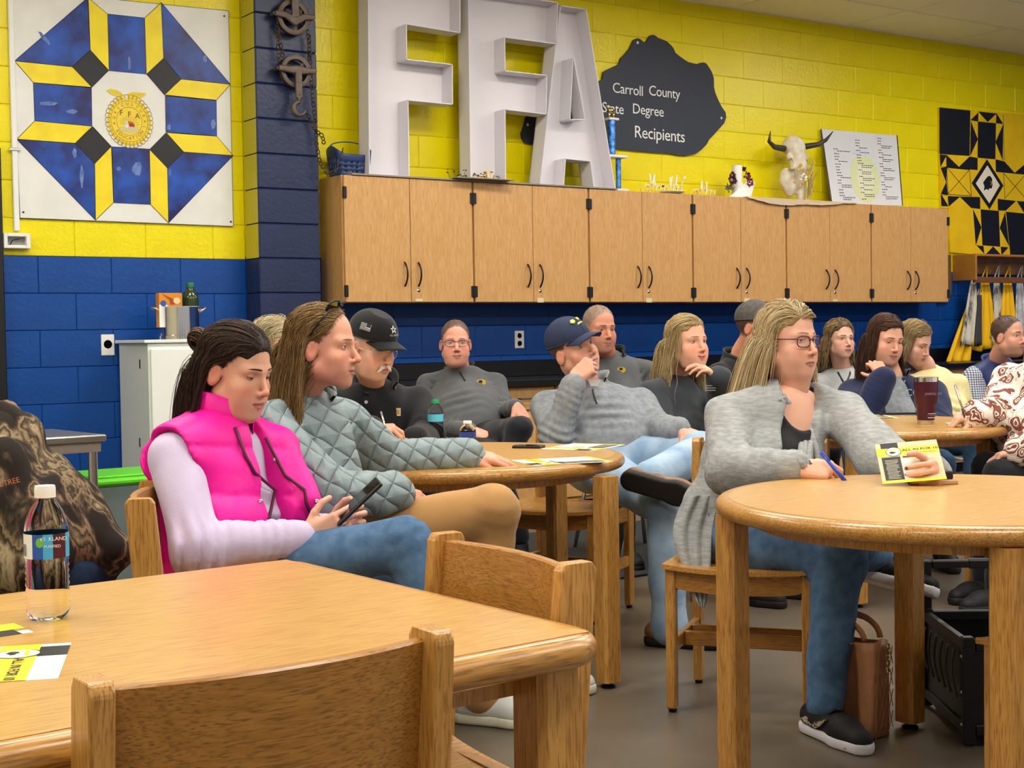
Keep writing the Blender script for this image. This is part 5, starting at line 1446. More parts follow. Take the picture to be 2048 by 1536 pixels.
obj('handle_bar', MB().box((a + b) / 2 + V(0, 0, 0.138), (0.022, DW - 0.03, 0.024), Ac, ch=0.004), M_CR, ct)
obj('handle_grip', MB().box((a + b) / 2 + V(0, 0, 0.138), (0.028, 0.09, 0.03), Ac, ch=0.006), M_BLACK, ct)
for k in range(6):
 u = 0.12 + 0.14 * k
 s0 = kp + f1_ * LW * u - f2_ * 0.022 + V(0, 0, HT - 0.04)
 pts = [s0 + V(0, 0, -0.13 * t) - f2_ * 0.008 * math.sin(math.pi * t) + f1_ * (-0.03 * t + 0.012 * math.sin(3.14 * t)) for t in np.linspace(0, 1, 8)]
 obj('bungee_cord', MB().tube(pts, 0.004, 5), mat('cord_grey', '#3b3c33', 0.6), ct, smooth=True)
for z in (0.06, 0.15, 0.25):
 obj('screw', MB().lathe([(0.005, 0), (0.004, 0.003), (0, 0.004)], 8, kp + V(0, 0, z) - f2_ * 0.017, np.stack([f1_, UZ, -f2_], 1)), M_BRUSH, ct)
# -- organic shapes: distance fields -> smooth meshes
class SDF:
 def __init__(s, lo, hi, h):
  s.lo = np.asarray(lo, float); s.h = h
  s.n = np.maximum(4, np.ceil((np.asarray(hi, float) - s.lo) / h).astype(int) + 1)
  s.F = np.full(tuple(s.n), 0.5, np.float32)
  s.ax = [(s.lo[i] + np.arange(s.n[i]) * h).astype(np.float32) for i in range(3)]
 def sl(s, lo, hi):
  a = np.clip(np.floor((np.asarray(lo) - s.lo) / s.h).astype(int), 0, s.n)
  b = np.clip(np.ceil((np.asarray(hi) - s.lo) / s.h).astype(int) + 1, 0, s.n)
  if np.any(b <= a): return None
  S = tuple(slice(a[i], b[i]) for i in range(3))
  return S, s.ax[0][S[0]][:, None, None], s.ax[1][S[1]][None, :, None], s.ax[2][S[2]][None, None, :]
 def merge(s, S, d, k, op):
  f = s.F[S]
  if op == 'sub':
   d = -d
   if k > 0:
    h = np.maximum(k - np.abs(f - d), 0) / k
    s.F[S] = np.maximum(f, d) + h * h * k * 0.25
   else:
    s.F[S] = np.maximum(f, d)
  else:
   if k > 0:
    h = np.maximum(k - np.abs(f - d), 0) / k
    s.F[S] = np.minimum(f, d) - h * h * k * 0.25
   else:
    s.F[S] = np.minimum(f, d)
 def cone(s, a, b, ra, rb=None, k=0.02, op='add', flat=None):
  """tapered capsule; flat=(axis, factor>1 thinner)"""
  rb = ra if rb is None else rb
  a = np.asarray(a, float); b = np.asarray(b, float)
  m = max(ra, rb) + k + 2.5 * s.h
  r = s.sl(np.minimum(a, b) - m, np.maximum(a, b) + m)
  if r is None: return s
  S, X, Y, Z = r
  ba = b - a; L2 = max(float(ba @ ba), 1e-9)
  px, py, pz = X - a[0], Y - a[1], Z - a[2]
  t = np.clip((px * ba[0] + py * ba[1] + pz * ba[2]) / L2, 0, 1)
  qx, qy, qz = px - t * ba[0], py - t * ba[1], pz - t * ba[2]
  d2 = qx * qx + qy * qy + qz * qz
  if flat is not None:
   n = unit(flat[0]); qn = qx * n[0] + qy * n[1] + qz * n[2]
   d2 = d2 + qn * qn * (flat[1] ** 2 - 1)
  s.merge(S, np.sqrt(d2) - (ra + (rb - ra) * t), k, op)
  return s
 def ell(s, c, r, A=None, k=0.02, op='add'):
  c = np.asarray(c, float); r = np.asarray(r, float)
  A = np.eye(3) if A is None else np.asarray(A)
  ext = np.sqrt(((A * r) ** 2).sum(1)) + k + 2.5 * s.h
  q = s.sl(c - ext, c + ext)
  if q is None: return s
  S, X, Y, Z = q
  px, py, pz = X - c[0], Y - c[1], Z - c[2]
  u = px * A[0, 0] + py * A[1, 0] + pz * A[2, 0]
  v = px * A[0, 1] + py * A[1, 1] + pz * A[2, 1]
  w = px * A[0, 2] + py * A[1, 2] + pz * A[2, 2]
  k0 = np.sqrt((u / r[0]) ** 2 + (v / r[1]) ** 2 + (w / r[2]) ** 2)
  k1 = np.sqrt((u / r[0] ** 2) ** 2 + (v / r[1] ** 2) ** 2 + (w / r[2] ** 2) ** 2) + 1e-6
  s.merge(S, k0 * (k0 - 1) / k1, k, op)
  return s
 def cut(s, p, n):
  """remove what lies on the n side of the plane through p"""
  p = np.asarray(p, float); n = unit(n)
  d = (s.ax[0][:, None, None] - p[0]) * n[0] + (s.ax[1][None, :, None] - p[1]) * n[1] + (s.ax[2][None, None, :] - p[2]) * n[2]
  s.F = np.maximum(s.F, d.astype(np.float32))
  return s
 def ripple(s, amp, waves, seed=0, mask=None):
  """cloth-like undulation: a few crossing sine waves; waves = wavelengths in m"""
  R = np.random.RandomState(seed)
  X, Y, Z = s.ax[0][:, None, None], s.ax[1][None, :, None], s.ax[2][None, None, :]
  near = np.abs(s.F) < 0.03
  if not near.any(): return s
  i, j, k = np.nonzero(near)
  x, y, z = s.ax[0][i], s.ax[1][j], s.ax[2][k]
  tot = np.zeros(len(x), np.float32)
  for wl in waves:
   for q in range(3):
    d = unit(R.normal(size=3)); ph = R.uniform(0, 6.28)
    d2 = unit(R.normal(size=3))
    tot += np.sin((x * d[0] + y * d[1] + z * d[2]) * 6.283 / wl + ph + 1.3 * np.sin((x * d2[0] + y * d2[1] + z * d2[2]) * 6.283 / (wl * 2.3)))
  tot *= amp / math.sqrt(3 * len(waves))
  s.F[i, j, k] += tot
  return s
 def folds(s, c, axis, R, amp, wl, seed=0):
  """creases ringing a joint"""
  c = np.asarray(c, float); axis = unit(axis)
  r = s.sl(c - R, c + R)
  if r is None: return s
  S, X, Y, Z = r
  px, py, pz = X - c[0], Y - c[1], Z - c[2]
  u = px * axis[0] + py * axis[1] + pz * axis[2]
  d2 = px * px + py * py + pz * pz
  o = unit(np.cross(axis, V(0.3, 0.5, 0.8))); v = px * o[0] + py * o[1] + pz * o[2]
  g = np.exp(-d2 / (R * 0.5) ** 2)
  s.F[S] += (amp * g * np.sin(u * 6.283 / wl + 1.8 * np.sin(v * 30 + seed) + seed)).astype(np.float32)
  return s
 def mesh(s):
  return surface_nets(s.F, s.lo, s.h)
_ED = [(0, 1), (2, 3), (4, 5), (6, 7), (0, 2), (1, 3), (4, 6), (5, 7), (0, 4), (1, 5), (2, 6), (3, 7)]
_CO = np.array([(i >> 2 & 1, i >> 1 & 1, i & 1) for i in range(8)], float)
def surface_nets(F, lo, h):
 S = F < 0
 c = [S[a:F.shape[0] - 1 + a, b:F.shape[1] - 1 + b, d:F.shape[2] - 1 + d] for a in (0, 1) for b in (0, 1) for d in (0, 1)]
 cnt = sum(x.astype(np.int8) for x in c)
 act = (cnt > 0) & (cnt < 8)
 I = np.argwhere(act)
 if len(I) == 0: return np.zeros((0, 3)), np.zeros((0, 4), int)
 i, j, k = I.T
 val = np.stack([F[i + a, j + b, k + d] for a in (0, 1) for b in (0, 1) for d in (0, 1)], 1)
 pos = np.zeros((len(I), 3)); num = np.zeros(len(I))
 for a, b in _ED:
  fa, fb = val[:, a], val[:, b]
  m = (fa < 0) != (fb < 0)
  t = fa[m] / (fa[m] - fb[m])
  pos[m] += _CO[a] + (_CO[b] - _CO[a]) * t[:, None]; num[m] += 1
 pos = (pos / num[:, None] + I) * h + lo
 idx = -np.ones(act.shape, np.int64); idx[i, j, k] = np.arange(len(I))
 Q = []
 for ax in range(3):
  sh = [slice(1, -1)] * 3
  sl0 = [slice(1, -1)] * 3; sl1 = [slice(1, -1)] * 3
  sl0[ax] = slice(0, -1); sl1[ax] = slice(1, None)
  A, B = S[tuple(sl0)], S[tuple(sl1)]
  E = np.argwhere(A != B)
  if len(E) == 0: continue
  ins = A[E[:, 0], E[:, 1], E[:, 2]]
  g = E.copy()
  for q in range(3):
   if q != ax: g[:, q] += 1
  u, w = (ax + 1) % 3, (ax + 2) % 3
  quad = []
  for du, dw in ((-1, -1), (0, -1), (0, 0), (-1, 0)):
   t = g.copy(); t[:, u] += du; t[:, w] += dw
   quad.append(idx[t[:, 0], t[:, 1], t[:, 2]])
  quad = np.stack(quad, 1)
  quad[~ins] = quad[~ins][:, ::-1]
  Q.append(quad)
 return pos, np.concatenate(Q)
def sm_relax(v, f, it=1, lam=0.5):
 for _ in range(it):
  acc = np.zeros_like(v); n = np.zeros(len(v))
  for a in range(4):
   b = f[:, (a + 1) % 4]
   np.add.at(acc, f[:, a], v[b]); np.add.at(n, f[:, a], 1)
   np.add.at(acc, b, v[f[:, a]]); np.add.at(n, b, 1)
  v = v * (1 - lam) + lam * acc / np.maximum(n, 1)[:, None]
 return v
def join(parts):
 """parts: list of (verts, quads, colours) -> one"""
 vs, fs, cs = [], [], []; o = 0
 for v, f, c in parts:
  vs.append(v); fs.append(np.asarray(f) + o); cs.append(np.broadcast_to(np.asarray(c, float), (len(v), 3))); o += len(v)
 return np.concatenate(vs), np.concatenate(fs), np.concatenate(cs)
def gridq(P, col):
 P = np.asarray(P); m, n = P.shape[:2]
 i, j = np.meshgrid(np.arange(m - 1), np.arange(n - 1), indexing='ij')
 a = (i * n + j).ravel()
 return P.reshape(-1, 3), np.stack([a, a + 1, a + n + 1, a + n], 1), col
# -- head
def head_mesh(h=0.003, w=1.0, jaw=1.0, fat=0.0, nose=1.0, chin=1.0, lids=0.30, skin='#d8a68a', lip='#b4675f', blush=0.3, neck=0.055, female=False, gaze=(0.0, 0.0), brow=None,
              stubble=None, neck_dir=(0, -0.035, -0.15), ears=True, mouth=0.0, old=0.0, scalp=None):
 s = SDF((-0.11, -0.135, -0.24), (0.11, 0.13, 0.145), h)
 s.ell((0, -0.014, 0.036), (0.0745 * w, 0.096, 0.085), k=0.0)
 s.ell((0, 0.028, -0.030), (0.0600 * w, 0.058, 0.082), k=0.03)
 for g in (-1, 1):
  s.cone((g * 0.050 * w * jaw, -0.002, -0.062), (g * 0.017 * jaw, 0.063, -0.100), 0.019 + 0.004 * fat, 0.015, k=0.03)
  s.ell((g * 0.043 * w, 0.052, -0.034), (0.023, 0.022, 0.020), k=0.022)
  s.ell((g * 0.034 * w, 0.054, -0.064), (0.022 + 0.010 * fat, 0.022 + 0.006 * fat, 0.024 + 0.008 * fat), k=0.025)
  s.cone((g * 0.043, 0.062, 0.015), (g * 0.013, 0.0775, 0.014), 0.0095, 0.0085, k=0.018)
 s.ell((0, 0.068, -0.104), (0.017 * chin, 0.014, 0.014 * chin), k=0.016)
 if fat: s.ell((0, 0.03, -0.105), (0.045 + 0.02 * fat, 0.04, 0.02 + 0.012 * fat), k=0.03)
 for g in (-1, 1):
  s.ell((g * 0.0325, 0.091, -0.001), (0.019, 0.016, 0.0125), k=0.012, op='sub')
 s.cone((0, 0.0765, 0.010), (0, 0.098 + 0.004 * nose, -0.034), 0.0072, 0.0088 * nose, k=0.011)
 s.ell((0, 0.1005 + 0.004 * nose, -0.0385), (0.0098 * nose, 0.0085, 0.0085), k=0.007)
 for g in (-1, 1):
  s.ell((g * 0.0118 * nose, 0.0905, -0.0425), (0.0068, 0.0095, 0.0070), k=0.006)
 s.ell((0, 0.071, -0.068), (0.029, 0.018, 0.024), k=0.018)
 for g in (-1, 1):
  s.cone((g * 0.021, 0.0800, -0.0705 + mouth), (g * 0.004, 0.0905, -0.0672), 0.0035, 0.0046, k=0.005)
  s.cone((g * 0.019, 0.0800, -0.0725 + mouth), (0, 0.0895, -0.0775), 0.0036, 0.0058, k=0.005)
 s.cone((-0.021, 0.0865, -0.0715 + mouth), (0, 0.0955, -0.0722), 0.0022, 0.0022, k=0.003, op='sub')
 s.cone((0.021, 0.0865, -0.0715 + mouth), (0, 0.0955, -0.0722), 0.0022, 0.0022, k=0.003, op='sub')
 s.ell((0, 0.0945, -0.056), (0.0035, 0.004, 0.008), k=0.004, op='sub')
 for g in (-1, 1):
  s.ell((g * 0.0062, 0.0985, -0.0478), (0.0032, 0.0045, 0.0026), k=0.002, op='sub')
 if old:
  for g in (-1, 1):
   s.cone((g * 0.017, 0.094, -0.046), (g * 0.031, 0.083, -0.078), 0.0022 * old, 0.002 * old, k=0.006, op='sub')
 if ears:
  for g in (-1, 1):
   A = np.array(Matrix.Rotation(g * 0.35, 3, 'Z') @ Matrix.Rotation(-0.2, 3, 'X'))
   s.ell((g * 0.0775 * w, -0.010, -0.014), (0.0075, 0.0185, 0.031), A, k=0.006)
   s.ell((g * 0.0845 * w, -0.004, -0.010), (0.0055, 0.0105, 0.019), A, k=0.004, op='sub')
 nd = V(*neck_dir)
 s.cone((0, -0.028, -0.06), V(0, -0.028, -0.06) + nd, neck, neck * 1.0, k=0.03)
 v, f = s.mesh()
 v = sm_relax(v, f, 1, 0.35)
 base = np.clip(np.array(hx(skin)) * [1.08, 1.14, 1.22], 0, 0.9); L = np.array(hx(lip))
 c = np.tile(base, (len(v), 1))
 x, y, z = v.T
 def mix(col, a):
  nonlocal c
  a = np.clip(a, 0, 1)[:, None]; c = c * (1 - a) + np.array(col) * a
 red = base * np.array([1.0, 0.62, 0.58])
 ck = np.exp(-(((np.abs(x) - 0.043) / 0.020) ** 2 + ((z + 0.038) / 0.020) ** 2)) * (y > 0.02)
 mix(red, ck * blush)
 mix(red, np.exp(-((x / 0.012) ** 2 + ((z + 0.037) / 0.014) ** 2)) * (y > 0.085) * blush * 0.9)
 mix(red, (np.abs(x) > 0.072 * w) * (z < 0.02) * (y < 0.02) * blush * 0.8)
 if stubble:
  st = np.clip((-0.048 - z) / 0.03, 0, 1) * np.clip((y - 0.0) / 0.035, 0, 1) * np.clip((z + 0.135) / 0.02, 0, 1)
  st = np.maximum(st, np.exp(-((z + 0.058) / 0.008) ** 2) * (np.abs(x) < 0.032) * (y > 0.06))
  mix(hx(stubble[0]), st * stubble[1])
 zl = -0.0718 + mouth * np.clip(np.abs(x) / 0.021, 0, 1)
 up = 0.0075 * np.sqrt(np.clip(1 - (x / 0.0235) ** 2, 0, 1)); dn = 0.0105 * np.sqrt(np.clip(1 - (x / 0.0225) ** 2, 0, 1))
 lp = (z < zl + up) & (z > zl - dn) & (y > 0.068)
 mix(L, lp * 0.85)
 mix(L * 0.35, np.exp(-((z - zl) / 0.0018) ** 2) * (np.abs(x) < 0.024) * (y > 0.066) * 0.9)
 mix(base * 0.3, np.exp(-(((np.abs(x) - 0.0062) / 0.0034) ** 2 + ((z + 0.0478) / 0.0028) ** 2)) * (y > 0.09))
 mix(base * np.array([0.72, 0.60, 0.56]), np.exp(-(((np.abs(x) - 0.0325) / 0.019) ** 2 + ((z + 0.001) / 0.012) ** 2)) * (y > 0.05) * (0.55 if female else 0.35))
 if scalp:
  d = np.sqrt(x ** 2 + ((y - 0.130) / 0.94) ** 2 + (z + 0.010) ** 2) - scalp[2]
  e = np.sqrt(((np.abs(x) - 0.085 * w) / 0.03) ** 2 + ((y - 0.005) / 0.03) ** 2 + ((z + 0.035) / 0.045) ** 2) - 1
  nz = 0.004 * np.sin(x * 310) * np.sin(z * 270 + y * 200)
  a = np.clip((d + nz) / 0.009, 0, 1) * np.clip((e * 0.03 + nz) / 0.008, 0, 1) * np.clip((z + 0.055 + 0.35 * (y + 0.05) + nz) / 0.02, 0, 1)
  a = a * np.where(y > -0.005, np.clip((z + 0.015 - np.maximum(y, 0) * 1.35 + nz) / 0.012, 0, 1), 1)
  mix(hx(scalp[0]), a * scalp[1])
 parts = [(v, f, c)]
 ER = 0.0134
 EC = [V(g * 0.0322, 0.0642, 0.0) for g in (-1, 1)]
 for e in EC:
  gsd = 1 if e[0] > 0 else -1
  for up_ in (1, 0):
   m, n = 8, 17
   P = np.zeros((m, n, 3)); col = np.zeros((m, n, 3))
   for q in range(n):
    th = (q / (n - 1) - 0.5) * 2 * 1.30
    sh = math.cos(th / 1.30 * math.pi / 2) ** 0.75
    if up_:
     l0 = -0.12 + (lids + 0.12) * sh
     l1 = 1.25
    else:
     l0 = -0.12 - 0.26 * sh if lids > -0.2 else -0.14 - 0.36 * sh
     l1 = -1.2
     l0 = min(l0, -0.12 + (lids + 0.12) * sh - 0.01)
    for r_ in range(m):
     if r_ == 0: el, rr = l0, ER * 0.97
     else:
      t = (r_ - 1) / (m - 2); el = l0 + (l1 - l0) * t; rr = ER * (1.105 - 0.02 * (1 - t))
     P[r_, q] = e + rr * V(math.sin(th) * math.cos(el), math.cos(th) * math.cos(el), math.sin(el))
     dk = base * np.array([0.86, 0.78, 0.75])
     if up_ and r_ <= 1: dk = np.array(hx('#2a1c18')) if female else base * 0.35
     elif (not up_) and r_ <= 1: dk = base * (np.array([0.62, 0.45, 0.42]) if female else np.array([0.75, 0.55, 0.5]))
     elif up_ and r_ in (4,): dk = base * np.array([0.7, 0.6, 0.57])
     col[r_, q] = dk
   pp = gridq(P, col.reshape(-1, 3))
   q_ = pp[1] if up_ else pp[1][:, ::-1]
   parts.append((pp[0], q_[:, ::-1], pp[2]))
 H = dict(parts=parts, EC=EC, ER=ER, v=v, w=w)
 front = v[v[:, 1] > 0.0]
 def sy(x_, z_):
  d = (front[:, 0] - x_) ** 2 + (front[:, 2] - z_) ** 2
  q = np.argsort(d)[:6]
  return float(front[q, 1].mean())
 H['sy'] = sy
 return H
def xf(R, T, v):
 return np.asarray(v) @ np.asarray(R).T + np.asarray(T)
def head_frame(yaw, pitch, roll):
 """yaw: 0 faces the camera, +90 faces picture right; pitch down positive; roll tilts the crown to picture right"""
 a = math.radians(yaw)
 f = -FH * math.cos(a) + RH * math.sin(a)
 r = np.cross(f, UZ)
 u = UZ.copy()
 p = math.radians(pitch)
 f2 = f * math.cos(p) - u * math.sin(p); u2 = u * math.cos(p) + f * math.sin(p)
 q = math.radians(roll)
 r3 = r * math.cos(q) + u2 * math.sin(q); u3 = u2 * math.cos(q) - r * math.sin(q)
 return np.stack([r3, f2, u3], 1)
M_SKIN = mat('skin', '#ffffff', 0.5, spec=0.35, attr=True, sss=0.12)
M_HAIR = mat('hair', '#ffffff', 0.5, spec=0.3, attr=True)
M_EYE = mat('eyeball', '#ffffff', 0.08, attr=True)
def eye_mesh(e, ER, R, T, gaze, iris, small=False):
 g = unit(V(gaze[0], 1.0, gaze[1]))
 a = unit(np.cross(g, V(0, 0, 1))); b = np.cross(a, g)
 rows = [0, 0.16, 0.18, 0.44, 0.50, 0.9, 1.4, 2.0, 2.6, 3.1]
 n = 16; P = []; Cc = []
 for ph in rows:
  for k in range(n):
   t = 2 * math.pi * k / n
   P.append(e + ER * (g * math.cos(ph) + (a * math.cos(t) + b * math.sin(t)) * math.sin(ph)))
   Cc.append(hx('#0a0808') if ph < 0.17 else (hx(iris) if ph < 0.47 else hx('#d8d0c8')))
 fs = [(i * n + k, i * n + (k + 1) % n, (i + 1) * n + (k + 1) % n, (i + 1) * n + k) for i in range(len(rows) - 1) for k in range(n)]
 return xf(R, T, P), fs, Cc
# -- hair strands
def grow(roots, d0, length, steps, R, T, coll, grav=0.25, wave=(0.0, 0.05), seed=0, stiff=0.0, down=None, lift=None, noise=0.0, fx=None, fy=None, stick=0.015, flare=0.0):
 """march strands from roots; coll list of (centre, radii, A) ellipsoids in local space to slide over"""
 rs = np.random.RandomState(seed)
 N = len(roots)
 p = roots.copy(); d = d0 / (np.linalg.norm(d0, axis=1, keepdims=True) + 1e-9)
 dn = np.asarray(down if down is not None else V(0, 0, -1), float)
 step = (length / steps)[:, None] if np.ndim(length) else length / steps
 lift = rs.uniform(1.02, 1.12, N) if lift is None else lift
 path = [p.copy()]
 ph = rs.uniform(0, 6.28, N)
 wv = rs.normal(size=(N, 3)); wv /= np.linalg.norm(wv, axis=1, keepdims=True)
 L = np.zeros(N)
 for i in range(steps):
  g = (grav * np.clip((0.095 - p[:, 2]) / 0.07, 0.06, 1.0))[:, None]
  fl = p * [1, 1, 0]; fl = fl / (np.linalg.norm(fl, axis=1, keepdims=True) + 1e-6) * flare * (p[:, 2:3] < 0.0)
  d = d * (1 - g) + (dn + fl) * g + noise * rs.normal(size=(N, 3))
  d /= np.linalg.norm(d, axis=1, keepdims=True) + 1e-9
  p = p + d * step
  for c, r, lf in coll:
   q = (p - c) / r
   m = np.linalg.norm(q, axis=1); lim = 1 + (lift - 1) * lf
   ins = m < lim
   if ins.any():
    pn = c + q[ins] / m[ins][:, None] * lim[ins][:, None] * r
    d[ins] = d[ins] * 0.4 + 0.6 * (pn - path[-1][ins]) / (np.linalg.norm(pn - path[-1][ins], axis=1, keepdims=True) + 1e-9)
    p[ins] = pn
  c, r, lf = coll[0]
  q = (p - c) / r; m = np.linalg.norm(q, axis=1); lim = 1 + (lift - 1) * lf
  o_ = (m > lim) & (p[:, 2] > stick)
  mm = lim[o_] + (m[o_] - lim[o_]) * 0.12
  p[o_] = c + q[o_] / m[o_][:, None] * mm[:, None] * r
  if fx is not None:
   m = (p[:, 1] > fx[1]) & (p[:, 2] < fx[2]) & (np.abs(p[:, 0]) < fx[0] * lift)
   p[m, 0] = np.where(p[m, 0] >= fx[3], 1, -1) * fx[0] * lift[m]
  if fy is not None:
   m = (p[:, 1] > fy[0]) & (p[:, 2] < fy[1])
   p[m, 1] = p[m, 1] * 0.45 + (fy[0] - 0.012 * (lift[m] - 1) * 10) * 0.55
  off = 0
  if wave[0] > 0:
   t = (i + 1) / steps
   s_ = np.sin(6.283 * (i + 1) * (np.mean(step)) / wave[1] + ph)
   off = wv * (wave[0] * min(1, t * 1.6) * s_)[:, None]
  path.append(p + off)
 P = np.stack(path, 1)
 if fx is not None or fy is not None:
  bad = ((P[:, :, 1] > 0.040) & (P[:, :, 2] < 0.058) & (P[:, :, 2] > -0.11) & (np.abs(P[:, :, 0]) < 0.060)).any(1)
  P[bad] = P[~bad][rs.randint(0, (~bad).sum(), bad.sum())] + rs.normal(size=(bad.sum(), 1, 3)) * 0.0015
 return P
def strands_mesh(P, r0, cols, R, T, taper=0.35, sides=3, flat=None):
 N, m, _ = P.shape
 W = xf(R, T, P.reshape(-1, 3)).reshape(N, m, 3)
 t = np.zeros_like(W); t[:, 1:-1] = W[:, 2:] - W[:, :-2]; t[:, 0] = W[:, 1] - W[:, 0]; t[:, -1] = W[:, -1] - W[:, -2]
 t /= np.linalg.norm(t, axis=2, keepdims=True) + 1e-9
 ref = np.array([0.31, 0.52, 0.79])
 a = np.cross(t, ref); a /= np.linalg.norm(a, axis=2, keepdims=True) + 1e-9
 b = np.cross(t, a)
 s = np.linspace(0, 1, m)
 prof = np.where(s < 0.15, 0.7 + 2 * s, 1.0) * np.where(s > 0.55, 1 - (s - 0.55) / 0.45 * (1 - taper), 1.0)
 rr = (np.asarray(r0).reshape(-1, 1) * prof[None, :])[:, :, None]
 V_ = []
 for k in range(sides):
  an = 2 * math.pi * k / sides
  V_.append(W + (a * math.cos(an) + b * math.sin(an)) * rr)
 VV = np.stack(V_, 2)
 idx = np.arange(N * m * sides).reshape(N, m, sides)
 Q = []
 for k in range(sides):
  k2 = (k + 1) % sides
  Q.append(np.stack([idx[:, :-1, k], idx[:, :-1, k2], idx[:, 1:, k2], idx[:, 1:, k]], -1).reshape(-1, 4))
 C_ = np.broadcast_to(np.asarray(cols)[:, None, None, :], (N, m, sides, 3)).reshape(-1, 3)
 return VV.reshape(-1, 3), np.concatenate(Q), C_
def scalp_roots(N, seed, hairline=0.070, side=0.022, nape=-0.075, w=1.0, ear=True, part=None):
 """random roots on the skull; hairline z at the forehead, side = how far forward the temples go (y), nape = lowest z at the back"""
 rs = np.random.RandomState(seed)
 out = []
 c = V(0, -0.014, 0.036); r = V(0.0755 * w, 0.097, 0.086)
 while len(out) < N:
  q = rs.normal(size=(N * 4, 3)); q /= np.linalg.norm(q, axis=1, keepdims=True)
  P = c + q * r
  x, y, z = P.T
  lim = np.where(y > side, hairline - 0.016 * (np.abs(x) / 0.06) ** 2, np.where(y > -0.03, 0.022 if ear else -0.02, nape))
  ok = z > lim
  out += list(P[ok])
 return np.array(out[:N])
def pick_cols(N, cols, seed, jit=0.12, pos=None):
 rs = np.random.RandomState(seed)
 C0 = np.array([hx(c) for c in cols])
 if pos is not None:
  t = 0.5 + 0.5 * np.sin(pos[:, 0] * 190 + 2 * np.sin(pos[:, 1] * 70) + seed) * np.cos(pos[:, 1] * 120 + pos[:, 2] * 60)
  t = np.clip(t + rs.normal(size=N) * 0.16, 0, 0.999) * (len(C0) - 1)
  i = t.astype(int); w = (t - i)[:, None]
  return np.clip((C0[i] * (1 - w) + C0[i + 1] * w) * (1 + 0.5 * jit * rs.normal(size=(N, 1))), 0.002, 1)
 c = C0[rs.randint(0, len(C0), N)] * (1 + jit * rs.normal(size=(N, 1)))
 return np.clip(c, 0.002, 1)
SKULL = (V(0, -0.014, 0.036), V(0.0755, 0.097, 0.086), 1.0)
def cap_mesh(col, off=0.006, face=(0.135, -0.015, 0.112), nape=-0.05, w=1.0, h=0.004, extra=None, sideburn=True):
 """close-lying hair mass over the skull with the face left open"""
 s = SDF((-0.12, -0.15, -0.2), (0.12, 0.13, 0.15), h)
 s.ell((0, -0.014, 0.036), (0.0755 * w + off, 0.097 + off, 0.086 + off), k=0)
 s.ell((0, -0.045, -0.02), (0.064 * w + off, 0.06 + off, 0.07), k=0.03)
 if extra: extra(s)
 s.ell((0, face[0], face[1]), (face[2], face[2] * 0.94, face[2]), k=0.012, op='sub')
 for g in (-1, 1):
  s.ell((g * 0.085 * w, 0.005, -0.035), (0.03, 0.030, 0.045), k=0.01, op='sub')
 for g in (-1, 1):
  s.ell((g * 0.074 * w, 0.058, 0.012), (0.034, 0.042, 0.040), k=0.01, op='sub')
 s.cut((0, -0.05, nape), (0, 0.35, -1))
 v, f = s.mesh()
 return v, f, np.tile(np.array(hx(col)), (len(v), 1))
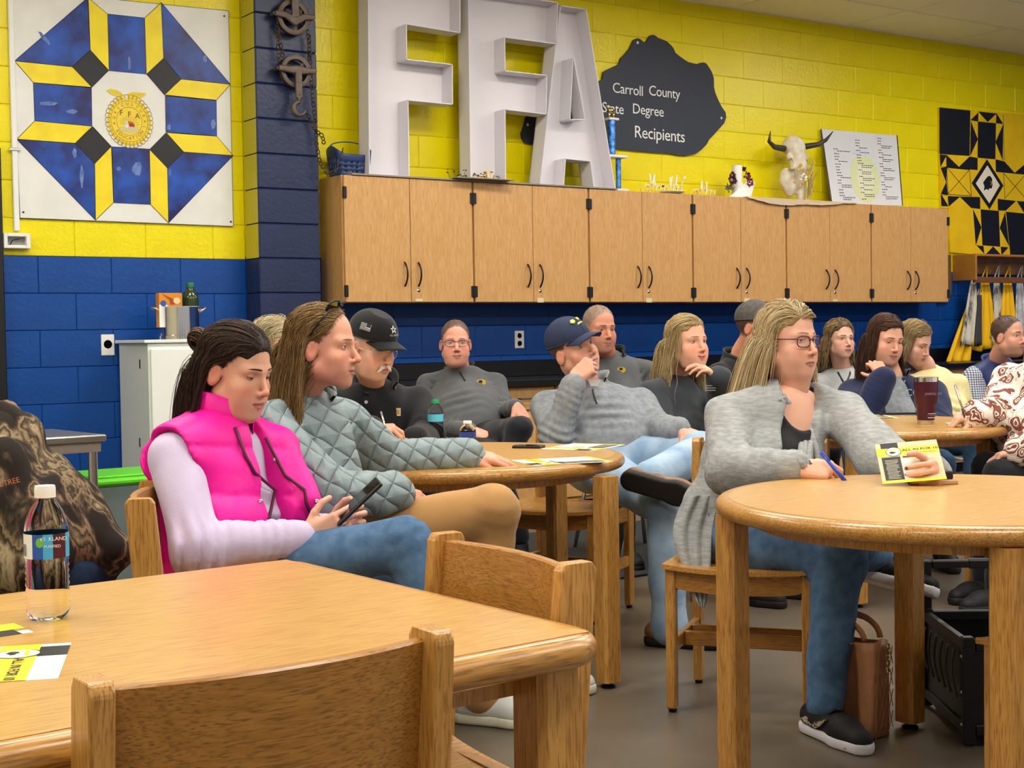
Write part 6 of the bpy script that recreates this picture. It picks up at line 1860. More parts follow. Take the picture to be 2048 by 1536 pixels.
# -- people: bodies, hands, clothes
def frame_yaw(yaw):
 a = math.radians(yaw)
 f = -FH * math.cos(a) + RH * math.sin(a)
 return np.cross(f, UZ), f
CURL = {'relaxed': [(22, 28, 14), (26, 32, 16), (30, 36, 18), (34, 38, 20)], 'flat': [(6, 12, 8), (5, 10, 8), (6, 12, 8), (8, 14, 10)],
  'fist': [(70, 88, 50), (74, 92, 50), (76, 92, 50), (78, 90, 50)], 'grip': [(48, 52, 26), (52, 56, 28), (56, 58, 30), (60, 60, 30)],
  'pen': [(42, 46, 18), (52, 58, 26), (66, 74, 34), (72, 78, 38)], 'drape': [(30, 20, 10), (34, 24, 12), (38, 26, 14), (42, 28, 16)],
  'chin': [(58, 66, 30), (64, 74, 34), (68, 78, 38), (70, 80, 40)]}
def hand_mesh(Wp, D, N, side, pose='relaxed', sc=1.0, skin='#d8a68a', nail=None, h=0.003, thumb=(0.62, 0.75, -0.25), tcurl=(18, 24), spread=1.0, ring=None, curls=None, fore=None):
 """Wp wrist, D toward the fingers, N back of the hand; side 'R'/'L'"""
 D = unit(D); N = unit(np.asarray(N) - D * (np.asarray(N) @ D))
 X = np.cross(N, D) if side == 'R' else np.cross(D, N)
 s = SDF((-0.085, -0.085, -0.125), (0.125, 0.22, 0.09), h)
 fo_ = V(0, -1, 0) if fore is None else V(fore @ X, fore @ D, fore @ N)
 bx = [0.029, 0.0095, -0.0105, -0.029]; by = [0.090, 0.094, 0.088, 0.078]
 Ls = [(0.043, 0.026, 0.021), (0.048, 0.030, 0.022), (0.044, 0.028, 0.022), (0.034, 0.020, 0.019)]
 rs = [0.0088, 0.0090, 0.0085, 0.0076]
 s.cone(fo_ * 0.055, (0, 0.0, 0), 0.025, 0.0235, k=0.0)
 tips = []
 for i in range(4):
  s.cone((bx[i] * 0.6, 0.014, -0.001), (bx[i], by[i] - 0.004, 0), 0.0150, 0.0112, k=0.014)
 s.ell((0.022, 0.036, -0.008), (0.016, 0.028, 0.013), k=0.014)
 s.ell((-0.024, 0.036, -0.006), (0.012, 0.03, 0.012), k=0.014)
 cu = curls or CURL[pose]
 for i in range(4):
  p = V(bx[i], by[i] - 0.004, 0); an = 0.0
  sp = math.radians((6, 1, -4, -10)[i] * spread)
  r0 = rs[i]
  for q in range(3):
   an += math.radians(cu[i][q])
   d = V(math.sin(sp) * math.cos(an), math.cos(sp) * math.cos(an), -math.sin(an))
   e = p + d * Ls[i][q]
   r1 = rs[i] * (0.97, 0.89, 0.78)[q]
   s.cone(p, e, r0, r1, k=0.0045 if q == 0 else 0.002)
   p = e; r0 = r1
  nd = V(0, math.sin(an), math.cos(an))
  tips.append((p - d * 0.006 + nd * r1 * 0.8, r1))
 t = unit(V(*thumb)); p = V(0.022, 0.014, -0.006); r0 = 0.0135
 ax = unit(np.cross(t, V(-0.6, 0.5, -0.6)))
 for q, L in enumerate((0.043, 0.034, 0.026)):
  if q:
   t = np.array(Matrix.Rotation(math.radians(tcurl[q - 1]), 3, Vector(ax))) @ t
  e = p + t * L; r1 = (0.0108, 0.0098, 0.0082)[q]
  s.cone(p, e, r0, r1, k=0.010 if q == 0 else 0.003)
  p = e; r0 = r1
 tips.append((p - t * 0.006 + unit(np.cross(ax, t)) * -0.0, r1 * 1.1))
 v, f = s.mesh()
 v = sm_relax(v, f, 1, 0.3)
 base = np.clip(np.array(hx(skin)) * [1.08, 1.14, 1.22], 0, 0.9)
 c = np.tile(base, (len(v), 1))
 kn = np.zeros(len(v))
 for i in range(4):
  kn += np.exp(-((v - V(bx[i], by[i], 0.008)) ** 2).sum(1) / 0.009 ** 2)
 kn += np.clip((v[:, 1] - 0.11) / 0.06, 0, 1) * 0.5
 c = c * (1 - 0.35 * np.clip(kn, 0, 1)[:, None] * (1 - np.array([1, 0.72, 0.68])))
 for tp, r in tips:
  m = np.exp(-((v - tp) ** 2).sum(1) / (0.0062) ** 2)[:, None]
  m = np.clip(m * 1.8 - 0.4, 0, 1)
  c = c * (1 - m) + (np.array(hx(nail)) if nail else base * np.array([1.05, 0.9, 0.88])) * m
 A = np.stack([X, D, N], 1) * sc
 if np.linalg.det(A) < 0: f = f[:, ::-1]
 W = v @ A.T + np.asarray(Wp)
 toW = lambda q: A @ np.asarray(q, float) + np.asarray(Wp)
 return (W, f, c), toW
class Person:
 pass
PEOPLE = []
def person(label, head, sh, yaw, lean=0.0, tl=0.44, sw=0.19, J=None, skin='#d8a68a', hp=None, hands=None, far=False, belly=1.0, chest=1.0, bust=0.0, seat=None, base=None, armr=1.0, legr=1.0, hip=None, hands_sc=1.0, nb=0.045):
 c = Person(); c.label = label; c.far = far; c.skin = skin
 c.armr, c.legr, c.belly, c.chest, c.bust = armr, legr, belly, chest, bust
 J = dict(J or {})
 r, f = frame_yaw(yaw)
 c.f0, c.r0 = f, r
 SH = C(*sh)
 la = math.radians(lean)
 up = UZ * math.cos(la) - f * math.sin(la)
 HP = C(*hip) if hip else SH - up * tl
 j = {}
 j['shR'] = SH + r * sw - UZ * 0.03; j['shL'] = SH - r * sw - UZ * 0.03
 j['hipR'] = HP + r * 0.09; j['hipL'] = HP - r * 0.09
 for s, g in (('R', 1), ('L', -1)):
  if 'sh' + s in J: j['sh' + s] = C(*J['sh' + s])
  j['kn' + s] = j['hip' + s] + f * 0.45 + r * g * 0.03 + V(0, 0, 0.01)
  if 'kn' + s in J: j['kn' + s] = C(*J['kn' + s])
  j['an' + s] = V(*j['kn' + s]) + f * 0.02 + V(0, 0, 0.085 - j['kn' + s][2])
  if 'an' + s in J: j['an' + s] = C(*J['an' + s])
  j['el' + s] = j['sh' + s] + r * g * 0.05 + f * 0.06 - UZ * 0.27
  if 'el' + s in J: j['el' + s] = C(*J['el' + s])
  j['wr' + s] = j['el' + s] + f * 0.20 - r * g * 0.10 - UZ * 0.03
  if 'wr' + s in J: j['wr' + s] = C(*J['wr' + s])
 c.j = j
 c.SH = (j['shR'] + j['shL']) / 2 + UZ * 0.03; c.HP = HP
 c.up = unit(c.SH - c.HP); rr = unit(j['shR'] - j['shL']); c.rx = unit(rr - c.up * (rr @ c.up)); c.fw = np.cross(c.up, c.rx)
 c.A = np.stack([c.rx, c.fw, c.up], 1)
 c.sw = np.linalg.norm(j['shR'] - j['shL']) / 2
 c.NB = c.SH + c.up * nb - c.fw * 0.012
 hp = dict(hp or {})
 sc = head[6] if len(head) > 6 else 1.0
 c.R = head_frame(head[3], head[4], head[5]) * sc; c.T = C(*head[:3]); c.hs = sc
 nk = (np.linalg.inv(c.R) @ (c.NB - c.T)) - V(0, -0.028, -0.06)
 c.H = head_mesh(h=0.0042 if far else 0.003, skin=skin, neck_dir=tuple(nk), **hp)
 parts = [(xf(c.R, c.T, v), q, col) for v, q, col in c.H['parts']]
 c.toH = {}
 for s in 'RL':
  hd = dict((hands or {}).get(s, {}))
  D = hd.pop('D', None); N = hd.pop('N', None)
  if D is None: D = unit(j['wr' + s] - j['el' + s])
  if N is None: N = UZ
  hd.setdefault('h', 0.0045 if far else 0.003)
  m, tw = hand_mesh(j['wr' + s], D, N, s, fore=unit(j['el' + s] - j['wr' + s]), skin=hd.pop('skin', skin), sc=hd.pop('sc', hands_sc), **hd)
  parts.append(m); c.toH[s] = tw
 lo = np.min([p for p in j.values()] + [c.NB], 0) - 0.2; hi = np.max([p for p in j.values()] + [c.NB], 0) + 0.2
 c.lo, c.hi = lo, hi
 b = SDF(lo, hi, 0.016 if far else 0.013)
 trunk(b, c, -0.016)
 for s in 'RL':
  b.cone(j['sh' + s], j['el' + s], 0.040 * armr, 0.034 * armr, k=0.02); b.cone(j['el' + s], j['wr' + s], 0.034 * armr, 0.025, k=0.01)
  b.cone(j['hip' + s], j['kn' + s], 0.070, 0.048, k=0.03); b.cone(j['kn' + s], j['an' + s], 0.048, 0.034, k=0.01)
 v, q = b.mesh()
 parts.append((v, q, np.clip(np.array(hx(skin)) * [1.08, 1.14, 1.22], 0, 0.9)))
 v, q, col = join(parts)
 base = V(c.HP[0], c.HP[1], 0.0)
 c.o = obj('person', (v, q), M_SKIN, None, smooth=True, col=col, loc=base)
 tag(c.o, label, 'person', 'people at the meeting'); PEOPLE.append(c)
 return c
def trunk(s, c, off=0.0, k=0.06):
 A = c.A; ch = c.chest; be = c.belly
 for g in 'RL':
  s.cone(c.NB - c.up * 0.030, c.j['sh' + g] - c.up * 0.012, 0.050 + off, 0.046 + off, k=0.03)
 s.ell(c.SH - c.up * 0.175 + c.fw * 0.008, ((c.sw * 0.84) * ch + off, 0.108 * ch + off, 0.18), A, k=k)
 s.ell(c.SH - c.up * 0.055 + c.fw * 0.030, (0.105 + off, 0.058 + off, 0.085), A, k=0.05)
 if c.bust:
  for g in (-1, 1):
   s.ell(c.SH - c.up * 0.20 + c.fw * (0.075 + 0.02 * c.bust) + c.rx * g * 0.075, (0.075 + off, 0.062 * c.bust + off, 0.075), A, k=0.05)
 L = np.linalg.norm(c.SH - c.HP)
 s.ell(c.HP + c.up * (L * 0.33) + c.fw * (0.02 + 0.05 * (be - 1)), (0.150 * be + off, 0.118 * be + off, 0.19), A, k=k)
 s.ell(c.HP + c.up * 0.03, (0.170 * be ** 0.5 + off, 0.135 * be ** 0.5 + off, 0.12), A, k=k)
 return s
def garment(c, name, m, off=0.0, sleeves=True, h=None, amp=0.0035, waves=(0.11, 0.19), pre=None, neckcut=None, vcol=None, arm=(0.052, 0.046, 0.044, 0.036), cuff=0.0, seed=1, hem=None, fold=0.008, post=None):
 fold *= 2.2
 h = h or (0.012 if c.far else 0.009)
 s = SDF(c.lo, c.hi, h)
 trunk(s, c, off)
 if hem is not None: s.cut(c.HP + c.up * hem, -c.up)
 j = c.j
 if sleeves:
  a = [x * c.armr + off for x in arm]
  for g in 'RL':
   wr = j['wr' + g] + unit(j['wr' + g] - j['el' + g]) * cuff
   s.cone(j['sh' + g] - c.up * 0.012, j['el' + g], a[0] * 0.93, a[1], k=0.03)
   s.cone(j['el' + g], wr, a[2], a[3], k=0.018)
 if pre: pre(s)
 s.ripple(amp, waves, seed)
 if sleeves and fold:
  for g in 'RL':
   ax = unit(j['wr' + g] - j['el' + g])
   s.folds(j['el' + g], ax, 0.13, fold, 0.034, seed)
   s.folds(j['el' + g] * 0.35 + j['wr' + g] * 0.65, ax, 0.10, fold * 0.7, 0.028, seed + 2)
   s.folds(j['sh' + g] * 0.75 + c.SH * 0.25 - c.up * 0.06, unit(c.up + 0.8 * (c.rx if g == 'L' else -c.rx)), 0.11, fold * 0.8, 0.035, seed + 1)
  s.folds(c.HP + c.up * 0.14 + c.fw * 0.11, c.up, 0.16, fold * 0.9, 0.05, seed + 3)
 if neckcut:
  for q in neckcut:
   s.ell(*q[:2], A=c.A, k=0.01, op='sub')
 if post: post(s)
 v, f = s.mesh()
 col = vcol(v) if vcol else None
 return obj(name, (v, f), m, c.o, smooth=True, col=col)
def trousers(c, name, m, off=0.0, h=None, r=(0.088, 0.066, 0.062, 0.050), amp=0.003, seed=4, cuffs=0.0, top=0.10, flare=None):
 h = h or (0.013 if c.far else 0.010)
 s = SDF(c.lo, c.hi, h); j = c.j
 be = c.belly
 s.ell(c.HP + c.up * 0.0, (0.175 * be ** 0.5 + off, 0.14 * be ** 0.5 + off, 0.13), c.A, k=0.0)
 s.cut(c.HP + c.up * top, c.up)
 rr = [x * c.legr for x in r]
 for g in 'RL':
  s.cone(j['hip' + g], j['kn' + g], rr[0] + off, rr[1] + off, k=0.05)
  s.cone(j['kn' + g], j['an' + g] + unit(j['kn' + g] - j['an' + g]) * cuffs, rr[2] + off, rr[3] + off, k=0.02)
  kn = j['kn' + g]; ax = unit(j['an' + g] - kn)
  s.folds(kn, ax, 0.12, 0.006, 0.04, seed); s.folds(j['hip' + g] * 0.8 + kn * 0.2, unit(kn - j['hip' + g]), 0.14, 0.006, 0.045, seed + 1)
  s.folds(j['an' + g] * 0.8 + kn * 0.2, ax, 0.10, 0.005, 0.035, seed + 2)
 s.ripple(amp, (0.12, 0.2), seed)
 v, f = s.mesh()
 return obj(name, (v, f), m, c.o, smooth=True)
def collar(c, name, m, r=0.072, h=0.05, lean=0.25, open_=0.0, th=0.007, drop=0.0, flare=1.12):
 """standing collar round the neck, open_ = gap angle at the front (radians)"""
 n = 30
 ax = unit(unit(c.T + c.R @ V(0, -0.028, -0.06) - c.NB) + c.up)
 a = unit(c.rx - ax * (c.rx @ ax)); b = np.cross(ax, a)
 P = []
 O = c.NB - c.up * 0.02 + c.fw * 0.004
 for (rr, z) in ((r * 1.10, -0.012), (r * 1.02, h * 0.5), (r * flare, h), (r * flare - th, h), (r * 1.0 - th, h * 0.5), (r * 1.05 - th, -0.012)):
  row = []
  for k in range(n + 1):
   t = math.pi / 2 + open_ / 2 + (2 * math.pi - open_) * k / n
   fr = max(0.0, math.sin(t)) ** 2
   row.append(O + a * rr * math.cos(t) + b * rr * math.sin(t) * 1.02 + ax * (z - (lean * 0.08 + drop) * fr))
  P.append(row)
 return obj(name, MB().grid(np.array(P)), m, c.o, smooth=True)
def eyes(c, iris='#4b4a3c', gaze=(0, 0)):
 for e in c.H['EC']:
  v, f, col = eye_mesh(e, c.H['ER'], c.R, c.T, gaze, iris)
  obj('eye', (v, f), M_EYE, c.o, smooth=True, col=col)
def brows(c, colr, th=0.0032, arch=0.004, z0=0.0195, mname=None):
 m = mat('brow_' + colr, '#' + colr if not colr.startswith('#') else colr, 0.8)
 for g in (-1, 1):
  pts = []
  for t in np.linspace(0, 1, 8):
   x = g * (0.012 + 0.038 * t); z = z0 + arch * math.sin(t * 2.2) - 0.004 * t
   pts.append(xf(c.R, c.T, V(x, c.H['sy'](x, z) + 0.0002, z)))
  rr = [th * q for q in (0.75, 1.0, 1.05, 1.0, 0.9, 0.75, 0.5, 0.2)]
  obj('eyebrow', MB().tube(pts, rr, 6, flat=0.45, up=c.R[:, 1]), m, c.o, smooth=True)
def shoe(c, side, name, m_up, m_sole, toe=None, L=0.27, up=None, lace=None, h=0.006, high=0.0, sole_t=0.028):
 """toe direction; up = instep direction (for lifted feet)"""
 an = c.j['an' + side]
 u = unit(up) if up is not None else UZ
 d = np.asarray(toe if toe is not None else c.f0, float); d = unit(d - u * (d @ u)); r = np.cross(d, u)
 O = an - u * (an[2] if up is None else 0.085)
 heel = O - d * 0.055
 A = np.stack([r, d, u], 1)
 s = SDF(np.minimum(O - 0.35, O - 0.35), O + 0.35, h) if False else SDF(O - V(.3, .3, .3), O + V(.3, .3, .3), h)
 s.cone(heel + u * 0.052, O + d * (L - 0.16) + u * 0.045, 0.038, 0.036, k=0.0)
 s.cone(O + d * (L - 0.17) + u * 0.042, O + d * (L - 0.095) + u * 0.036, 0.043, 0.034, k=0.03, flat=(u, 1.1))
 s.cone(O + u * 0.06, O + u * (0.10 + high) - d * 0.005, 0.040, 0.042, k=0.03)
 s.cut(O + u * sole_t, -u)
 v, f = s.mesh()
 upo = obj(name, (v, f), m_up, c.o, smooth=True)
 s = SDF(O - V(.3, .3, .3), O + V(.3, .3, .3), h)
 s.cone(heel + u * 0.02, O + d * (L - 0.17) + u * 0.02, 0.041, 0.041, k=0.0)
 s.cone(O + d * (L - 0.17) + u * 0.02, O + d * (L - 0.093) + u * 0.02, 0.047, 0.037, k=0.02)
 s.cut(O + u * (sole_t + 0.004), u); s.cut(O + u * 0.001, -u)
 v, f = s.mesh()
 obj('sole', (v, f), m_sole, upo, smooth=True, autosmooth=0.7)
 if lace:
  for k in range(5):
   p = O + d * (0.035 + 0.022 * k) + u * (0.095 - 0.009 * k)
   obj('lace', MB().tube([p - r * 0.026, p + u * 0.006, p + r * 0.026], 0.003, 5), lace, upo, smooth=True)
 return upo, O, A
def head_obj(c, name, mb, m, parent=None, smooth=True, col=None, autosmooth=None):
 vs, fs = (mb.v, mb.f) if isinstance(mb, MB) else mb
 return obj(name, (xf(c.R, c.T, np.asarray(vs, float)), fs), m, parent or c.o, smooth=smooth, col=col, autosmooth=autosmooth)
def glasses(c, m, w=0.024, hgt=0.016, y=0.0885, rim=0.0014, half=False, z=-0.002):
 r = None
 for g in (-1, 1):
  pts = []
  for t in np.linspace(0, 2 * math.pi, 25):
   cx, sy_ = math.cos(t), math.sin(t)
   q = (abs(cx) ** 3.2 + abs(sy_) ** 3.2) ** (-1 / 3.2)
   pts.append(V(g * 0.0335 + w * cx * q, y - 0.010 * ((g * 0.0335 + w * cx * q) / 0.06) ** 2, z + hgt * sy_ * q - 0.002))
  if half: pts = [p for p in pts if p[2] > z - 0.004]
  o = head_obj(c, 'eyeglass_rim', MB().tube(pts, rim, 6), m)
  if r is None: r = o
  head_obj(c, 'eyeglass_temple', MB().tube([V(g * 0.0575, y - 0.010, z + 0.006), V(g * 0.074, y - 0.03, z + 0.006), V(g * 0.0805, 0.0, z + 0.006), V(g * 0.080, -0.02, z - 0.006)], rim * 1.1, 6), m)
  ctr = V(g * 0.0335, y - 0.002, z - 0.002)
  lens = [V(g * 0.0335 + w * 0.97 * math.cos(t), y - 0.002 - 0.010 * ((g * 0.0335 + w * math.cos(t)) / 0.06) ** 2, z - 0.002 + hgt * 0.97 * math.sin(t)) for t in np.linspace(0, 2 * math.pi, 21)[:-1]]
  head_obj(c, 'eyeglass_lens', MB().add([ctr] + lens, [(0, i + 1, (i + 1) % 20 + 1) for i in range(20)]), mat('lens_glass', '#ffffff', 0.02, alpha=0.08, spec=0.8))
 head_obj(c, 'eyeglass_bridge', MB().tube([V(-0.011, y, z + 0.004), V(0, y + 0.004, z + 0.007), V(0.011, y, z + 0.004)], rim * 1.1, 6), m)
def colliders(c, body=True, face=True):
 L = [SKULL]
 if face: L.append((V(0, 0.020, -0.035), V(0.070, 0.070, 0.095), 1.0))
 if body:
  Ri = np.linalg.inv(c.R)
  L.append((Ri @ (c.NB - c.T) * 0.5 + V(0, -0.028, -0.06) * 0.5, V(0.058, 0.058, 0.10), 0.6))
  p = Ri @ (c.SH - c.up * 0.10 - c.T)
  L.append((p - V(0, 0, 0.02), V(0.17, 0.105, 0.12) / c.hs, 0.3))
 return L
def hair(c, N, length, cols, d0=None, part=0.012, back=0.3, r=0.0009, grav=0.45, wave=(0.002, 0.14), hairline=0.070, side=0.022, nape=-0.075, seed=1, steps=16, lift=(1.02, 1.10), ear=True, name='hair', body=True, cap=True,
         capcol=None, face=(0.135, -0.015, 0.112), noise=0.008, down=None, capoff=0.004, upk=0.15, roots=None, vary=0.1, capnape=-0.05, capextra=None, fx=(0.064, 0.030, 0.020, 0.0), fy=(0.034, 0.072), flare=0.12, clear=None):
 rs = np.random.RandomState(seed + 5)
 v2, f2, c2 = cap_mesh(capcol or cols[0], off=capoff, face=face, w=c.H['w'], nape=capnape, extra=capextra)
 k0 = np.linalg.norm((v2 - V(0, -0.014, 0.036)) / (V(0.0755 * c.H['w'], 0.097, 0.086) + capoff), axis=1)
 k1 = np.linalg.norm((v2 - V(0, -0.045, -0.02)) / V(0.064 * c.H['w'] + capoff, 0.06 + capoff, 0.07), axis=1)
 rt = v2[(k0 > 0.965) | (k1 > 0.97)]
 rt = rt[~((rt[:, 1] > 0.02) & (rt[:, 2] < 0.045))]
 if clear: rt = rt[np.sqrt(rt[:, 0] ** 2 + ((rt[:, 1] - 0.13) / 0.94) ** 2 + (rt[:, 2] + 0.01) ** 2) > clear]
 rt = rt[rs.randint(0, len(rt), N)] + rs.normal(size=(N, 3)) * 0.0018
 if d0 is None:
  sg = np.tanh((rt[:, 0] - part) / 0.012)
  d = np.stack([sg * 1.0, -back * np.ones(N), upk * np.ones(N)], 1)
 elif callable(d0):
  d = d0(rt)
 else:
  d = np.tile(np.asarray(d0, float), (N, 1))
 n = (rt - SKULL[0]) / SKULL[1] ** 2; n /= np.linalg.norm(n, axis=1, keepdims=True)
 d = d - n * ((d * n).sum(1, keepdims=True)) + 0.05 * n
 if down is None: down = np.linalg.inv(c.R) @ V(0, 0, -1) * c.hs
 P = grow(rt, d, length * rs.uniform(1 - vary * 2, 1 + vary, N), steps, c.R, c.T, colliders(c, body), grav, wave, seed, down=down, lift=rs.uniform(lift[0], lift[1], N), noise=noise, fx=fx, fy=fy, flare=flare)
 cc = pick_cols(N, cols, seed + 3, pos=rt)
 v, f, col = strands_mesh(P, r * rs.uniform(0.7, 1.3, N), cc, c.R, c.T)
 parts = [(v, f, col)]
 if cap:
  parts.append((xf(c.R, c.T, v2), f2, c2))
 v, f, col = join(parts)
 return obj(name, (v, f), M_HAIR, c.o, smooth=True, col=col)
def short_hair(c, cols, N=2200, length=0.009, seed=3, r=0.0007, face=(0.130, -0.010, 0.110), lean=(0, -0.9, 0.15), **kw):
 def d0(rt):
  n = (rt - SKULL[0]); n /= np.linalg.norm(n, axis=1, keepdims=True)
  return n * 0.25 + np.asarray(lean)
 return hair(c, N, length, cols, d0=d0, r=r, grav=0.05, wave=(0, 1), seed=seed, steps=3, lift=(1.0, 1.02), body=False, capoff=-0.001, face=face, vary=0.3, cap=False, noise=0.05, fx=None, fy=None, clear=0.127)
def ball_cap(c, m, m_visor=None, flat=False, name='cap', tilt=0.0):
 s = SDF((-0.12, -0.15, -0.02), (0.12, 0.14, 0.17), 0.004)
 w = c.H['w']
 if flat:
  s.ell((0, -0.008, 0.050), (0.084 * w, 0.106, 0.088), k=0)
  s.cut((0, 0.02, 0.126), (0, 0.18, 1))
 else:
  s.ell((0, -0.010, 0.046), (0.083 * w, 0.105, 0.090), k=0)
 s.cut((0, 0.0, 0.030), (0, 0.05 + tilt, -1))
 v, f = s.mesh()
 o = head_obj(c, name, (v, f), m)
 n, q = 15, 7
 T_, B_ = np.zeros((q, n, 3)), np.zeros((q, n, 3))
 for i in range(q):
  for k in range(n):
   a = (k / (n - 1) - 0.5) * 2
   ang = a * 1.12
   e = i / (q - 1)
   ro = V(0.080 * w * math.sin(ang), 0.088 * math.cos(ang) - 0.004, 0)
   out = V(0.072 * w * math.sin(ang) * 1.0, 0.088 + 0.072 * math.cos(a * 1.35), 0)
   p = ro * (1 - e) + out * e
   z = 0.044 - 0.020 * a * a - 0.010 * e - 0.004 * e * e
   T_[i, k] = (p[0], p[1], z); B_[i, k] = (p[0], p[1], z - 0.003)
 mb = MB().grid(T_).grid(B_, flip=True)
 N = n * q
 edge = [(q - 1) * n + k for k in range(n)]
 mb.f += [(edge[k], edge[k + 1], edge[k + 1] + N, edge[k] + N) for k in range(n - 1)]
 head_obj(c, 'visor', mb, m_visor or m, o)
 head_obj(c, 'cap_band', MB().tube([V(0.0845 * w * math.sin(t), 0.106 * math.cos(t) - 0.008, 0.034) for t in np.linspace(0, 6.283, 41)], 0.0022, 5), m, o)
 for k in range(0 if flat else 6):
  a = k * math.pi / 3
  head_obj(c, 'cap_seam', MB().tube([V(0.0835 * w * math.sin(a) * math.cos(t), -0.010 + 0.1055 * math.cos(a) * math.cos(t), 0.046 + 0.0905 * math.sin(t)) for t in np.linspace(0.0, 1.5, 9)], 0.0010, 4), m, o)
 return o
def cap_pt(c, az, el, flat=False):
 """point just off the cap dome and its tangent axes (world)"""
 w = c.H['w']
 r = V(0.083 * w, 0.105, 0.090) * 1.012; o = V(0, -0.010, 0.046)
 if flat: r = V(0.084 * w, 0.106, 0.088) * 1.012; o = V(0, -0.008, 0.050)
 d = V(math.sin(az) * math.cos(el), math.cos(az) * math.cos(el), math.sin(el))
 p = o + d * r
 ux = unit(V(math.cos(az), -math.sin(az), 0)); n = unit(d / r); uy = np.cross(n, -ux) * -1
 uy = unit(np.cross(n, ux)); uy = uy if uy[2] > 0 else -uy
 return xf(c.R, c.T, p), c.R @ ux, c.R @ uy, c.R @ n
def decal(c, name, pts, O, ux, uy, m, parent, e=0.001):
 """small flat printed shape at O"""
 ux = unit(ux); uy = unit(uy); n = unit(np.cross(ux, uy))
 return obj(name, MB().prism(pts, lambda u, v, d: O + ux * u + uy * v + n * d, -0.002, e), m, parent)
def chest_pt(o, P, d):
 """nearest garment vertex to a ray from P along d (world): surface point"""
 me = o.data
 v = np.array([q.co[:] for q in me.vertices]); Mw = np.array(WM[o]); v = v @ Mw[:3, :3].T + Mw[:3, 3]
 d = unit(d); w = v - P; t = w @ d; q = np.linalg.norm(w - t[:, None] * d, axis=1)
 i = np.nonzero(q < 0.016)[0]
 if len(i) == 0: i = np.argsort(q)[:4]
 k = i[np.argmin(t[i])]
 return v[k]
def pxsurf(o, x, y):
 """surface point of a garment seen at pixel"""
 return chest_pt(o, CAM, ray(x, y))
# -- cow skull on the cabinets
M_BONE = mat('old_bone', '#e4dccb', 0.7, var=('#c9bca3', 18, 5), bump=(60, 0.3, 0.004))
S0 = WY(1597, 402, 0.12)
zk0 = ZT + 0.004
sk = root('cow_skull', (S0[0], 0.12, zk0), 0, 'bleached cow skull with dark horns and dried flowers standing on cabinets', 'skull')
ctr = WY(1590, 300, 0.14)
sx = ctr[0]; topz = WY(1590, 275, 0.12)[2]
Hs = topz - zk0
s = SDF((sx - 0.25, -0.05, zk0 - 0.02), (sx + 0.25, 0.30, topz + 0.05), 0.005)
L = lambda x, y, t: V(sx + x, 0.13 + y, zk0 + t * Hs)
s.ell(L(-0.01, 0.02, 0.88), (0.095, 0.07, 0.075), k=0)
s.cone(L(-0.01, -0.0, 0.80), L(0.0, -0.03, 0.52), 0.085, 0.062, k=0.03, flat=((0, 1, 0), 1.2))
s.cone(L(0.0, -0.03, 0.55), L(0.03, -0.02, 0.05), 0.055, 0.036, k=0.03, flat=((0, 1, 0), 1.25))
s.ell(L(-0.075, 0.03, 0.35), (0.06, 0.05, 0.085), k=0.03)
s.ell(L(-0.05, 0.02, 0.20), (0.045, 0.04, 0.06), k=0.03)
for g in (-1, 1):
 s.cone(L(g * 0.085 - 0.01, -0.02, 0.70), L(g * 0.075 - 0.005, -0.04, 0.52), 0.022, 0.02, k=0.015)
 s.ell(L(g * 0.088 - 0.008, -0.05, 0.585), (0.024, 0.05, 0.034), k=0.008, op='sub')
 s.ell(L(g * 0.014 + 0.022, -0.07, 0.17), (0.011, 0.03, 0.05), k=0.006, op='sub')
s.cut((sx, 0, zk0), (0, 0, -1))
v, f = s.mesh()
obj('skull_bone', (v, f), M_BONE, sk, smooth=True)
M_HORN = mat('horn', '#4b443e', 0.45, var=('#2a2522', 12, 4))
for pts in ([(1566, 297), (1549, 294), (1538, 283), (1541, 262)], [(1612, 293), (1636, 289), (1652, 280), (1666, 263)]):
 q = [WY(x, y, 0.12 - 0.02 * i) for i, (x, y) in enumerate(pts)]
 q = [q[0] + (q[1] - q[0]) * -0.15] + q
 obj('horn', MB().tube(q, [0.024, 0.024, 0.020, 0.014, 0.003], 10), M_HORN, sk, smooth=True)
fl = root('dried_flower_spray', L(0.07, -0.06, 0.25), 0, 'spray of dried grasses and small flowers tied to the cow skull', 'dried flowers')
Rr = random.Random(11)
gr = MB()
for k in range(60):
 b = L(0.045 + Rr.uniform(-0.02, 0.03), -0.075, Rr.uniform(0.02, 0.42)); e = b + V(Rr.uniform(-0.03, 0.09), Rr.uniform(-0.03, 0.02), Rr.uniform(0.05, 0.16))
 if k > 40: e = b + V(Rr.uniform(-0.04, 0.03), -0.02, -Rr.uniform(0.03, 0.1));
 if e[2] < zk0 + 0.004: e[2] = zk0 + 0.004
 gr.tube([b, (b + e) / 2 + V(0, -0.01, 0), e], [0.002, 0.003, 0.0008], 3)
o = obj('dried_grass', gr, mat('dry_straw', '#b39a6a', 0.8), fl); o['kind'] = 'stuff'
for (px, py) in ((1602, 330), (1597, 340), (1607, 339), (1590, 363), (1606, 365), (1601, 373), (1612, 352)):
 p = WY(px, py, 0.03)
 fo = obj('flower_head', MB().lathe([(0.004, 0), (0.013, 0.006), (0.015, 0.0), (0.006, -0.004)], 9, p, AXW), mat('dry_flower', '#c9a44a', 0.7), fl)
 obj('flower_eye', MB().lathe([(0.006, 0.004), (0.005, 0.009), (0, 0.010)], 8, p, AXW), M_BLACK, fo)
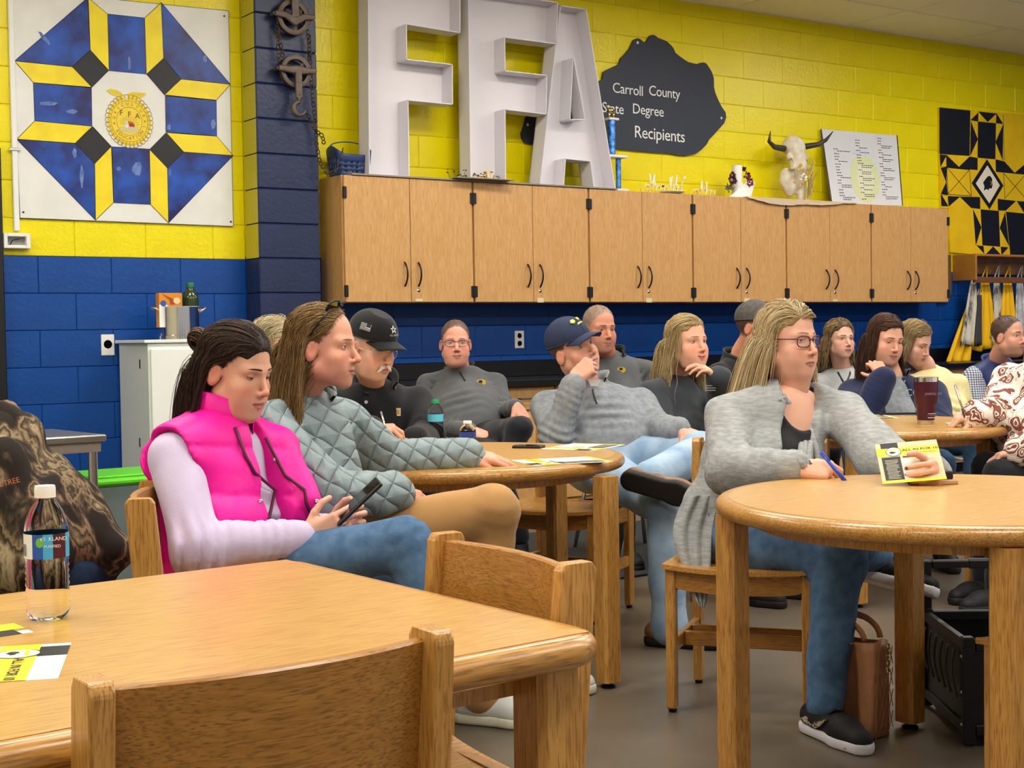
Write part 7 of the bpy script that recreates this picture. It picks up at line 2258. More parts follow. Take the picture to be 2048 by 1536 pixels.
for k in range(6):
 p = WY(1605 + Rr.uniform(-6, 8), 352 + Rr.uniform(-6, 10), 0.02)
 obj('cotton_tuft', MB().lathe([(0, -0.008), (0.010, -0.004), (0.011, 0.002), (0.006, 0.009), (0, 0.011)], 8, p), mat('cotton', '#eee6da', 0.9), fl, smooth=True)
# -- cloth materials
def cloth(name, col, col2=None, rough=0.85, sc=9, sheen=0.15, bump=(220, 0.25, 0.002)):
 return mat(name, col, rough, spec=0.25, var=(col2 or col, sc, 5), bump=bump, sheen=sheen)
def node_mat(name, rough=0.8):
 m = bpy.data.materials.new(name); m.use_nodes = True
 nt = m.node_tree; b = nt.nodes['Principled BSDF']; b.inputs['Roughness'].default_value = rough; b.inputs['Specular IOR Level'].default_value = 0.25
 tc = nt.nodes.new('ShaderNodeTexCoord')
 def dot(vec, off=0.0):
  d = nt.nodes.new('ShaderNodeVectorMath'); d.operation = 'DOT_PRODUCT'; d.inputs[1].default_value = tuple(vec)
  nt.links.new(tc.outputs['Object'], d.inputs[0]); return d.outputs['Value']
 def mth(op, a, b_=None, c_=None):
  n = nt.nodes.new('ShaderNodeMath'); n.operation = op
  for i, x in enumerate((a, b_, c_)):
   if x is None: continue
   if isinstance(x, (int, float)): n.inputs[i].default_value = x
   else: nt.links.new(x, n.inputs[i])
  return n.outputs[0]
 def noise(scale, detail=4, vec=None, dist=0.0):
  n = nt.nodes.new('ShaderNodeTexNoise'); n.inputs['Scale'].default_value = scale; n.inputs['Detail'].default_value = detail; n.inputs['Distortion'].default_value = dist
  nt.links.new(vec if vec is not None else tc.outputs['Object'], n.inputs['Vector']); return n.outputs['Fac']
 def ramp(fac, stops, const=False):
  r = nt.nodes.new('ShaderNodeValToRGB'); e = r.color_ramp
  e.interpolation = 'CONSTANT' if const else 'LINEAR'
  while len(e.elements) < len(stops): e.elements.new(0.5)
  for i, (p, c) in enumerate(stops): e.elements[i].position = p; e.elements[i].color = hx(c) + (1,)
  nt.links.new(fac, r.inputs[0]); return r.outputs[0]
 def bump(hgt, st, di):
  bp = nt.nodes.new('ShaderNodeBump'); bp.inputs['Strength'].default_value = st; bp.inputs['Distance'].default_value = di
  nt.links.new(hgt, bp.inputs['Height']); nt.links.new(bp.outputs[0], b.inputs['Normal'])
 MATS[name] = m
 return m, nt, b, tc, dot, mth, noise, ramp, bump
def quilted(name, col, col2, pitch=0.05):
 m, nt, b, tc, dot, mth, noise, ramp, bump = node_mat(name, 0.55)
 w = math.pi / pitch
 a = dot((RH * 0.55 + UZ * 0.83) * w + FH * 12); c = dot((RH * 0.9 - UZ * 0.42) * w)
 nn = mth('MULTIPLY', noise(5, 2), 3.0)
 sa = mth('ABSOLUTE', mth('SINE', mth('ADD', a, nn))); sb = mth('ABSOLUTE', mth('SINE', mth('ADD', c, nn)))
 hgt = mth('POWER', mth('MINIMUM', sa, sb), 0.45)
 nt.links.new(ramp(noise(14, 5), [(0.3, col), (0.7, col2)]), b.inputs['Base Color'])
 bump(hgt, 0.9, 0.012)
 return m
def camo(name):
 m, nt, b, tc, dot, mth, noise, ramp, bump = node_mat(name, 0.85)
 mp = nt.nodes.new('ShaderNodeMapping'); mp.inputs['Scale'].default_value = (1, 1, 0.45); nt.links.new(tc.outputs['Object'], mp.inputs['Vector'])
 n1 = noise(12, 9, mp.outputs[0], 0.25)
 base = ramp(n1, [(0.0, '#15120f'), (0.42, '#241d16'), (0.46, '#4d3f2e'), (0.50, '#8d7a5c'), (0.53, '#2e271d'), (0.57, '#6a5a42'), (0.62, '#a89878'), (0.68, '#3c3d26')])
 nt.links.new(base, b.inputs['Base Color'])
 bump(noise(40, 3), 0.2, 0.004)
 return m
def paisley(name):
 m, nt, b, tc, dot, mth, noise, ramp, bump = node_mat(name, 0.75)
 vo = nt.nodes.new('ShaderNodeTexVoronoi'); vo.inputs['Scale'].default_value = 21.0
 nz = nt.nodes.new('ShaderNodeTexNoise'); nz.inputs['Scale'].default_value = 9; nt.links.new(tc.outputs['Object'], nz.inputs['Vector'])
 ad = nt.nodes.new('ShaderNodeMix'); ad.data_type = 'VECTOR'; ad.inputs[0].default_value = 0.12
 nt.links.new(tc.outputs['Object'], ad.inputs[4]); nt.links.new(nz.outputs['Color'], ad.inputs[5]); nt.links.new(ad.outputs[1], vo.inputs['Vector'])
 base = ramp(vo.outputs['Distance'], [(0.0, '#e9dfd0'), (0.12, '#7a4338'), (0.22, '#e9dfd0'), (0.30, '#8a5046'), (0.40, '#6b3a32'), (0.47, '#e9e0d2'), (0.53, '#a9756a'), (0.56, '#ece4d8')], True)
 nt.links.new(base, b.inputs['Base Color'])
 return m
def checks(name, c1, c2, pitch=0.014):
 m, nt, b, tc, dot, mth, noise, ramp, bump = node_mat(name, 0.8)
 w = 2 * math.pi / pitch
 a = mth('SINE', dot(RH * w)); c = mth('SINE', dot(UZ * w))
 g = mth('MAXIMUM', a, c)
 nt.links.new(ramp(g, [(0.0, c1), (0.55, c1), (0.75, c2), (1.0, c2)]), b.inputs['Base Color'])
 return m
dv = lambda x, y, z: RH * x + FH * y + UZ * z
M_JEAN = mat('denim_mid', '#456284', 0.85, spec=0.2, var=('#577596', 30, 6), bump=(260, 0.3, 0.002))
M_JEANL = mat('denim_light', '#a3b8cc', 0.85, spec=0.2, var=('#7f9bb8', 10, 6), bump=(260, 0.3, 0.002))
M_JEAND = mat('denim_dark', '#2e4560', 0.85, spec=0.2, var=('#3a5474', 20, 6), bump=(260, 0.3, 0.002))
M_KHAKI = cloth('khaki_cotton', '#b58a55', '#a97f4c')
M_PINKV = mat('pink_nylon', '#f0129c', 0.5, spec=0.35, var=('#e20f92', 12, 4), bump=(20, 0.25, 0.01))
M_PIPE = mat('vest_binding', '#5c0f38', 0.6)
M_LAV = cloth('lavender_fleece', '#c9bcd8', '#bfb2cf')
M_QJ = quilted('sage_quilted_nylon', '#7f8f92', '#8c9b9d')
M_BLKJ = cloth('black_canvas', '#141518', '#1d1e21')
M_GREY = cloth('charcoal_knit', '#5b5d60', '#525457')
M_HEA = mat('heather_grey', '#8d9298', 0.9, spec=0.2, var=('#7b8086', 45, 6), bump=(150, 0.3, 0.002))
M_CARD = mat('cardigan_grey', '#a3a5a4', 0.9, spec=0.2, var=('#8b8d8d', 30, 6, (1, 1, 4)), bump=(60, 0.25, 0.004, (1, 1, 3)))
M_DKS = cloth('slate_sweat', '#3a3f46', '#32373d')
M_NAVF = cloth('navy_fleece', '#1c2548', '#171f3e')
M_CREAM = cloth('cream_knit', '#e8dca4', '#ddd096')
M_PALEG = cloth('pale_grey_knit', '#b9bcbe', '#a9acae')
M_TBLK = cloth('black_jersey', '#0e0e10', '#141416')
M_DARKT = cloth('dark_trouser', '#16171c', '#1d1f26')
M_NVEST = mat('navy_nylon', '#1d2c5e', 0.55, bump=(18, 0.3, 0.01))
M_BOOT = mat('boot_leather', '#6b4528', 0.5, var=('#8a6640', 10, 4)); M_SOLEB = mat('boot_sole', '#1b1512', 0.7)
M_SNK = mat('sneaker_grey', '#cfd0cb', 0.7); M_SNKS = mat('sneaker_sole', '#e0ddc4', 0.6)
M_BSH = mat('black_mesh', '#131316', 0.7); M_WSOLE = mat('white_sole', '#dcdce4', 0.5)
SK1, SK2, SK3, SK4 = '#d49f82', '#cf9478', '#d8a488', '#c98b6c'
def logo_bulldog(o, x, y, s, c):
 """small gold and black animal-head emblem embroidered on the chest"""
 P = pxsurf(o, x, y) - ray(x, y) * 0.004
 g = [(-0.028, 0.0), (-0.016, 0.014), (0.004, 0.016), (0.022, 0.010), (0.026, -0.004), (0.016, -0.016), (0.004, -0.018), (-0.006, -0.006), (-0.018, -0.004)]
 decal(c, 'emblem', [(a * s, b * s) for a, b in g], P, CR, CU, mat('thread_gold', '#d6b23c', 0.5), o)
 k = [(-0.012, 0.010), (0.004, 0.012), (0.010, 0.002), (-0.002, -0.004), (-0.012, 0.0)]
 decal(c, 'emblem', [(a * s, b * s) for a, b in k], P - ray(x, y) * 0.0012, CR, CU, M_PBLK, o)
# == woman in the pink vest
c = person('woman in a bright pink puffer vest looking down at a phone', (474, 739, 3.70, 62, 14, 0), (432, 892, 3.72), 55, sw=0.178, bust=0.9, skin=SK1, hip=(415, 1150, 3.72),
           hp=dict(female=True, lids=-0.22, w=0.98, jaw=0.95, fat=0.35, blush=0.75, lip='#bd6f68', neck=0.050, scalp=('#33261f', 0.95, 0.108)),
           J=dict(shR=(352, 905, 3.57), elR=(392, 1098, 3.44), wrR=(612, 1074, 3.55), elL=(585, 1085, 3.93), wrL=(660, 1058, 3.74), hipR=(0, 0, 0), knR=(812, 1088, 3.50), anR=(905, 1345, 3.45),
                  knL=(790, 1165, 3.72), anL=(800, 1470, 3.72)),
           hands=dict(R=dict(D=dv(0.92, 0.05, 0.30), N=dv(0.05, -0.95, 0.0), pose='grip', sc=0.92, nail='#e58ab8', thumb=(0.75, 0.65, -0.15), curls=[(34, 30, 14), (40, 40, 20), (46, 46, 24), (52, 48, 26)]),
                      L=dict(D=dv(0.85, -0.1, 0.28), N=dv(0.1, 0.95, -0.1), pose='grip', sc=0.92, nail='#e58ab8')))
PK = c
top = garment(c, 'sweatshirt', M_LAV, off=0.006, h=0.0085, amp=0.003, fold=0.009, arm=(0.062, 0.058, 0.056, 0.040), cuff=-0.02)
def vest_pre(s):
 i, j, k = np.nonzero(np.abs(s.F) < 0.035)
 p = np.stack([s.ax[0][i], s.ax[1][j], s.ax[2][k]], 1)
 t = (p - c.HP) @ c.up
 s.cone(C(560, 905, 3.82), C(612, 1005, 3.74), 0.05, 0.042, k=0.05)
 s.F[i, j, k] -= (0.012 * np.abs(np.sin(t * math.pi / 0.115)) ** 0.6).astype(np.float32)
def vest_post(s):
 o = c.SH - c.up * 0.16 + c.fw * 0.16 - c.rx * 0.035
 s.ell(o + c.up * 0.05, (0.040, 0.15, 0.33), c.A, k=0.012, op='sub')
 for g in 'RL':
  s.cone(c.j['sh' + g] + c.rx * (0.05 if g == 'R' else -0.05), c.j['el' + g], 0.062, 0.075, k=0.012, op='sub')
 s.cone(c.NB - c.up * 0.02, c.NB + c.up * 0.2 + c.fw * 0.03, 0.062, 0.075, k=0.01, op='sub')
for_v = garment(c, 'puffer_vest', M_PINKV, off=0.030, sleeves=False, h=0.008, amp=0.003, pre=vest_pre, post=vest_post, hem=-0.02)
collar(c, 'vest_collar', M_PINKV, r=0.080, h=0.10, open_=0.85, th=0.016, flare=1.08)
for sx_, xs in ((0, ((482, 850), (500, 905), (520, 940), (540, 985), (548, 1040))), (1, ((528, 866), (546, 905), (574, 940), (606, 968), (622, 1000), (626, 1040)))):
 pts = [pxsurf(for_v, x, y) - ray(x, y) * 0.006 for x, y in xs]
 obj('vest_binding', MB().tube(pts, 0.0045, 6), M_PIPE, for_v, smooth=True)
for (x, y) in ((528, 992), (645, 1003), (545, 908)):
 P = pxsurf(for_v, x, y) - ray(x, y) * 0.004
 obj('snap', MB().lathe([(0.006, 0), (0.006, 0.003), (0.003, 0.004), (0, 0.003)], 12, P, np.stack([CR, CU, -CF], 1)), M_STEEL, for_v, smooth=True)
trousers(c, 'jeans', M_JEAN, h=0.010)
for s_ in 'RL': shoe(c, s_, 'shoe', M_SNK, M_SNKS)
eyes(c, '#4a3828', (0, -0.35)); brows(c, '#4a3226', 0.0028)
hair(c, 4400, 0.38, ['#2c201b', '#3a2a22', '#4a362a', '#241a17'], d0=lambda r_: np.stack([np.sign(r_[:, 0]) * 0.35, -1.0 * np.ones(len(r_)), 0.15 * np.ones(len(r_))], 1), wave=(0.003, 0.2), grav=0.5,
     capcol='#2c201b', face=(0.137, -0.02, 0.106), lift=(1.01, 1.09), seed=2, fx=None, fy=(-0.030, 0.035))
rs = np.random.RandomState(4); Nb = 260; th = np.linspace(0, 2 * math.pi, 15)
bc_ = V(0.0, -0.135, 0.045); Pb = np.zeros((Nb, 15, 3))
for k in range(Nb):
 rr_ = rs.uniform(0.006, 0.032); tl_ = rs.normal(0, 0.5, 2); ph_ = rs.uniform(0, 6.28); zz_ = rs.uniform(-0.015, 0.015)
 ring = np.stack([zz_ + 0.010 * np.sin(th + ph_), rr_ * np.cos(th + ph_), rr_ * np.sin(th + ph_)], 1)
 Rm = np.array(Matrix.Rotation(tl_[0] * 0.6, 3, 'Z') @ Matrix.Rotation(tl_[1] * 0.5, 3, 'Y'))
 Pb[k] = bc_ + ring @ Rm.T
v, f, col = strands_mesh(Pb, 0.002 * np.ones(Nb), pick_cols(Nb, ['#3a2a22', '#4a362a', '#5a4231'], 5), c.R, c.T, taper=0.8)
obj('hair_bun', (v, f), M_HAIR, c.o, smooth=True, col=col)
ph = root('smartphone', C(716, 1003, 3.58), 0, 'black smartphone held by the woman in the pink vest', 'phone')
ux = unit(dv(0.72, 0.12, 0.66)); n_ = unit(dv(-0.62, -0.25, 0.72)); n_ = unit(n_ - ux * (n_ @ ux)); A_ = np.stack([ux, np.cross(n_, ux), n_], 1)
obj('case', MB().box(C(716, 1003, 3.58), (0.150, 0.074, 0.010), A_, ch=0.003), M_BLACK, ph)
obj('screen', MB().box(C(716, 1003, 3.58) + n_ * 0.0055, (0.142, 0.068, 0.001), A_), M_GLASS, ph)
obj('camera_bump', MB().box(C(716, 1003, 3.58) - n_ * 0.006 + ux * 0.055, (0.03, 0.03, 0.004), A_, ch=0.001), mat('phone_olive', '#6a6434', 0.4), ph)
rg = c.toH['R']((-0.0105, 0.10, -0.008))
obj('finger_ring', MB().tube([rg + 0.0105 * (math.cos(a) * CR * 0.5 + math.sin(a) * UZ + math.cos(a) * CF * 0.5) for a in np.linspace(0, 6.283, 17)], 0.0014, 5), M_STEEL, c.o, smooth=True)
# == long-haired man in the quilted jacket
c = person('long-haired man in a grey-green quilted jacket, sunglasses on his head', (647, 692, 4.12, 78, 2, 0), (608, 822, 4.18), 62, sw=0.19, skin=SK2, hip=(618, 1100, 4.22),
           hp=dict(lids=0.22, nose=1.15, jaw=0.98, w=0.97, old=0.5, blush=0.5, lip='#b06e62', stubble=('#a8836c', 0.15), scalp=('#6b5232', 0.8, 0.116)),
           J=dict(elR=(655, 990, 3.92), wrR=(788, 985, 4.08), elL=(778, 926, 4.50), wrL=(935, 911, 4.58), knR=(985, 1022, 4.12), anR=(965, 1392, 4.25), knL=(900, 1050, 4.5), anL=(1062, 1352, 4.62)),
           hands=dict(L=dict(D=dv(0.96, 0.0, -0.12), N=dv(0.0, -0.25, 0.95), pose='flat', curls=[(14, 14, 8), (12, 12, 8), (14, 14, 8), (16, 16, 10)], thumb=(0.35, 0.9, -0.15)), R=dict(D=dv(0.7, 0.5, -0.4), N=dv(0.2, -0.8, 0.5))))
jk = garment(c, 'quilted_jacket', M_QJ, off=0.014, h=0.009, amp=0.005, fold=0.008, arm=(0.066, 0.060, 0.058, 0.046), hem=-0.06)
collar(c, 'jacket_collar', M_QJ, r=0.080, h=0.06, open_=0.9, th=0.010, flare=1.2)
trousers(c, 'khaki_trousers', M_KHAKI, r=(0.094, 0.078, 0.074, 0.060))
for s_, to in (('R', dv(0.9, -0.35, 0)), ('L', dv(0.95, -0.2, 0))): shoe(c, s_, 'sneaker', M_SNK, M_SNKS, toe=to, lace=M_WHT)
eyes(c, '#5a5648', (0.0, 0.0)); brows(c, '#8a6a4a', 0.0026)
hair(c, 4200, 0.33, ['#6b5232', '#8a6d42', '#5a4428', '#a98a55', '#7a5f3a'], d0=lambda r_: np.stack([np.sign(r_[:, 0]) * 0.25, -1.0 * np.ones(len(r_)), 0.1 * np.ones(len(r_))], 1), wave=(0.005, 0.13), grav=0.45,
     capcol='#6b5232', face=(0.128, 0.0, 0.118), lift=(1.01, 1.07), seed=7, fx=None, fy=(-0.028, 0.035))
sg = None
for g in (-1, 1):
 pts = [V(g * 0.033 + 0.025 * math.cos(t), 0.050 + 0.010 * math.sin(t) - 0.02 * abs(g * 0.033 + 0.025 * math.cos(t)) / 0.06, 0.118 + 0.016 * math.sin(t) - 0.28 * abs(g * 0.033 + 0.025 * math.cos(t)) ** 1.0 * 0.28) for t in np.linspace(0, 6.283, 21)]
 o = head_obj(c, 'sunglasses_rim', MB().tube(pts, 0.003, 6), M_BLACK)
 head_obj(c, 'sunglasses_lens', MB().add(pts[:-1], [tuple(range(20))]), M_GLASS, o)
 head_obj(c, 'sunglasses_temple', MB().tube([V(g * 0.058, 0.040, 0.106), V(g * 0.078, 0.015, 0.072), V(g * 0.082, -0.012, 0.030)], 0.0026, 6), M_BLACK, o)
head_obj(c, 'sunglasses_bridge', MB().tube([V(-0.010, 0.052, 0.118), V(0.010, 0.052, 0.118)], 0.003, 6), M_BLACK)
# == grey-blond person behind him
c = person('person with short grey-blond hair, mostly hidden behind the long-haired man', (552, 700, 5.25, 70, 5, 0), (545, 790, 5.3), 70, skin=SK3, far=True, hp=dict(female=True, lids=0.2))
garment(c, 'sweater', M_PALEG, off=0.004); trousers(c, 'trousers', M_DARKT)
hair(c, 700, 0.13, ['#a99a78', '#c4b58e', '#8f8060'], wave=(0.005, 0.07), r=0.0012, capcol='#a99a78', seed=3, lift=(1.04, 1.16)); eyes(c); brows(c, '#8f8060')
for s_ in 'RL': shoe(c, s_, 'shoe', M_BSH, M_SOLEB)
# == man in the black service cap, writing
c = person('man with white moustache in a black cap and black jacket, writing', (744, 690, 5.62, 50, 17, 0, 1.04), (752, 790, 5.80), 38, sw=0.20, belly=1.15, chest=1.1, skin='#cf9a80', hip=(735, 1010, 5.95),
           hp=dict(lids=-0.12, nose=1.2, jaw=1.05, old=0.9, blush=0.45, lip='#b5756a', stubble=('#b8a596', 0.25), fat=0.4, scalp=('#b5aca0', 0.8, 0.108)),
           J=dict(elR=(678, 900, 5.62), wrR=(738, 860, 5.46), elL=(855, 880, 5.75), wrL=(830, 880, 5.55)),
           hands=dict(R=dict(D=dv(0.85, -0.25, 0.0), N=dv(0.0, -0.45, 0.85), pose='pen'), L=dict(D=dv(-0.8, -0.5, 0), N=dv(0, -0.2, 0.95), pose='relaxed')))
jk = garment(c, 'black_jacket', M_BLKJ, off=0.012, arm=(0.068, 0.060, 0.058, 0.046), fold=0.006, amp=0.004)
collar(c, 'jacket_collar', M_BLKJ, r=0.080, h=0.055, open_=1.5, th=0.008, flare=1.25)
trousers(c, 'trousers', M_DARKT)
for s_ in 'RL': shoe(c, s_, 'shoe', M_BSH, M_SOLEB)
eyes(c, '#5a6a70', (0, -0.4)); brows(c, '#b9aea0', 0.003)
cp = ball_cap(c, M_BLKJ, flat=True, name='service_cap')
M_SIL = mat('thread_silver', '#c9c9c9', 0.5)
O_, a_, b_, n_ = cap_pt(c, -0.05, 0.42, True)
star = []
for k in range(10):
 r_ = (0.017 if k % 2 == 0 else 0.0072); t = math.pi / 2 + k * math.pi / 5
 star.append((r_ * math.cos(t), r_ * math.sin(t)))
star2 = [(x * 0.55, y * 0.55) for x, y in star]
a_ = -a_ if a_ @ CR < 0 else a_
obj('cap_star', MB().prism([star, star2], lambda u, v, d: O_ + a_ * u + b_ * v + unit(np.cross(a_, b_)) * d, 0.0, 0.002), M_SIL, cp)
O2, _, b2, _ = cap_pt(c, -0.05, 0.18, True)
text('lettering', 'U.S. ARMY', 0.011, O2 + n_ * 0.002, a_, b2, M_SIL, cp, depth=0.001)
O3, a3, b3, n3 = cap_pt(c, 1.25, 0.33, True)
a3 = -a3 if a3 @ CR < 0 else a3
fl_ = lambda u, v, d: O3 + a3 * u + b3 * v + unit(np.cross(a3, b3)) * d
obj('flag_patch', MB().prism([(-0.021, -0.013), (0.021, -0.013), (0.021, 0.013), (-0.021, 0.013)], fl_, -0.001, 0.002), M_SIL, cp)
for k in range(5):
 obj('flag_stripe', MB().prism([(-0.021, -0.0118 + k * 0.005), (0.021 if k < 2 else 0.002, -0.0118 + k * 0.005), (0.021 if k < 2 else 0.002, -0.0092 + k * 0.005), (-0.021, -0.0092 + k * 0.005)], fl_, 0.002, 0.0026), M_PBLK, cp)
obj('flag_field', MB().prism([(0.003, 0.0), (0.021, 0.0), (0.021, 0.013), (0.003, 0.013)], fl_, 0.002, 0.0027), M_PBLK, cp)
glasses(c, M_BRUSH, w=0.023, hgt=0.014, z=-0.012, y=0.092, rim=0.001)
rs = np.random.RandomState(8); Nm = 240; Pm = np.zeros((Nm, 5, 3))
for k in range(Nm):
 g = 1 if k % 2 else -1; t0 = rs.uniform(0, 1)
 x0 = g * (0.002 + 0.022 * t0); z0 = -0.0545 - 0.004 * t0 + rs.uniform(-0.003, 0.003); y0 = c.H['sy'](x0, z0)
 for q in range(5):
  e = q / 4
  Pm[k, q] = (x0 + g * e * 0.012, y0 + 0.004 * math.sin(e * 2.5) + 0.002, z0 - e * (0.010 + 0.010 * t0))
v, f, col = strands_mesh(Pm, 0.0012 * np.ones(Nm), pick_cols(Nm, ['#e2ddd4', '#cfc8bd', '#f0ece4'], 5, 0.06), c.R, c.T)
obj('moustache', (v, f), M_HAIR, c.o, smooth=True, col=col)
for (x, y) in ((740, 803),):
 P = pxsurf(jk, x, y) - ray(x, y) * 0.003
 obj('button', MB().lathe([(0.007, 0), (0.007, 0.003), (0, 0.003)], 12, P, np.stack([CR, CU, -CF], 1)), M_SIL, jk)
P = pxsurf(jk, 803, 823) - ray(803, 823) * 0.003
decal(c, 'brand_patch', [(-0.012, -0.016), (0.012, -0.016), (0.012, 0.016), (-0.012, 0.016)], P, CR, CU, mat('patch_tan', '#d8cdb8', 0.7), jk)
decal(c, 'brand_mark', [(-0.006, -0.009), (0.008, -0.006), (0.006, 0.008), (-0.004, 0.009)], P - ray(803, 823) * 0.0015, CR, CU, mat('patch_gold', '#d89a2a', 0.6), jk)
pn = root('pen', C(768, 845, 5.42), 0, 'silver pen in the hand of the man in the black cap', 'pen')
obj('pen_barrel', MB().tube([C(762, 824, 5.45), C(772, 862, 5.40)], 0.0045, 8), M_BRUSH, pn, smooth=True)
obj('pen_tip', MB().tube([C(772, 862, 5.40), C(774, 872, 5.39)], [0.0045, 0.001], 8), M_BLACK, pn, smooth=True)
pn = root('pen', C(790, 870, 5.3), 0, 'black pen tip resting near the cap man\'s left fingers', 'pen')
obj('pen_barrel', MB().tube([C(766, 863, 5.30), C(784, 880, 5.28)], 0.0045, 8), M_BLACK, pn, smooth=True)
obj('pen_tip', MB().tube([C(784, 880, 5.28), C(788, 883, 5.275)], [0.0045, 0.001], 8), M_BRUSH, pn, smooth=True)
# == man in glasses and charcoal pullover
c = person('man with glasses in a charcoal quarter-zip pullover with gold emblem, by counter', (911, 685, 7.55, 6, 0, 0), (922, 752, 7.70), -4, lean=14, sw=0.19, belly=1.22, chest=1.1, skin='#d6957c', far=True, hip=(935, 880, 7.45),
           hp=dict(lids=0.12, jaw=1.05, fat=0.6, blush=0.6, nose=1.1, lip='#b46c64', old=0.5, scalp=('#5a4a42', 0.9, 0.113)),
           J=dict(elR=(845, 850, 7.55), wrR=(945, 862, 7.20), elL=(1012, 820, 7.55), wrL=(1034, 812, 7.22), knR=(985, 912, 7.05), knL=(1040, 858, 7.0), anL=(1000, 960, 6.95), anR=(1040, 1072, 7.1)),
           hands=dict(R=dict(D=dv(0.75, -0.35, -0.3), N=dv(0.1, -0.5, 0.8), pose='drape'), L=dict(D=dv(0.45, -0.35, -0.8), N=dv(0.5, -0.6, 0.6), pose='drape')), hands_sc=1.0)
tp = garment(c, 'pullover', M_GREY, off=0.004, h=0.011, cuff=-0.02)
collar(c, 'zip_collar', M_TBLK, r=0.072, h=0.045, open_=1.2, th=0.007, flare=1.2)
trousers(c, 'trousers', M_DARKT)
for s_ in 'RL': shoe(c, s_, 'shoe', M_BSH, M_SOLEB)
eyes(c, '#5a5a50'); brows(c, '#8f7460', 0.0026)
short_hair(c, ['#4a3a32', '#66564c', '#7a6e66'], length=0.008, face=(0.130, -0.008, 0.112))
glasses(c, mat('frame_dark', '#2a1a1a', 0.4), w=0.025, hgt=0.016)
logo_bulldog(tp, 963, 760, 1.0, c)
zp = [pxsurf(tp, x, y) - ray(x, y) * 0.003 for x, y in ((921, 738), (926, 748), (931, 756))]
obj('zip', MB().tube(zp, 0.004, 5), M_BLACK, tp)
# == man in the navy cap, chin on hand
c = person('man in a navy ball cap and grey quarter-zip, chin resting on his hand', (1146, 697, 5.90, 42, -13, -16, 1.02), (1180, 788, 6.02), -8, lean=12, sw=0.205, belly=1.1, chest=1.08, skin='#d39a80', hip=(1218, 925, 5.85), nb=0.065,
           hp=dict(lids=0.26, jaw=1.05, nose=1.1, blush=0.5, lip='#b46c64', stubble=('#8f6f5e', 0.30), scalp=('#4a382c', 0.9, 0.108)),
           J=dict(shR=(1092, 812, 5.98), shL=(1280, 806, 6.05), elR=(1112, 878, 5.74), wrR=(1148, 758, 5.72), elL=(1314, 858, 5.88), wrL=(1362, 862, 5.66), knL=(1402, 905, 5.62), anL=(1302, 956, 5.26),
                  knR=(1332, 1012, 5.32), anR=(1338, 1262, 5.26)),
           hands=dict(R=dict(D=dv(0.62, 0.0, 0.55), N=dv(-0.35, -0.80, 0.30), pose='fist', thumb=(0.4, 0.85, -0.35)), L=dict(D=dv(0.85, -0.25, -0.32), N=dv(0.2, -0.45, 0.85), pose='drape', curls=[(20, 12, 8), (22, 14, 8), (24, 16, 8), (26, 16, 8)], thumb=(0.95, 0.3, -0.3))))
tp = garment(c, 'quarter_zip', M_HEA, off=0.010, h=0.0095, amp=0.005, fold=0.009, arm=(0.066, 0.058, 0.055, 0.044), cuff=-0.03, hem=-0.07)
collar(c, 'zip_collar', M_HEA, r=0.080, h=0.045, open_=1.4, th=0.010, flare=1.3)
for g in 'R':
 d_ = unit(c.j['wrR'] - c.j['elR'])
 obj('cuff', MB().tube([c.j['wrR'] - d_ * 0.075, c.j['wrR'] - d_ * 0.02], [0.046, 0.043], 18), M_HEA, tp, smooth=True)
us = [pxsurf(tp, x, y) - ray(x, y) * 0.004 for x, y in ((1186, 772), (1188, 782), (1190, 800))]
obj('zip', MB().tube(us, 0.0035, 5), M_BLACK, tp)
P = pxsurf(tp, 1190, 764) - ray(1190, 764) * 0.006
decal(c, 'undershirt', [(-0.026, 0.025), (0.028, 0.022), (0.008, -0.028), (-0.004, -0.020)], P, CR, CU, M_WHT, c.o)
trousers(c, 'light_jeans', M_JEANL, h=0.010, r=(0.098, 0.078, 0.074, 0.066))
shoe(c, 'R', 'boot', M_BOOT, M_SOLEB, toe=dv(0.93, -0.35, 0), L=0.29, high=0.05)
shoe(c, 'L', 'boot', M_BOOT, M_SOLEB, toe=dv(0.90, -0.38, -0.25), L=0.29, up=dv(0.40, 0.85, 0.25), high=0.03)
eyes(c, '#4a5048', (0.25, 0.1)); brows(c, '#5a4436', 0.003)
cp = ball_cap(c, mat('cap_navy', '#242f4e', 0.8, bump=(200, 0.3, 0.002)), name='ball_cap')
M_LIME = mat('thread_lime', '#d8e05a', 0.6)
O_, a_, b_, n_ = cap_pt(c, 0.02, 0.62)
a_ = -a_ if a_ @ CR < 0 else a_
for P_ in ([(-0.030, 0.002), (-0.022, 0.014), (-0.008, 0.014), (-0.006, 0.004), (-0.016, -0.004)], [(0.010, 0.018), (0.018, 0.014), (0.016, 0.004), (0.010, 0.004)], [(-0.012, -0.016), (-0.004, -0.008), (0.010, -0.008), (0.018, -0.012), (0.008, -0.013)]):
 obj('cap_emblem', MB().prism(P_, lambda u, v, d: O_ + a_ * u * 1.15 + b_ * v * 1.15 + unit(np.cross(a_, b_)) * d, -0.002, 0.003), M_LIME, cp)
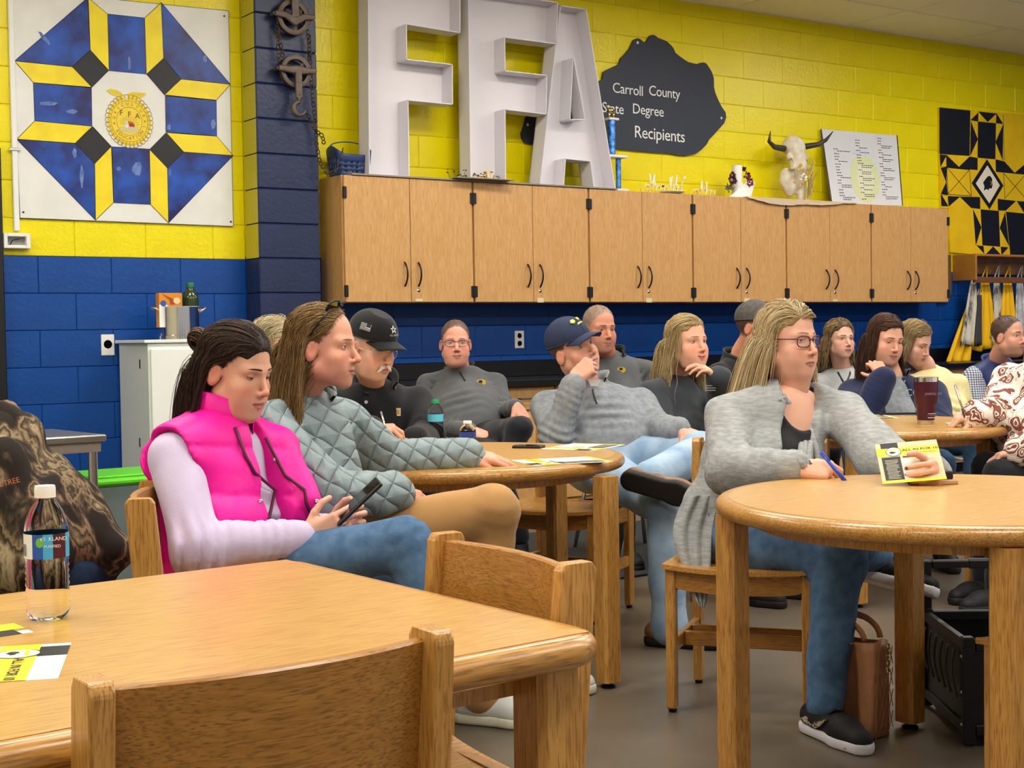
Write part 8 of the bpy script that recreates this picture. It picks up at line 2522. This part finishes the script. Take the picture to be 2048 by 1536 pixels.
# == man behind him, charcoal pullover
c = person('man with cropped grey hair in a charcoal pullover behind the navy cap', (1199, 657, 7.45, 28, 4, 0), (1226, 728, 7.58), 14, lean=8, sw=0.195, belly=1.1, skin='#c9886c', far=True,
           hp=dict(lids=0.18, jaw=1.08, fat=0.5, old=1.0, blush=0.5, lip='#a8685c', stubble=('#8a7468', 0.3), nose=1.1, scalp=('#8a7d70', 0.75, 0.114)))
tp = garment(c, 'pullover', M_GREY, off=0.006); collar(c, 'zip_collar', M_TBLK, r=0.073, h=0.045, open_=1.3, th=0.007, flare=1.2)
trousers(c, 'trousers', M_DARKT)
for s_ in 'RL': shoe(c, s_, 'shoe', M_BSH, M_SOLEB)
eyes(c, '#5a5a50', (0.1, -0.1)); brows(c, '#6a5646', 0.003); short_hair(c, ['#8a7d70', '#a39a90', '#6a5d52'], length=0.010)
logo_bulldog(tp, 1247, 738, 0.9, c)
# == blonde woman in slate sweatshirt
c = person('smiling blonde woman in a dark slate sweatshirt, fingers at her chin', (1375, 684, 6.42, 36, -2, 0), (1352, 772, 6.50), 48, sw=0.185, bust=1.0, belly=1.15, skin='#d9a082', far=True, hip=(1335, 945, 6.45),
           hp=dict(female=True, lids=0.22, w=1.0, fat=0.5, blush=0.55, lip='#b5544c', mouth=0.004, neck=0.052, scalp=('#9a8052', 0.9, 0.110)),
           J=dict(elL=(1446, 828, 6.45), wrL=(1438, 757, 6.28), elR=(1330, 880, 6.25), wrR=(1400, 890, 6.15)),
           hands=dict(L=dict(D=dv(-0.72, -0.18, 0.55), N=dv(0.35, -0.15, 0.9), pose='relaxed', sc=0.9, thumb=(0.5, 0.85, -0.2))))
tp = garment(c, 'sweatshirt', M_DKS, off=0.008, h=0.011, fold=0.008, amp=0.005, arm=(0.072, 0.062, 0.058, 0.046))
collar(c, 'sweatshirt_neck', M_DKS, r=0.076, h=0.03, open_=0.0, th=0.008, flare=1.0)
P = pxsurf(tp, 1416, 775) - ray(1416, 775) * 0.004
for k in range(3):
 decal(c, 'chest_print', [(-0.022, -0.002), (0.022, -0.002), (0.022, 0.002), (-0.022, 0.002)], P - CU * 0.010 * k, CR, CU, M_PGRY, tp)
trousers(c, 'jeans', M_JEAND)
for s_ in 'RL': shoe(c, s_, 'shoe', M_BSH, M_SOLEB)
eyes(c, '#5a6a70', (0.1, 0.05)); brows(c, '#8a6f4c', 0.0024)
hair(c, 2200, 0.25, ['#8f7550', '#b59a68', '#d6c294', '#a68b5c'], wave=(0.005, 0.12), r=0.0012, capcol='#9a8052', seed=12, grav=0.42, lift=(1.02, 1.11), part=-0.02, back=0.45)
# == person in dark cap behind the blonde woman
c = person('person in a dark cap and black jacket hidden behind the grey cardigan woman', (1512, 652, 7.3, 55, 0, 0), (1478, 738, 7.4), 45, skin=SK4, far=True, hp=dict(lids=0.2, scalp=('#3a302a', 0.9, 0.108)))
garment(c, 'black_jacket', M_BLKJ, off=0.02); collar(c, 'jacket_collar', M_BLKJ, r=0.085, h=0.06, open_=1.0, flare=1.1); trousers(c, 'trousers', M_DARKT)
ball_cap(c, mat('cap_charcoal', '#4a4644', 0.85, var=('#5a5552', 60, 4))); eyes(c); brows(c, '#3a302a')
for s_ in 'RL': shoe(c, s_, 'shoe', M_BSH, M_SOLEB)
# == blonde woman in grey cardigan (right foreground)
c = person('blonde woman with maroon glasses in a grey cardigan holding a flyer', (1576, 680, 4.60, 42, 1, 0, 1.0), (1562, 803, 4.60), 30, sw=0.205, bust=1.15, belly=1.22, chest=1.12, skin='#d69f83', hip=(1470, 1062, 4.55), legr=1.05, armr=1.18, nb=0.062,
           hp=dict(female=True, lids=0.24, w=1.06, jaw=1.02, fat=0.5, blush=0.5, lip='#b9756c', mouth=-0.003, neck=0.053, scalp=('#93794f', 0.9, 0.110)),
           J=dict(shR=(1460, 828, 4.50), shL=(1688, 820, 4.68), elR=(1462, 942, 4.30), wrR=(1600, 936, 4.06), elL=(1772, 925, 4.27), wrL=(1870, 948, 3.90), knR=(1678, 1118, 4.17), anR=(1648, 1408, 4.05),
                  knL=(1705, 1085, 4.32), anL=(1752, 1112, 4.42)),
           hands=dict(R=dict(D=dv(0.93, -0.25, -0.08), N=dv(-0.05, -0.62, 0.72), pose='pen', nail='#3a3436', sc=0.95, thumb=(0.55, 0.8, -0.2)),
                      L=dict(D=dv(-0.25, -0.92, 0.10), N=dv(0.93, -0.30, 0.20), pose='grip', nail='#3a3436', sc=0.95, thumb=(0.7, 0.6, -0.4), curls=[(52, 50, 26), (56, 54, 28), (60, 56, 30), (64, 58, 30)])))
BW_ = c
tank = garment(c, 'tank_top', M_TBLK, off=-0.004, sleeves=False, h=0.008, amp=0.002, post=lambda s: (s.ell(c.SH + c.up * 0.045 + c.fw * 0.12, (0.105, 0.15, 0.125), c.A, k=0.01, op='sub')))
def card_post(s):
 s.ell(c.SH - c.up * 0.10 + c.fw * 0.17, (0.072, 0.17, 0.42), c.A, k=0.015, op='sub')
 s.ell(c.SH + c.up * 0.06 + c.fw * 0.09, (0.085, 0.13, 0.10), c.A, k=0.015, op='sub')
 s.cone(c.NB - c.up * 0.03, c.NB + c.up * 0.2, 0.066, 0.08, k=0.01, op='sub')
cd2 = garment(c, 'cardigan', M_CARD, off=0.014, h=0.0085, amp=0.004, fold=0.008, arm=(0.056, 0.055, 0.052, 0.036), hem=-0.10, post=card_post, cuff=-0.03)
tl_ = [C(x, y, d) for x, y, d in ((1400, 985, 4.45), (1372, 1060, 4.42), (1388, 1120, 4.38), (1395, 1180, 4.36), (1402, 1212, 4.35))]
rows = []
for i, p in enumerate(tl_):
 w = (0.11, 0.13, 0.09, 0.05, 0.012)[i]
 rows.append([p + RH * w * (k / 8 - 0.45) + FH * (0.014 * math.sin(k * 2.1 + i) - 0.03) for k in range(9)])
o = obj('cardigan_tail', MB().grid(np.array(rows)), M_CARD, cd2, smooth=True)
md = o.modifiers.new('t', 'SOLIDIFY'); md.thickness = 0.006; md = o.modifiers.new('s', 'SUBSURF'); md.levels = 2; md.render_levels = 2
for s_, xs in ((-1, ((1552, 790, 0), (1570, 830, 0), (1588, 880, 0), (1600, 920, 0), (1608, 935, 0))), (1, ((1612, 785, 0), (1622, 830, 0), (1640, 880, 0), (1655, 930, 0), (1660, 960, 0)))):
 for q in range(3):
  pts = [pxsurf(cd2, x - s_ * (10 + 14 * q), y) - ray(x, y) * 0.003 for x, y, _ in xs]
  obj('cardigan_fold', MB().tube(pts, [0.008, 0.010, 0.010, 0.009, 0.006], 8), M_CARD, cd2, smooth=True)
trousers(c, 'jeans', M_JEAN, h=0.009, r=(0.105, 0.080, 0.074, 0.050))
up1, O1, A1 = shoe(c, 'R', 'sneaker', M_BSH, M_WSOLE, toe=dv(0.38, -0.92, 0), L=0.265, lace=M_BLACK, h=0.005)
P = O1 + A1 @ V(0.0, 0.165, 0.03)
obj('toe_bumper', MB().lathe([(0.0, -0.002), (0.036, 0.0), (0.040, 0.010), (0.034, 0.022), (0, 0.024)], 18, O1 + A1 @ V(0, 0.150, 0.004), A1, sy=0.9), mat('gum_rubber', '#9a6248', 0.6), up1, smooth=True)
M_SWO = mat('swoosh_leopard', '#b7ab86', 0.6, var=('#3a3426', 120, 2, (1, 1, 1), (0.48, 0.56)))
sd = -1 if (A1[:, 0] @ -RH) < 0 else 1
so = []
side_ = -A1[:, 0] if (-A1[:, 0]) @ (-FH - RH) > 0 else A1[:, 0]
fo = lambda u, v, d: O1 + A1[:, 1] * u + UZ * v + side_ * (0.0415 + d)
obj('swoosh', MB().prism([(-0.06, 0.045), (-0.03, 0.040), (0.02, 0.036), (0.05, 0.052), (0.072, 0.075), (0.055, 0.068), (0.02, 0.055), (-0.03, 0.058)], fo, -0.006, 0.003), M_SWO, up1)
text('lettering', 'NIKE', 0.012, O1 + A1[:, 1] * 0.050 + UZ * 0.090, RH, UZ, M_WHT, up1, depth=0.001, shear=0.2)
up2, O2_, A2 = shoe(c, 'L', 'sneaker', M_BSH, M_WSOLE, toe=dv(0.88, -0.35, -0.25), L=0.265, up=dv(0.30, 0.25, 0.9), lace=M_BLACK)
eyes(c, '#5a5046', (0.15, 0.08)); brows(c, '#9a7c58', 0.0026, arch=0.006, z0=0.021)
hair(c, 5600, 0.27, ['#8f7550', '#b59a6c', '#d2bd92', '#a98f66', '#e2d2ae'], wave=(0.002, 0.2), r=0.0009, capcol='#93794f', seed=21, grav=0.42, lift=(1.03, 1.16), part=0.03, back=0.30, steps=18, flare=0.32)
glasses(c, mat('frame_maroon', '#5a1c2c', 0.3), w=0.0265, hgt=0.0175, y=0.0915, rim=0.0019)
O_ = C(1750, 889, 3.99)
fly = flyer('event_flyer', O_, C(1868, 879, 3.96) - O_, O_ - C(1698, 968, 3.84), 'flyer reading ALL IN FOR 10 held by the woman in the grey cardigan', W=0.166, H=0.205, M_P=M_PBACK)
pn = root('pen', C(1675, 945, 4.0), 0, 'blue ballpoint pen in the hand of the grey cardigan woman', 'pen')
pa, pb_, pcn, pdn = C(1643, 906, 4.04), C(1690, 962, 3.97), C(1700, 976, 3.955), C(1708, 986, 3.945)
obj('pen_barrel', MB().tube([pa, pb_], 0.0058, 10), mat('pen_blue', '#2a49b8', 0.25), pn, smooth=True)
obj('pen_grip', MB().tube([pb_, pcn], 0.0055, 10), M_BLACK, pn, smooth=True)
obj('pen_tip', MB().tube([pcn, pdn], [0.005, 0.001], 10), M_STEEL, pn, smooth=True)
obj('pen_clip', MB().tube([pa + CU * 0.007, C(1660, 926, 4.0) + CU * 0.006], 0.0018, 5), MATS['pen_blue'], pn, smooth=True)
# == woman with wavy bob at the far wall
c = person('woman with a wavy blond-brown bob and lanyard in pale grey at the far wall', (1680, 677, 8.85, 20, 0, 0), (1686, 752, 8.95), 8, tl=0.36, sw=0.18, bust=0.9, skin='#d9a48a', far=True, hp=dict(female=True, lids=0.24, blush=0.5, lip='#a8605a', w=0.97, jaw=0.93, scalp=('#5a4530', 0.9, 0.110)))
tp = garment(c, 'sweater', M_PALEG, off=0.006); collar(c, 'sweater_neck', M_PALEG, r=0.07, h=0.025, th=0.007, flare=1.0); trousers(c, 'jeans', M_JEAND)
for s_ in 'RL': shoe(c, s_, 'shoe', M_BSH, M_SOLEB)
eyes(c, '#5a5046', (0.1, 0)); brows(c, '#5a4434', 0.0026)
hair(c, 1600, 0.16, ['#5a4530', '#8a7048', '#b59c6c', '#463524'], wave=(0.008, 0.09), r=0.0013, capcol='#5a4530', seed=31, grav=0.40, lift=(1.02, 1.11), part=0.02)
for xs in (((1668, 722), (1676, 742), (1690, 762), (1694, 772)), ((1704, 722), (1703, 742), (1698, 764), (1694, 772))):
 pts = [pxsurf(tp, x, y) - ray(x, y) * 0.004 for x, y in xs]
 obj('lanyard', MB().tube(pts, 0.007, 5, flat=0.3, up=CF), M_BLACK, c.o)
# == brunette in navy fleece
c = person('brunette woman in an open navy fleece jacket, hand at her neck', (1772, 678, 7.38, 20, 12, 4, 1.02), (1786, 772, 7.42), -2, sw=0.20, bust=1.05, belly=1.12, skin='#d39c80', far=True, hip=(1790, 915, 7.35),
           hp=dict(female=True, lids=-0.14, fat=0.45, blush=0.4, lip='#b0625c', old=0.5, scalp=('#3f2920', 0.9, 0.110)),
           J=dict(elR=(1722, 838, 7.14), wrR=(1768, 753, 7.16), elL=(1878, 855, 7.2), wrL=(1838, 880, 6.98)),
           hands=dict(R=dict(D=dv(-0.40, 0.35, 0.75), N=dv(-0.1, -0.90, 0.35), pose='grip', sc=0.92, thumb=(0.8, 0.6, -0.2))))
garment(c, 'grey_top', M_HEA, off=-0.002, sleeves=False, h=0.011)
fl2 = garment(c, 'fleece_jacket', M_NAVF, off=0.018, h=0.010, amp=0.005, fold=0.008, arm=(0.070, 0.062, 0.060, 0.050), cuff=-0.02,
              post=lambda s: (s.ell(c.SH - c.up * 0.17 + c.fw * 0.17, (0.075, 0.16, 0.33), c.A, k=0.015, op='sub'), s.cone(c.NB, c.NB + c.up * 0.2, 0.068, 0.08, k=0.01, op='sub')))
collar(c, 'fleece_collar', M_NAVF, r=0.084, h=0.05, open_=1.9, th=0.010, flare=1.25)
pts = [pxsurf(fl2, x, y) - ray(x, y) * 0.004 for x, y in ((1822, 742), (1806, 760), (1800, 775), (1806, 795), (1822, 812), (1836, 822))]
obj('fleece_piping', MB().tube(pts, 0.0035, 5), M_PGRY, fl2, smooth=True)
P = pxsurf(fl2, 1822, 780) - ray(1822, 780) * 0.005
text('lettering', 'CC', 0.05, P, CR, CU, M_PALEG, fl2, depth=0.002)
trousers(c, 'jeans', M_JEAND)
for s_ in 'RL': shoe(c, s_, 'shoe', M_BSH, M_SOLEB)
eyes(c, '#4a3828', (0, -0.3)); brows(c, '#4a3024', 0.0026)
hair(c, 2400, 0.23, ['#3f2920', '#54382a', '#2f1f19', '#6a4836'], wave=(0.003, 0.14), r=0.0012, capcol='#3f2920', seed=41, grav=0.42, lift=(1.02, 1.12), part=-0.025)
# == woman in cream cardigan
c = person('woman with wavy light brown hair in a cream cardigan, looking down', (1830, 684, 8.25, 42, 22, 0), (1868, 756, 8.32), 25, tl=0.36, sw=0.18, bust=0.9, belly=1.05, skin='#d59f85', far=True, hp=dict(female=True, lids=-0.2, lip='#b0625c', scalp=('#7a6344', 0.9, 0.110)))
garment(c, 'cream_cardigan', M_CREAM, off=0.010, amp=0.005, fold=0.008); trousers(c, 'jeans', M_JEAND)
for s_ in 'RL': shoe(c, s_, 'shoe', M_BSH, M_SOLEB)
eyes(c, '#4a3828', (0, -0.3)); brows(c, '#6a5038', 0.0026)
hair(c, 1700, 0.20, ['#7a6344', '#9a8058', '#b59d70', '#5f4c34'], wave=(0.007, 0.10), r=0.0013, capcol='#7a6344', seed=51, grav=0.38, lift=(1.02, 1.12), part=-0.02)
# == man in navy vest
c = person('man in a navy puffer vest over a checked shirt, at the right', (2017, 671, 8.55, 40, 0, 0), (1993, 742, 8.70), 30, tl=0.38, sw=0.20, belly=1.1, chest=1.08, skin='#cf957a', far=True,
           hp=dict(lids=0.2, jaw=1.08, fat=0.4, lip='#a8685c', stubble=('#5a4438', 0.45), blush=0.45, scalp=('#2f2622', 0.9, 0.110)))
garment(c, 'checked_shirt', checks('shirt_check', '#c9ccd6', '#3a4468'), off=0.008, arm=(0.068, 0.060, 0.056, 0.044))
vst = garment(c, 'puffer_vest', M_NVEST, off=0.026, sleeves=False, hem=-0.02, post=lambda s: [s.cone(c.j['sh' + g] + c.rx * (0.05 if g == 'R' else -0.05), c.j['el' + g], 0.066, 0.08, k=0.012, op='sub') for g in 'RL'])
collar(c, 'vest_collar', M_NVEST, r=0.082, h=0.05, open_=1.3, th=0.012, flare=1.15); trousers(c, 'trousers', M_DARKT)
for s_ in 'RL': shoe(c, s_, 'shoe', M_BSH, M_SOLEB)
eyes(c, '#4a4438', (0.15, 0)); brows(c, '#3a2c24', 0.0034)
short_hair(c, ['#2f2622', '#3c312b', '#4a3e38'], length=0.016, N=700)
# == woman in paisley blouse (cut by the right edge)
c = person('woman in a white and brown paisley blouse writing at the back table', (2092, 640, 6.15, -55, 12, 0), (2078, 752, 6.12), -58, sw=0.19, bust=1.1, belly=1.2, skin='#d6a086', far=True, hip=(2095, 960, 6.1), armr=1.15,
           hp=dict(female=True, lids=0.0, fat=0.4),
           J=dict(shR=(2026, 760, 6.28), shL=(2130, 765, 5.98), elR=(2000, 838, 6.12), wrR=(1950, 832, 6.02), elL=(2120, 880, 5.8), wrL=(2040, 900, 5.85), knR=(1975, 935, 6.05), knL=(2000, 950, 5.85)),
           hands=dict(R=dict(D=dv(-0.92, -0.1, -0.05), N=dv(0.1, -0.35, 0.9), pose='pen', sc=0.93)))
garment(c, 'paisley_blouse', paisley('paisley_print'), off=0.012, h=0.010, amp=0.006, fold=0.008, arm=(0.074, 0.070, 0.066, 0.048), hem=-0.10)
trousers(c, 'trousers', M_DARKT)
for s_ in 'RL': shoe(c, s_, 'shoe', M_BSH, M_SOLEB)
eyes(c); brows(c, '#6a5038')
hair(c, 500, 0.25, ['#7a6344', '#9a8058', '#5f4c34'], r=0.003, capcol='#7a6344', seed=61)
pn = root('pen', C(1920, 800, 5.98), 0, 'clear pen in the hand of the woman in the paisley blouse', 'pen')
obj('pen_barrel', MB().tube([C(1910, 770, 6.02), C(1925, 818, 5.97)], 0.005, 8), M_BRUSH, pn, smooth=True)
obj('pen_tip', MB().tube([C(1925, 818, 5.97), C(1929, 836, 5.96)], [0.0055, 0.002], 8), M_BLACK, pn, smooth=True)
# == person in camouflage jacket (cut by the left edge)
c = person('person in a camouflage jacket leaning forward, cut by the left picture edge', (-95, 770, 4.0, -80, 15, 0), (15, 905, 4.0), -78, sw=0.20, belly=1.2, chest=1.1, skin=SK4, hip=(130, 1135, 4.0),
           hp=dict(lids=0.1), J=dict(elL=(70, 1120, 3.78), wrL=(-60, 1130, 3.75), elR=(-60, 1090, 4.2), wrR=(-150, 1100, 4.1)))
M_CAMO = camo('camouflage_print')
def camo_pre(s):
 s.cone(C(120, 1010, 4.0), C(190, 1110, 3.98), 0.10, 0.085, k=0.06)
 s.ell(C(5, 868, 3.98), (0.10, 0.09, 0.06), k=0.05)
 s.cone(C(150, 1100, 3.95), C(215, 1105, 3.95), 0.075, 0.05, k=0.04)
cj = garment(c, 'camouflage_jacket', M_CAMO, off=0.022, h=0.009, amp=0.008, waves=(0.13, 0.22), fold=0.012, pre=camo_pre, arm=(0.075, 0.068, 0.066, 0.052))
o = obj('hood', MB().tube([C(-30, 842, 4.02), C(10, 838, 4.0), C(38, 858, 3.96), C(30, 880, 3.92)], [0.05, 0.055, 0.04, 0.02], 12), M_CAMO, cj, smooth=True)
P = pxsurf(cj, 8, 957) - ray(8, 957) * 0.006
text('lettering', 'REALTREE', 0.02, P, unit(CR + CU * 0.25), CU, mat('thread_orange', '#c9764a', 0.7), cj, depth=0.003)
trousers(c, 'jeans', M_JEAND); short_hair(c, ['#3a302a', '#4a3e36'], N=300); eyes(c); brows(c, '#3a302a')
for s_ in 'RL': shoe(c, s_, 'shoe', M_BSH, M_SOLEB)
# -- seats under the people
M_PLG = mat('grey_plastic', '#aeb4b8', 0.5)
def make_shell():
 r = root('plastic_chair', (0, 0, 0), 0, 'x', 'chair', 'grey plastic shell chairs')
 L = dict(parent=r, local=True)
 n = 11
 Pg = np.array([[(u * 0.20 * (1 - 0.05 * w), w * 0.20, 0.44 - 0.018 * (1 - u * u) - 0.012 * max(0, w) ** 2) for u in np.linspace(-1, 1, n)] for w in np.linspace(-1, 1, n)])
 o = obj('seat', MB().grid(Pg), M_PLG, smooth=True, **L); md = o.modifiers.new('t', 'SOLIDIFY'); md.thickness = 0.008
 Pg = np.array([[(u * 0.17 * (1 - 0.12 * t * t), -0.20 - 0.06 * t - 0.03 * (1 - u * u), 0.50 + 0.27 * t) for u in np.linspace(-1, 1, n)] for t in np.linspace(0, 1, n)])
 o = obj('backrest', MB().grid(Pg), M_PLG, smooth=True, **L); md = o.modifiers.new('t', 'SOLIDIFY'); md.thickness = 0.008
 for sx in (-1, 1):
  obj('back_strut', MB().tube([(sx * 0.13, -0.15, 0.425), (sx * 0.14, -0.215, 0.46), (sx * 0.14, -0.235, 0.60)], 0.010, 8), M_BRUSH, smooth=True, **L)
  for sy in (-1, 1):
   obj('leg', MB().tube([(sx * 0.14, sy * 0.14, 0.428), (sx * 0.20, sy * 0.21, 0.0)], 0.011, 8), M_BRUSH, smooth=True, **L)
 return r
WHO = {2: 'person with grey-blond hair', 3: 'man in the black cap', 4: 'man in glasses by the counter', 6: 'man with cropped grey hair', 7: 'blonde woman in the slate sweatshirt', 8: 'person in the dark cap',
       10: 'woman with the lanyard', 11: 'woman in the navy fleece', 12: 'woman in the cream cardigan', 13: 'man in the navy vest', 14: 'woman in the paisley blouse', 15: 'person in camouflage'}
sh0 = None
for i, w in WHO.items():
 c = PEOPLE[i]; P = c.HP + c.f0 * (0.22 if i == 15 else 0.06); rz = face(c.f0)
 if i in (2, 3, 11, 14):
  chair(P[0], P[1], rz, 'oak chair under the ' + w)
 else:
  lab = 'grey plastic chair under the ' + w
  if sh0 is None:
   sh0 = make_shell(); sh0.location = Vector((P[0], P[1], 0)); sh0.rotation_euler = (0, 0, rz); sh0['label'] = lab
  else:
   q = copy_tree(sh0, (P[0], P[1], 0), rz, lab if i != 15 else 'grey plastic stool under the person in camouflage')
   if i == 15:
    q.name = 'plastic_stool'; q['category'] = 'stool'; del q['group']
    for k in kids(q):
     if k.name.startswith('back'): bpy.data.objects.remove(k)
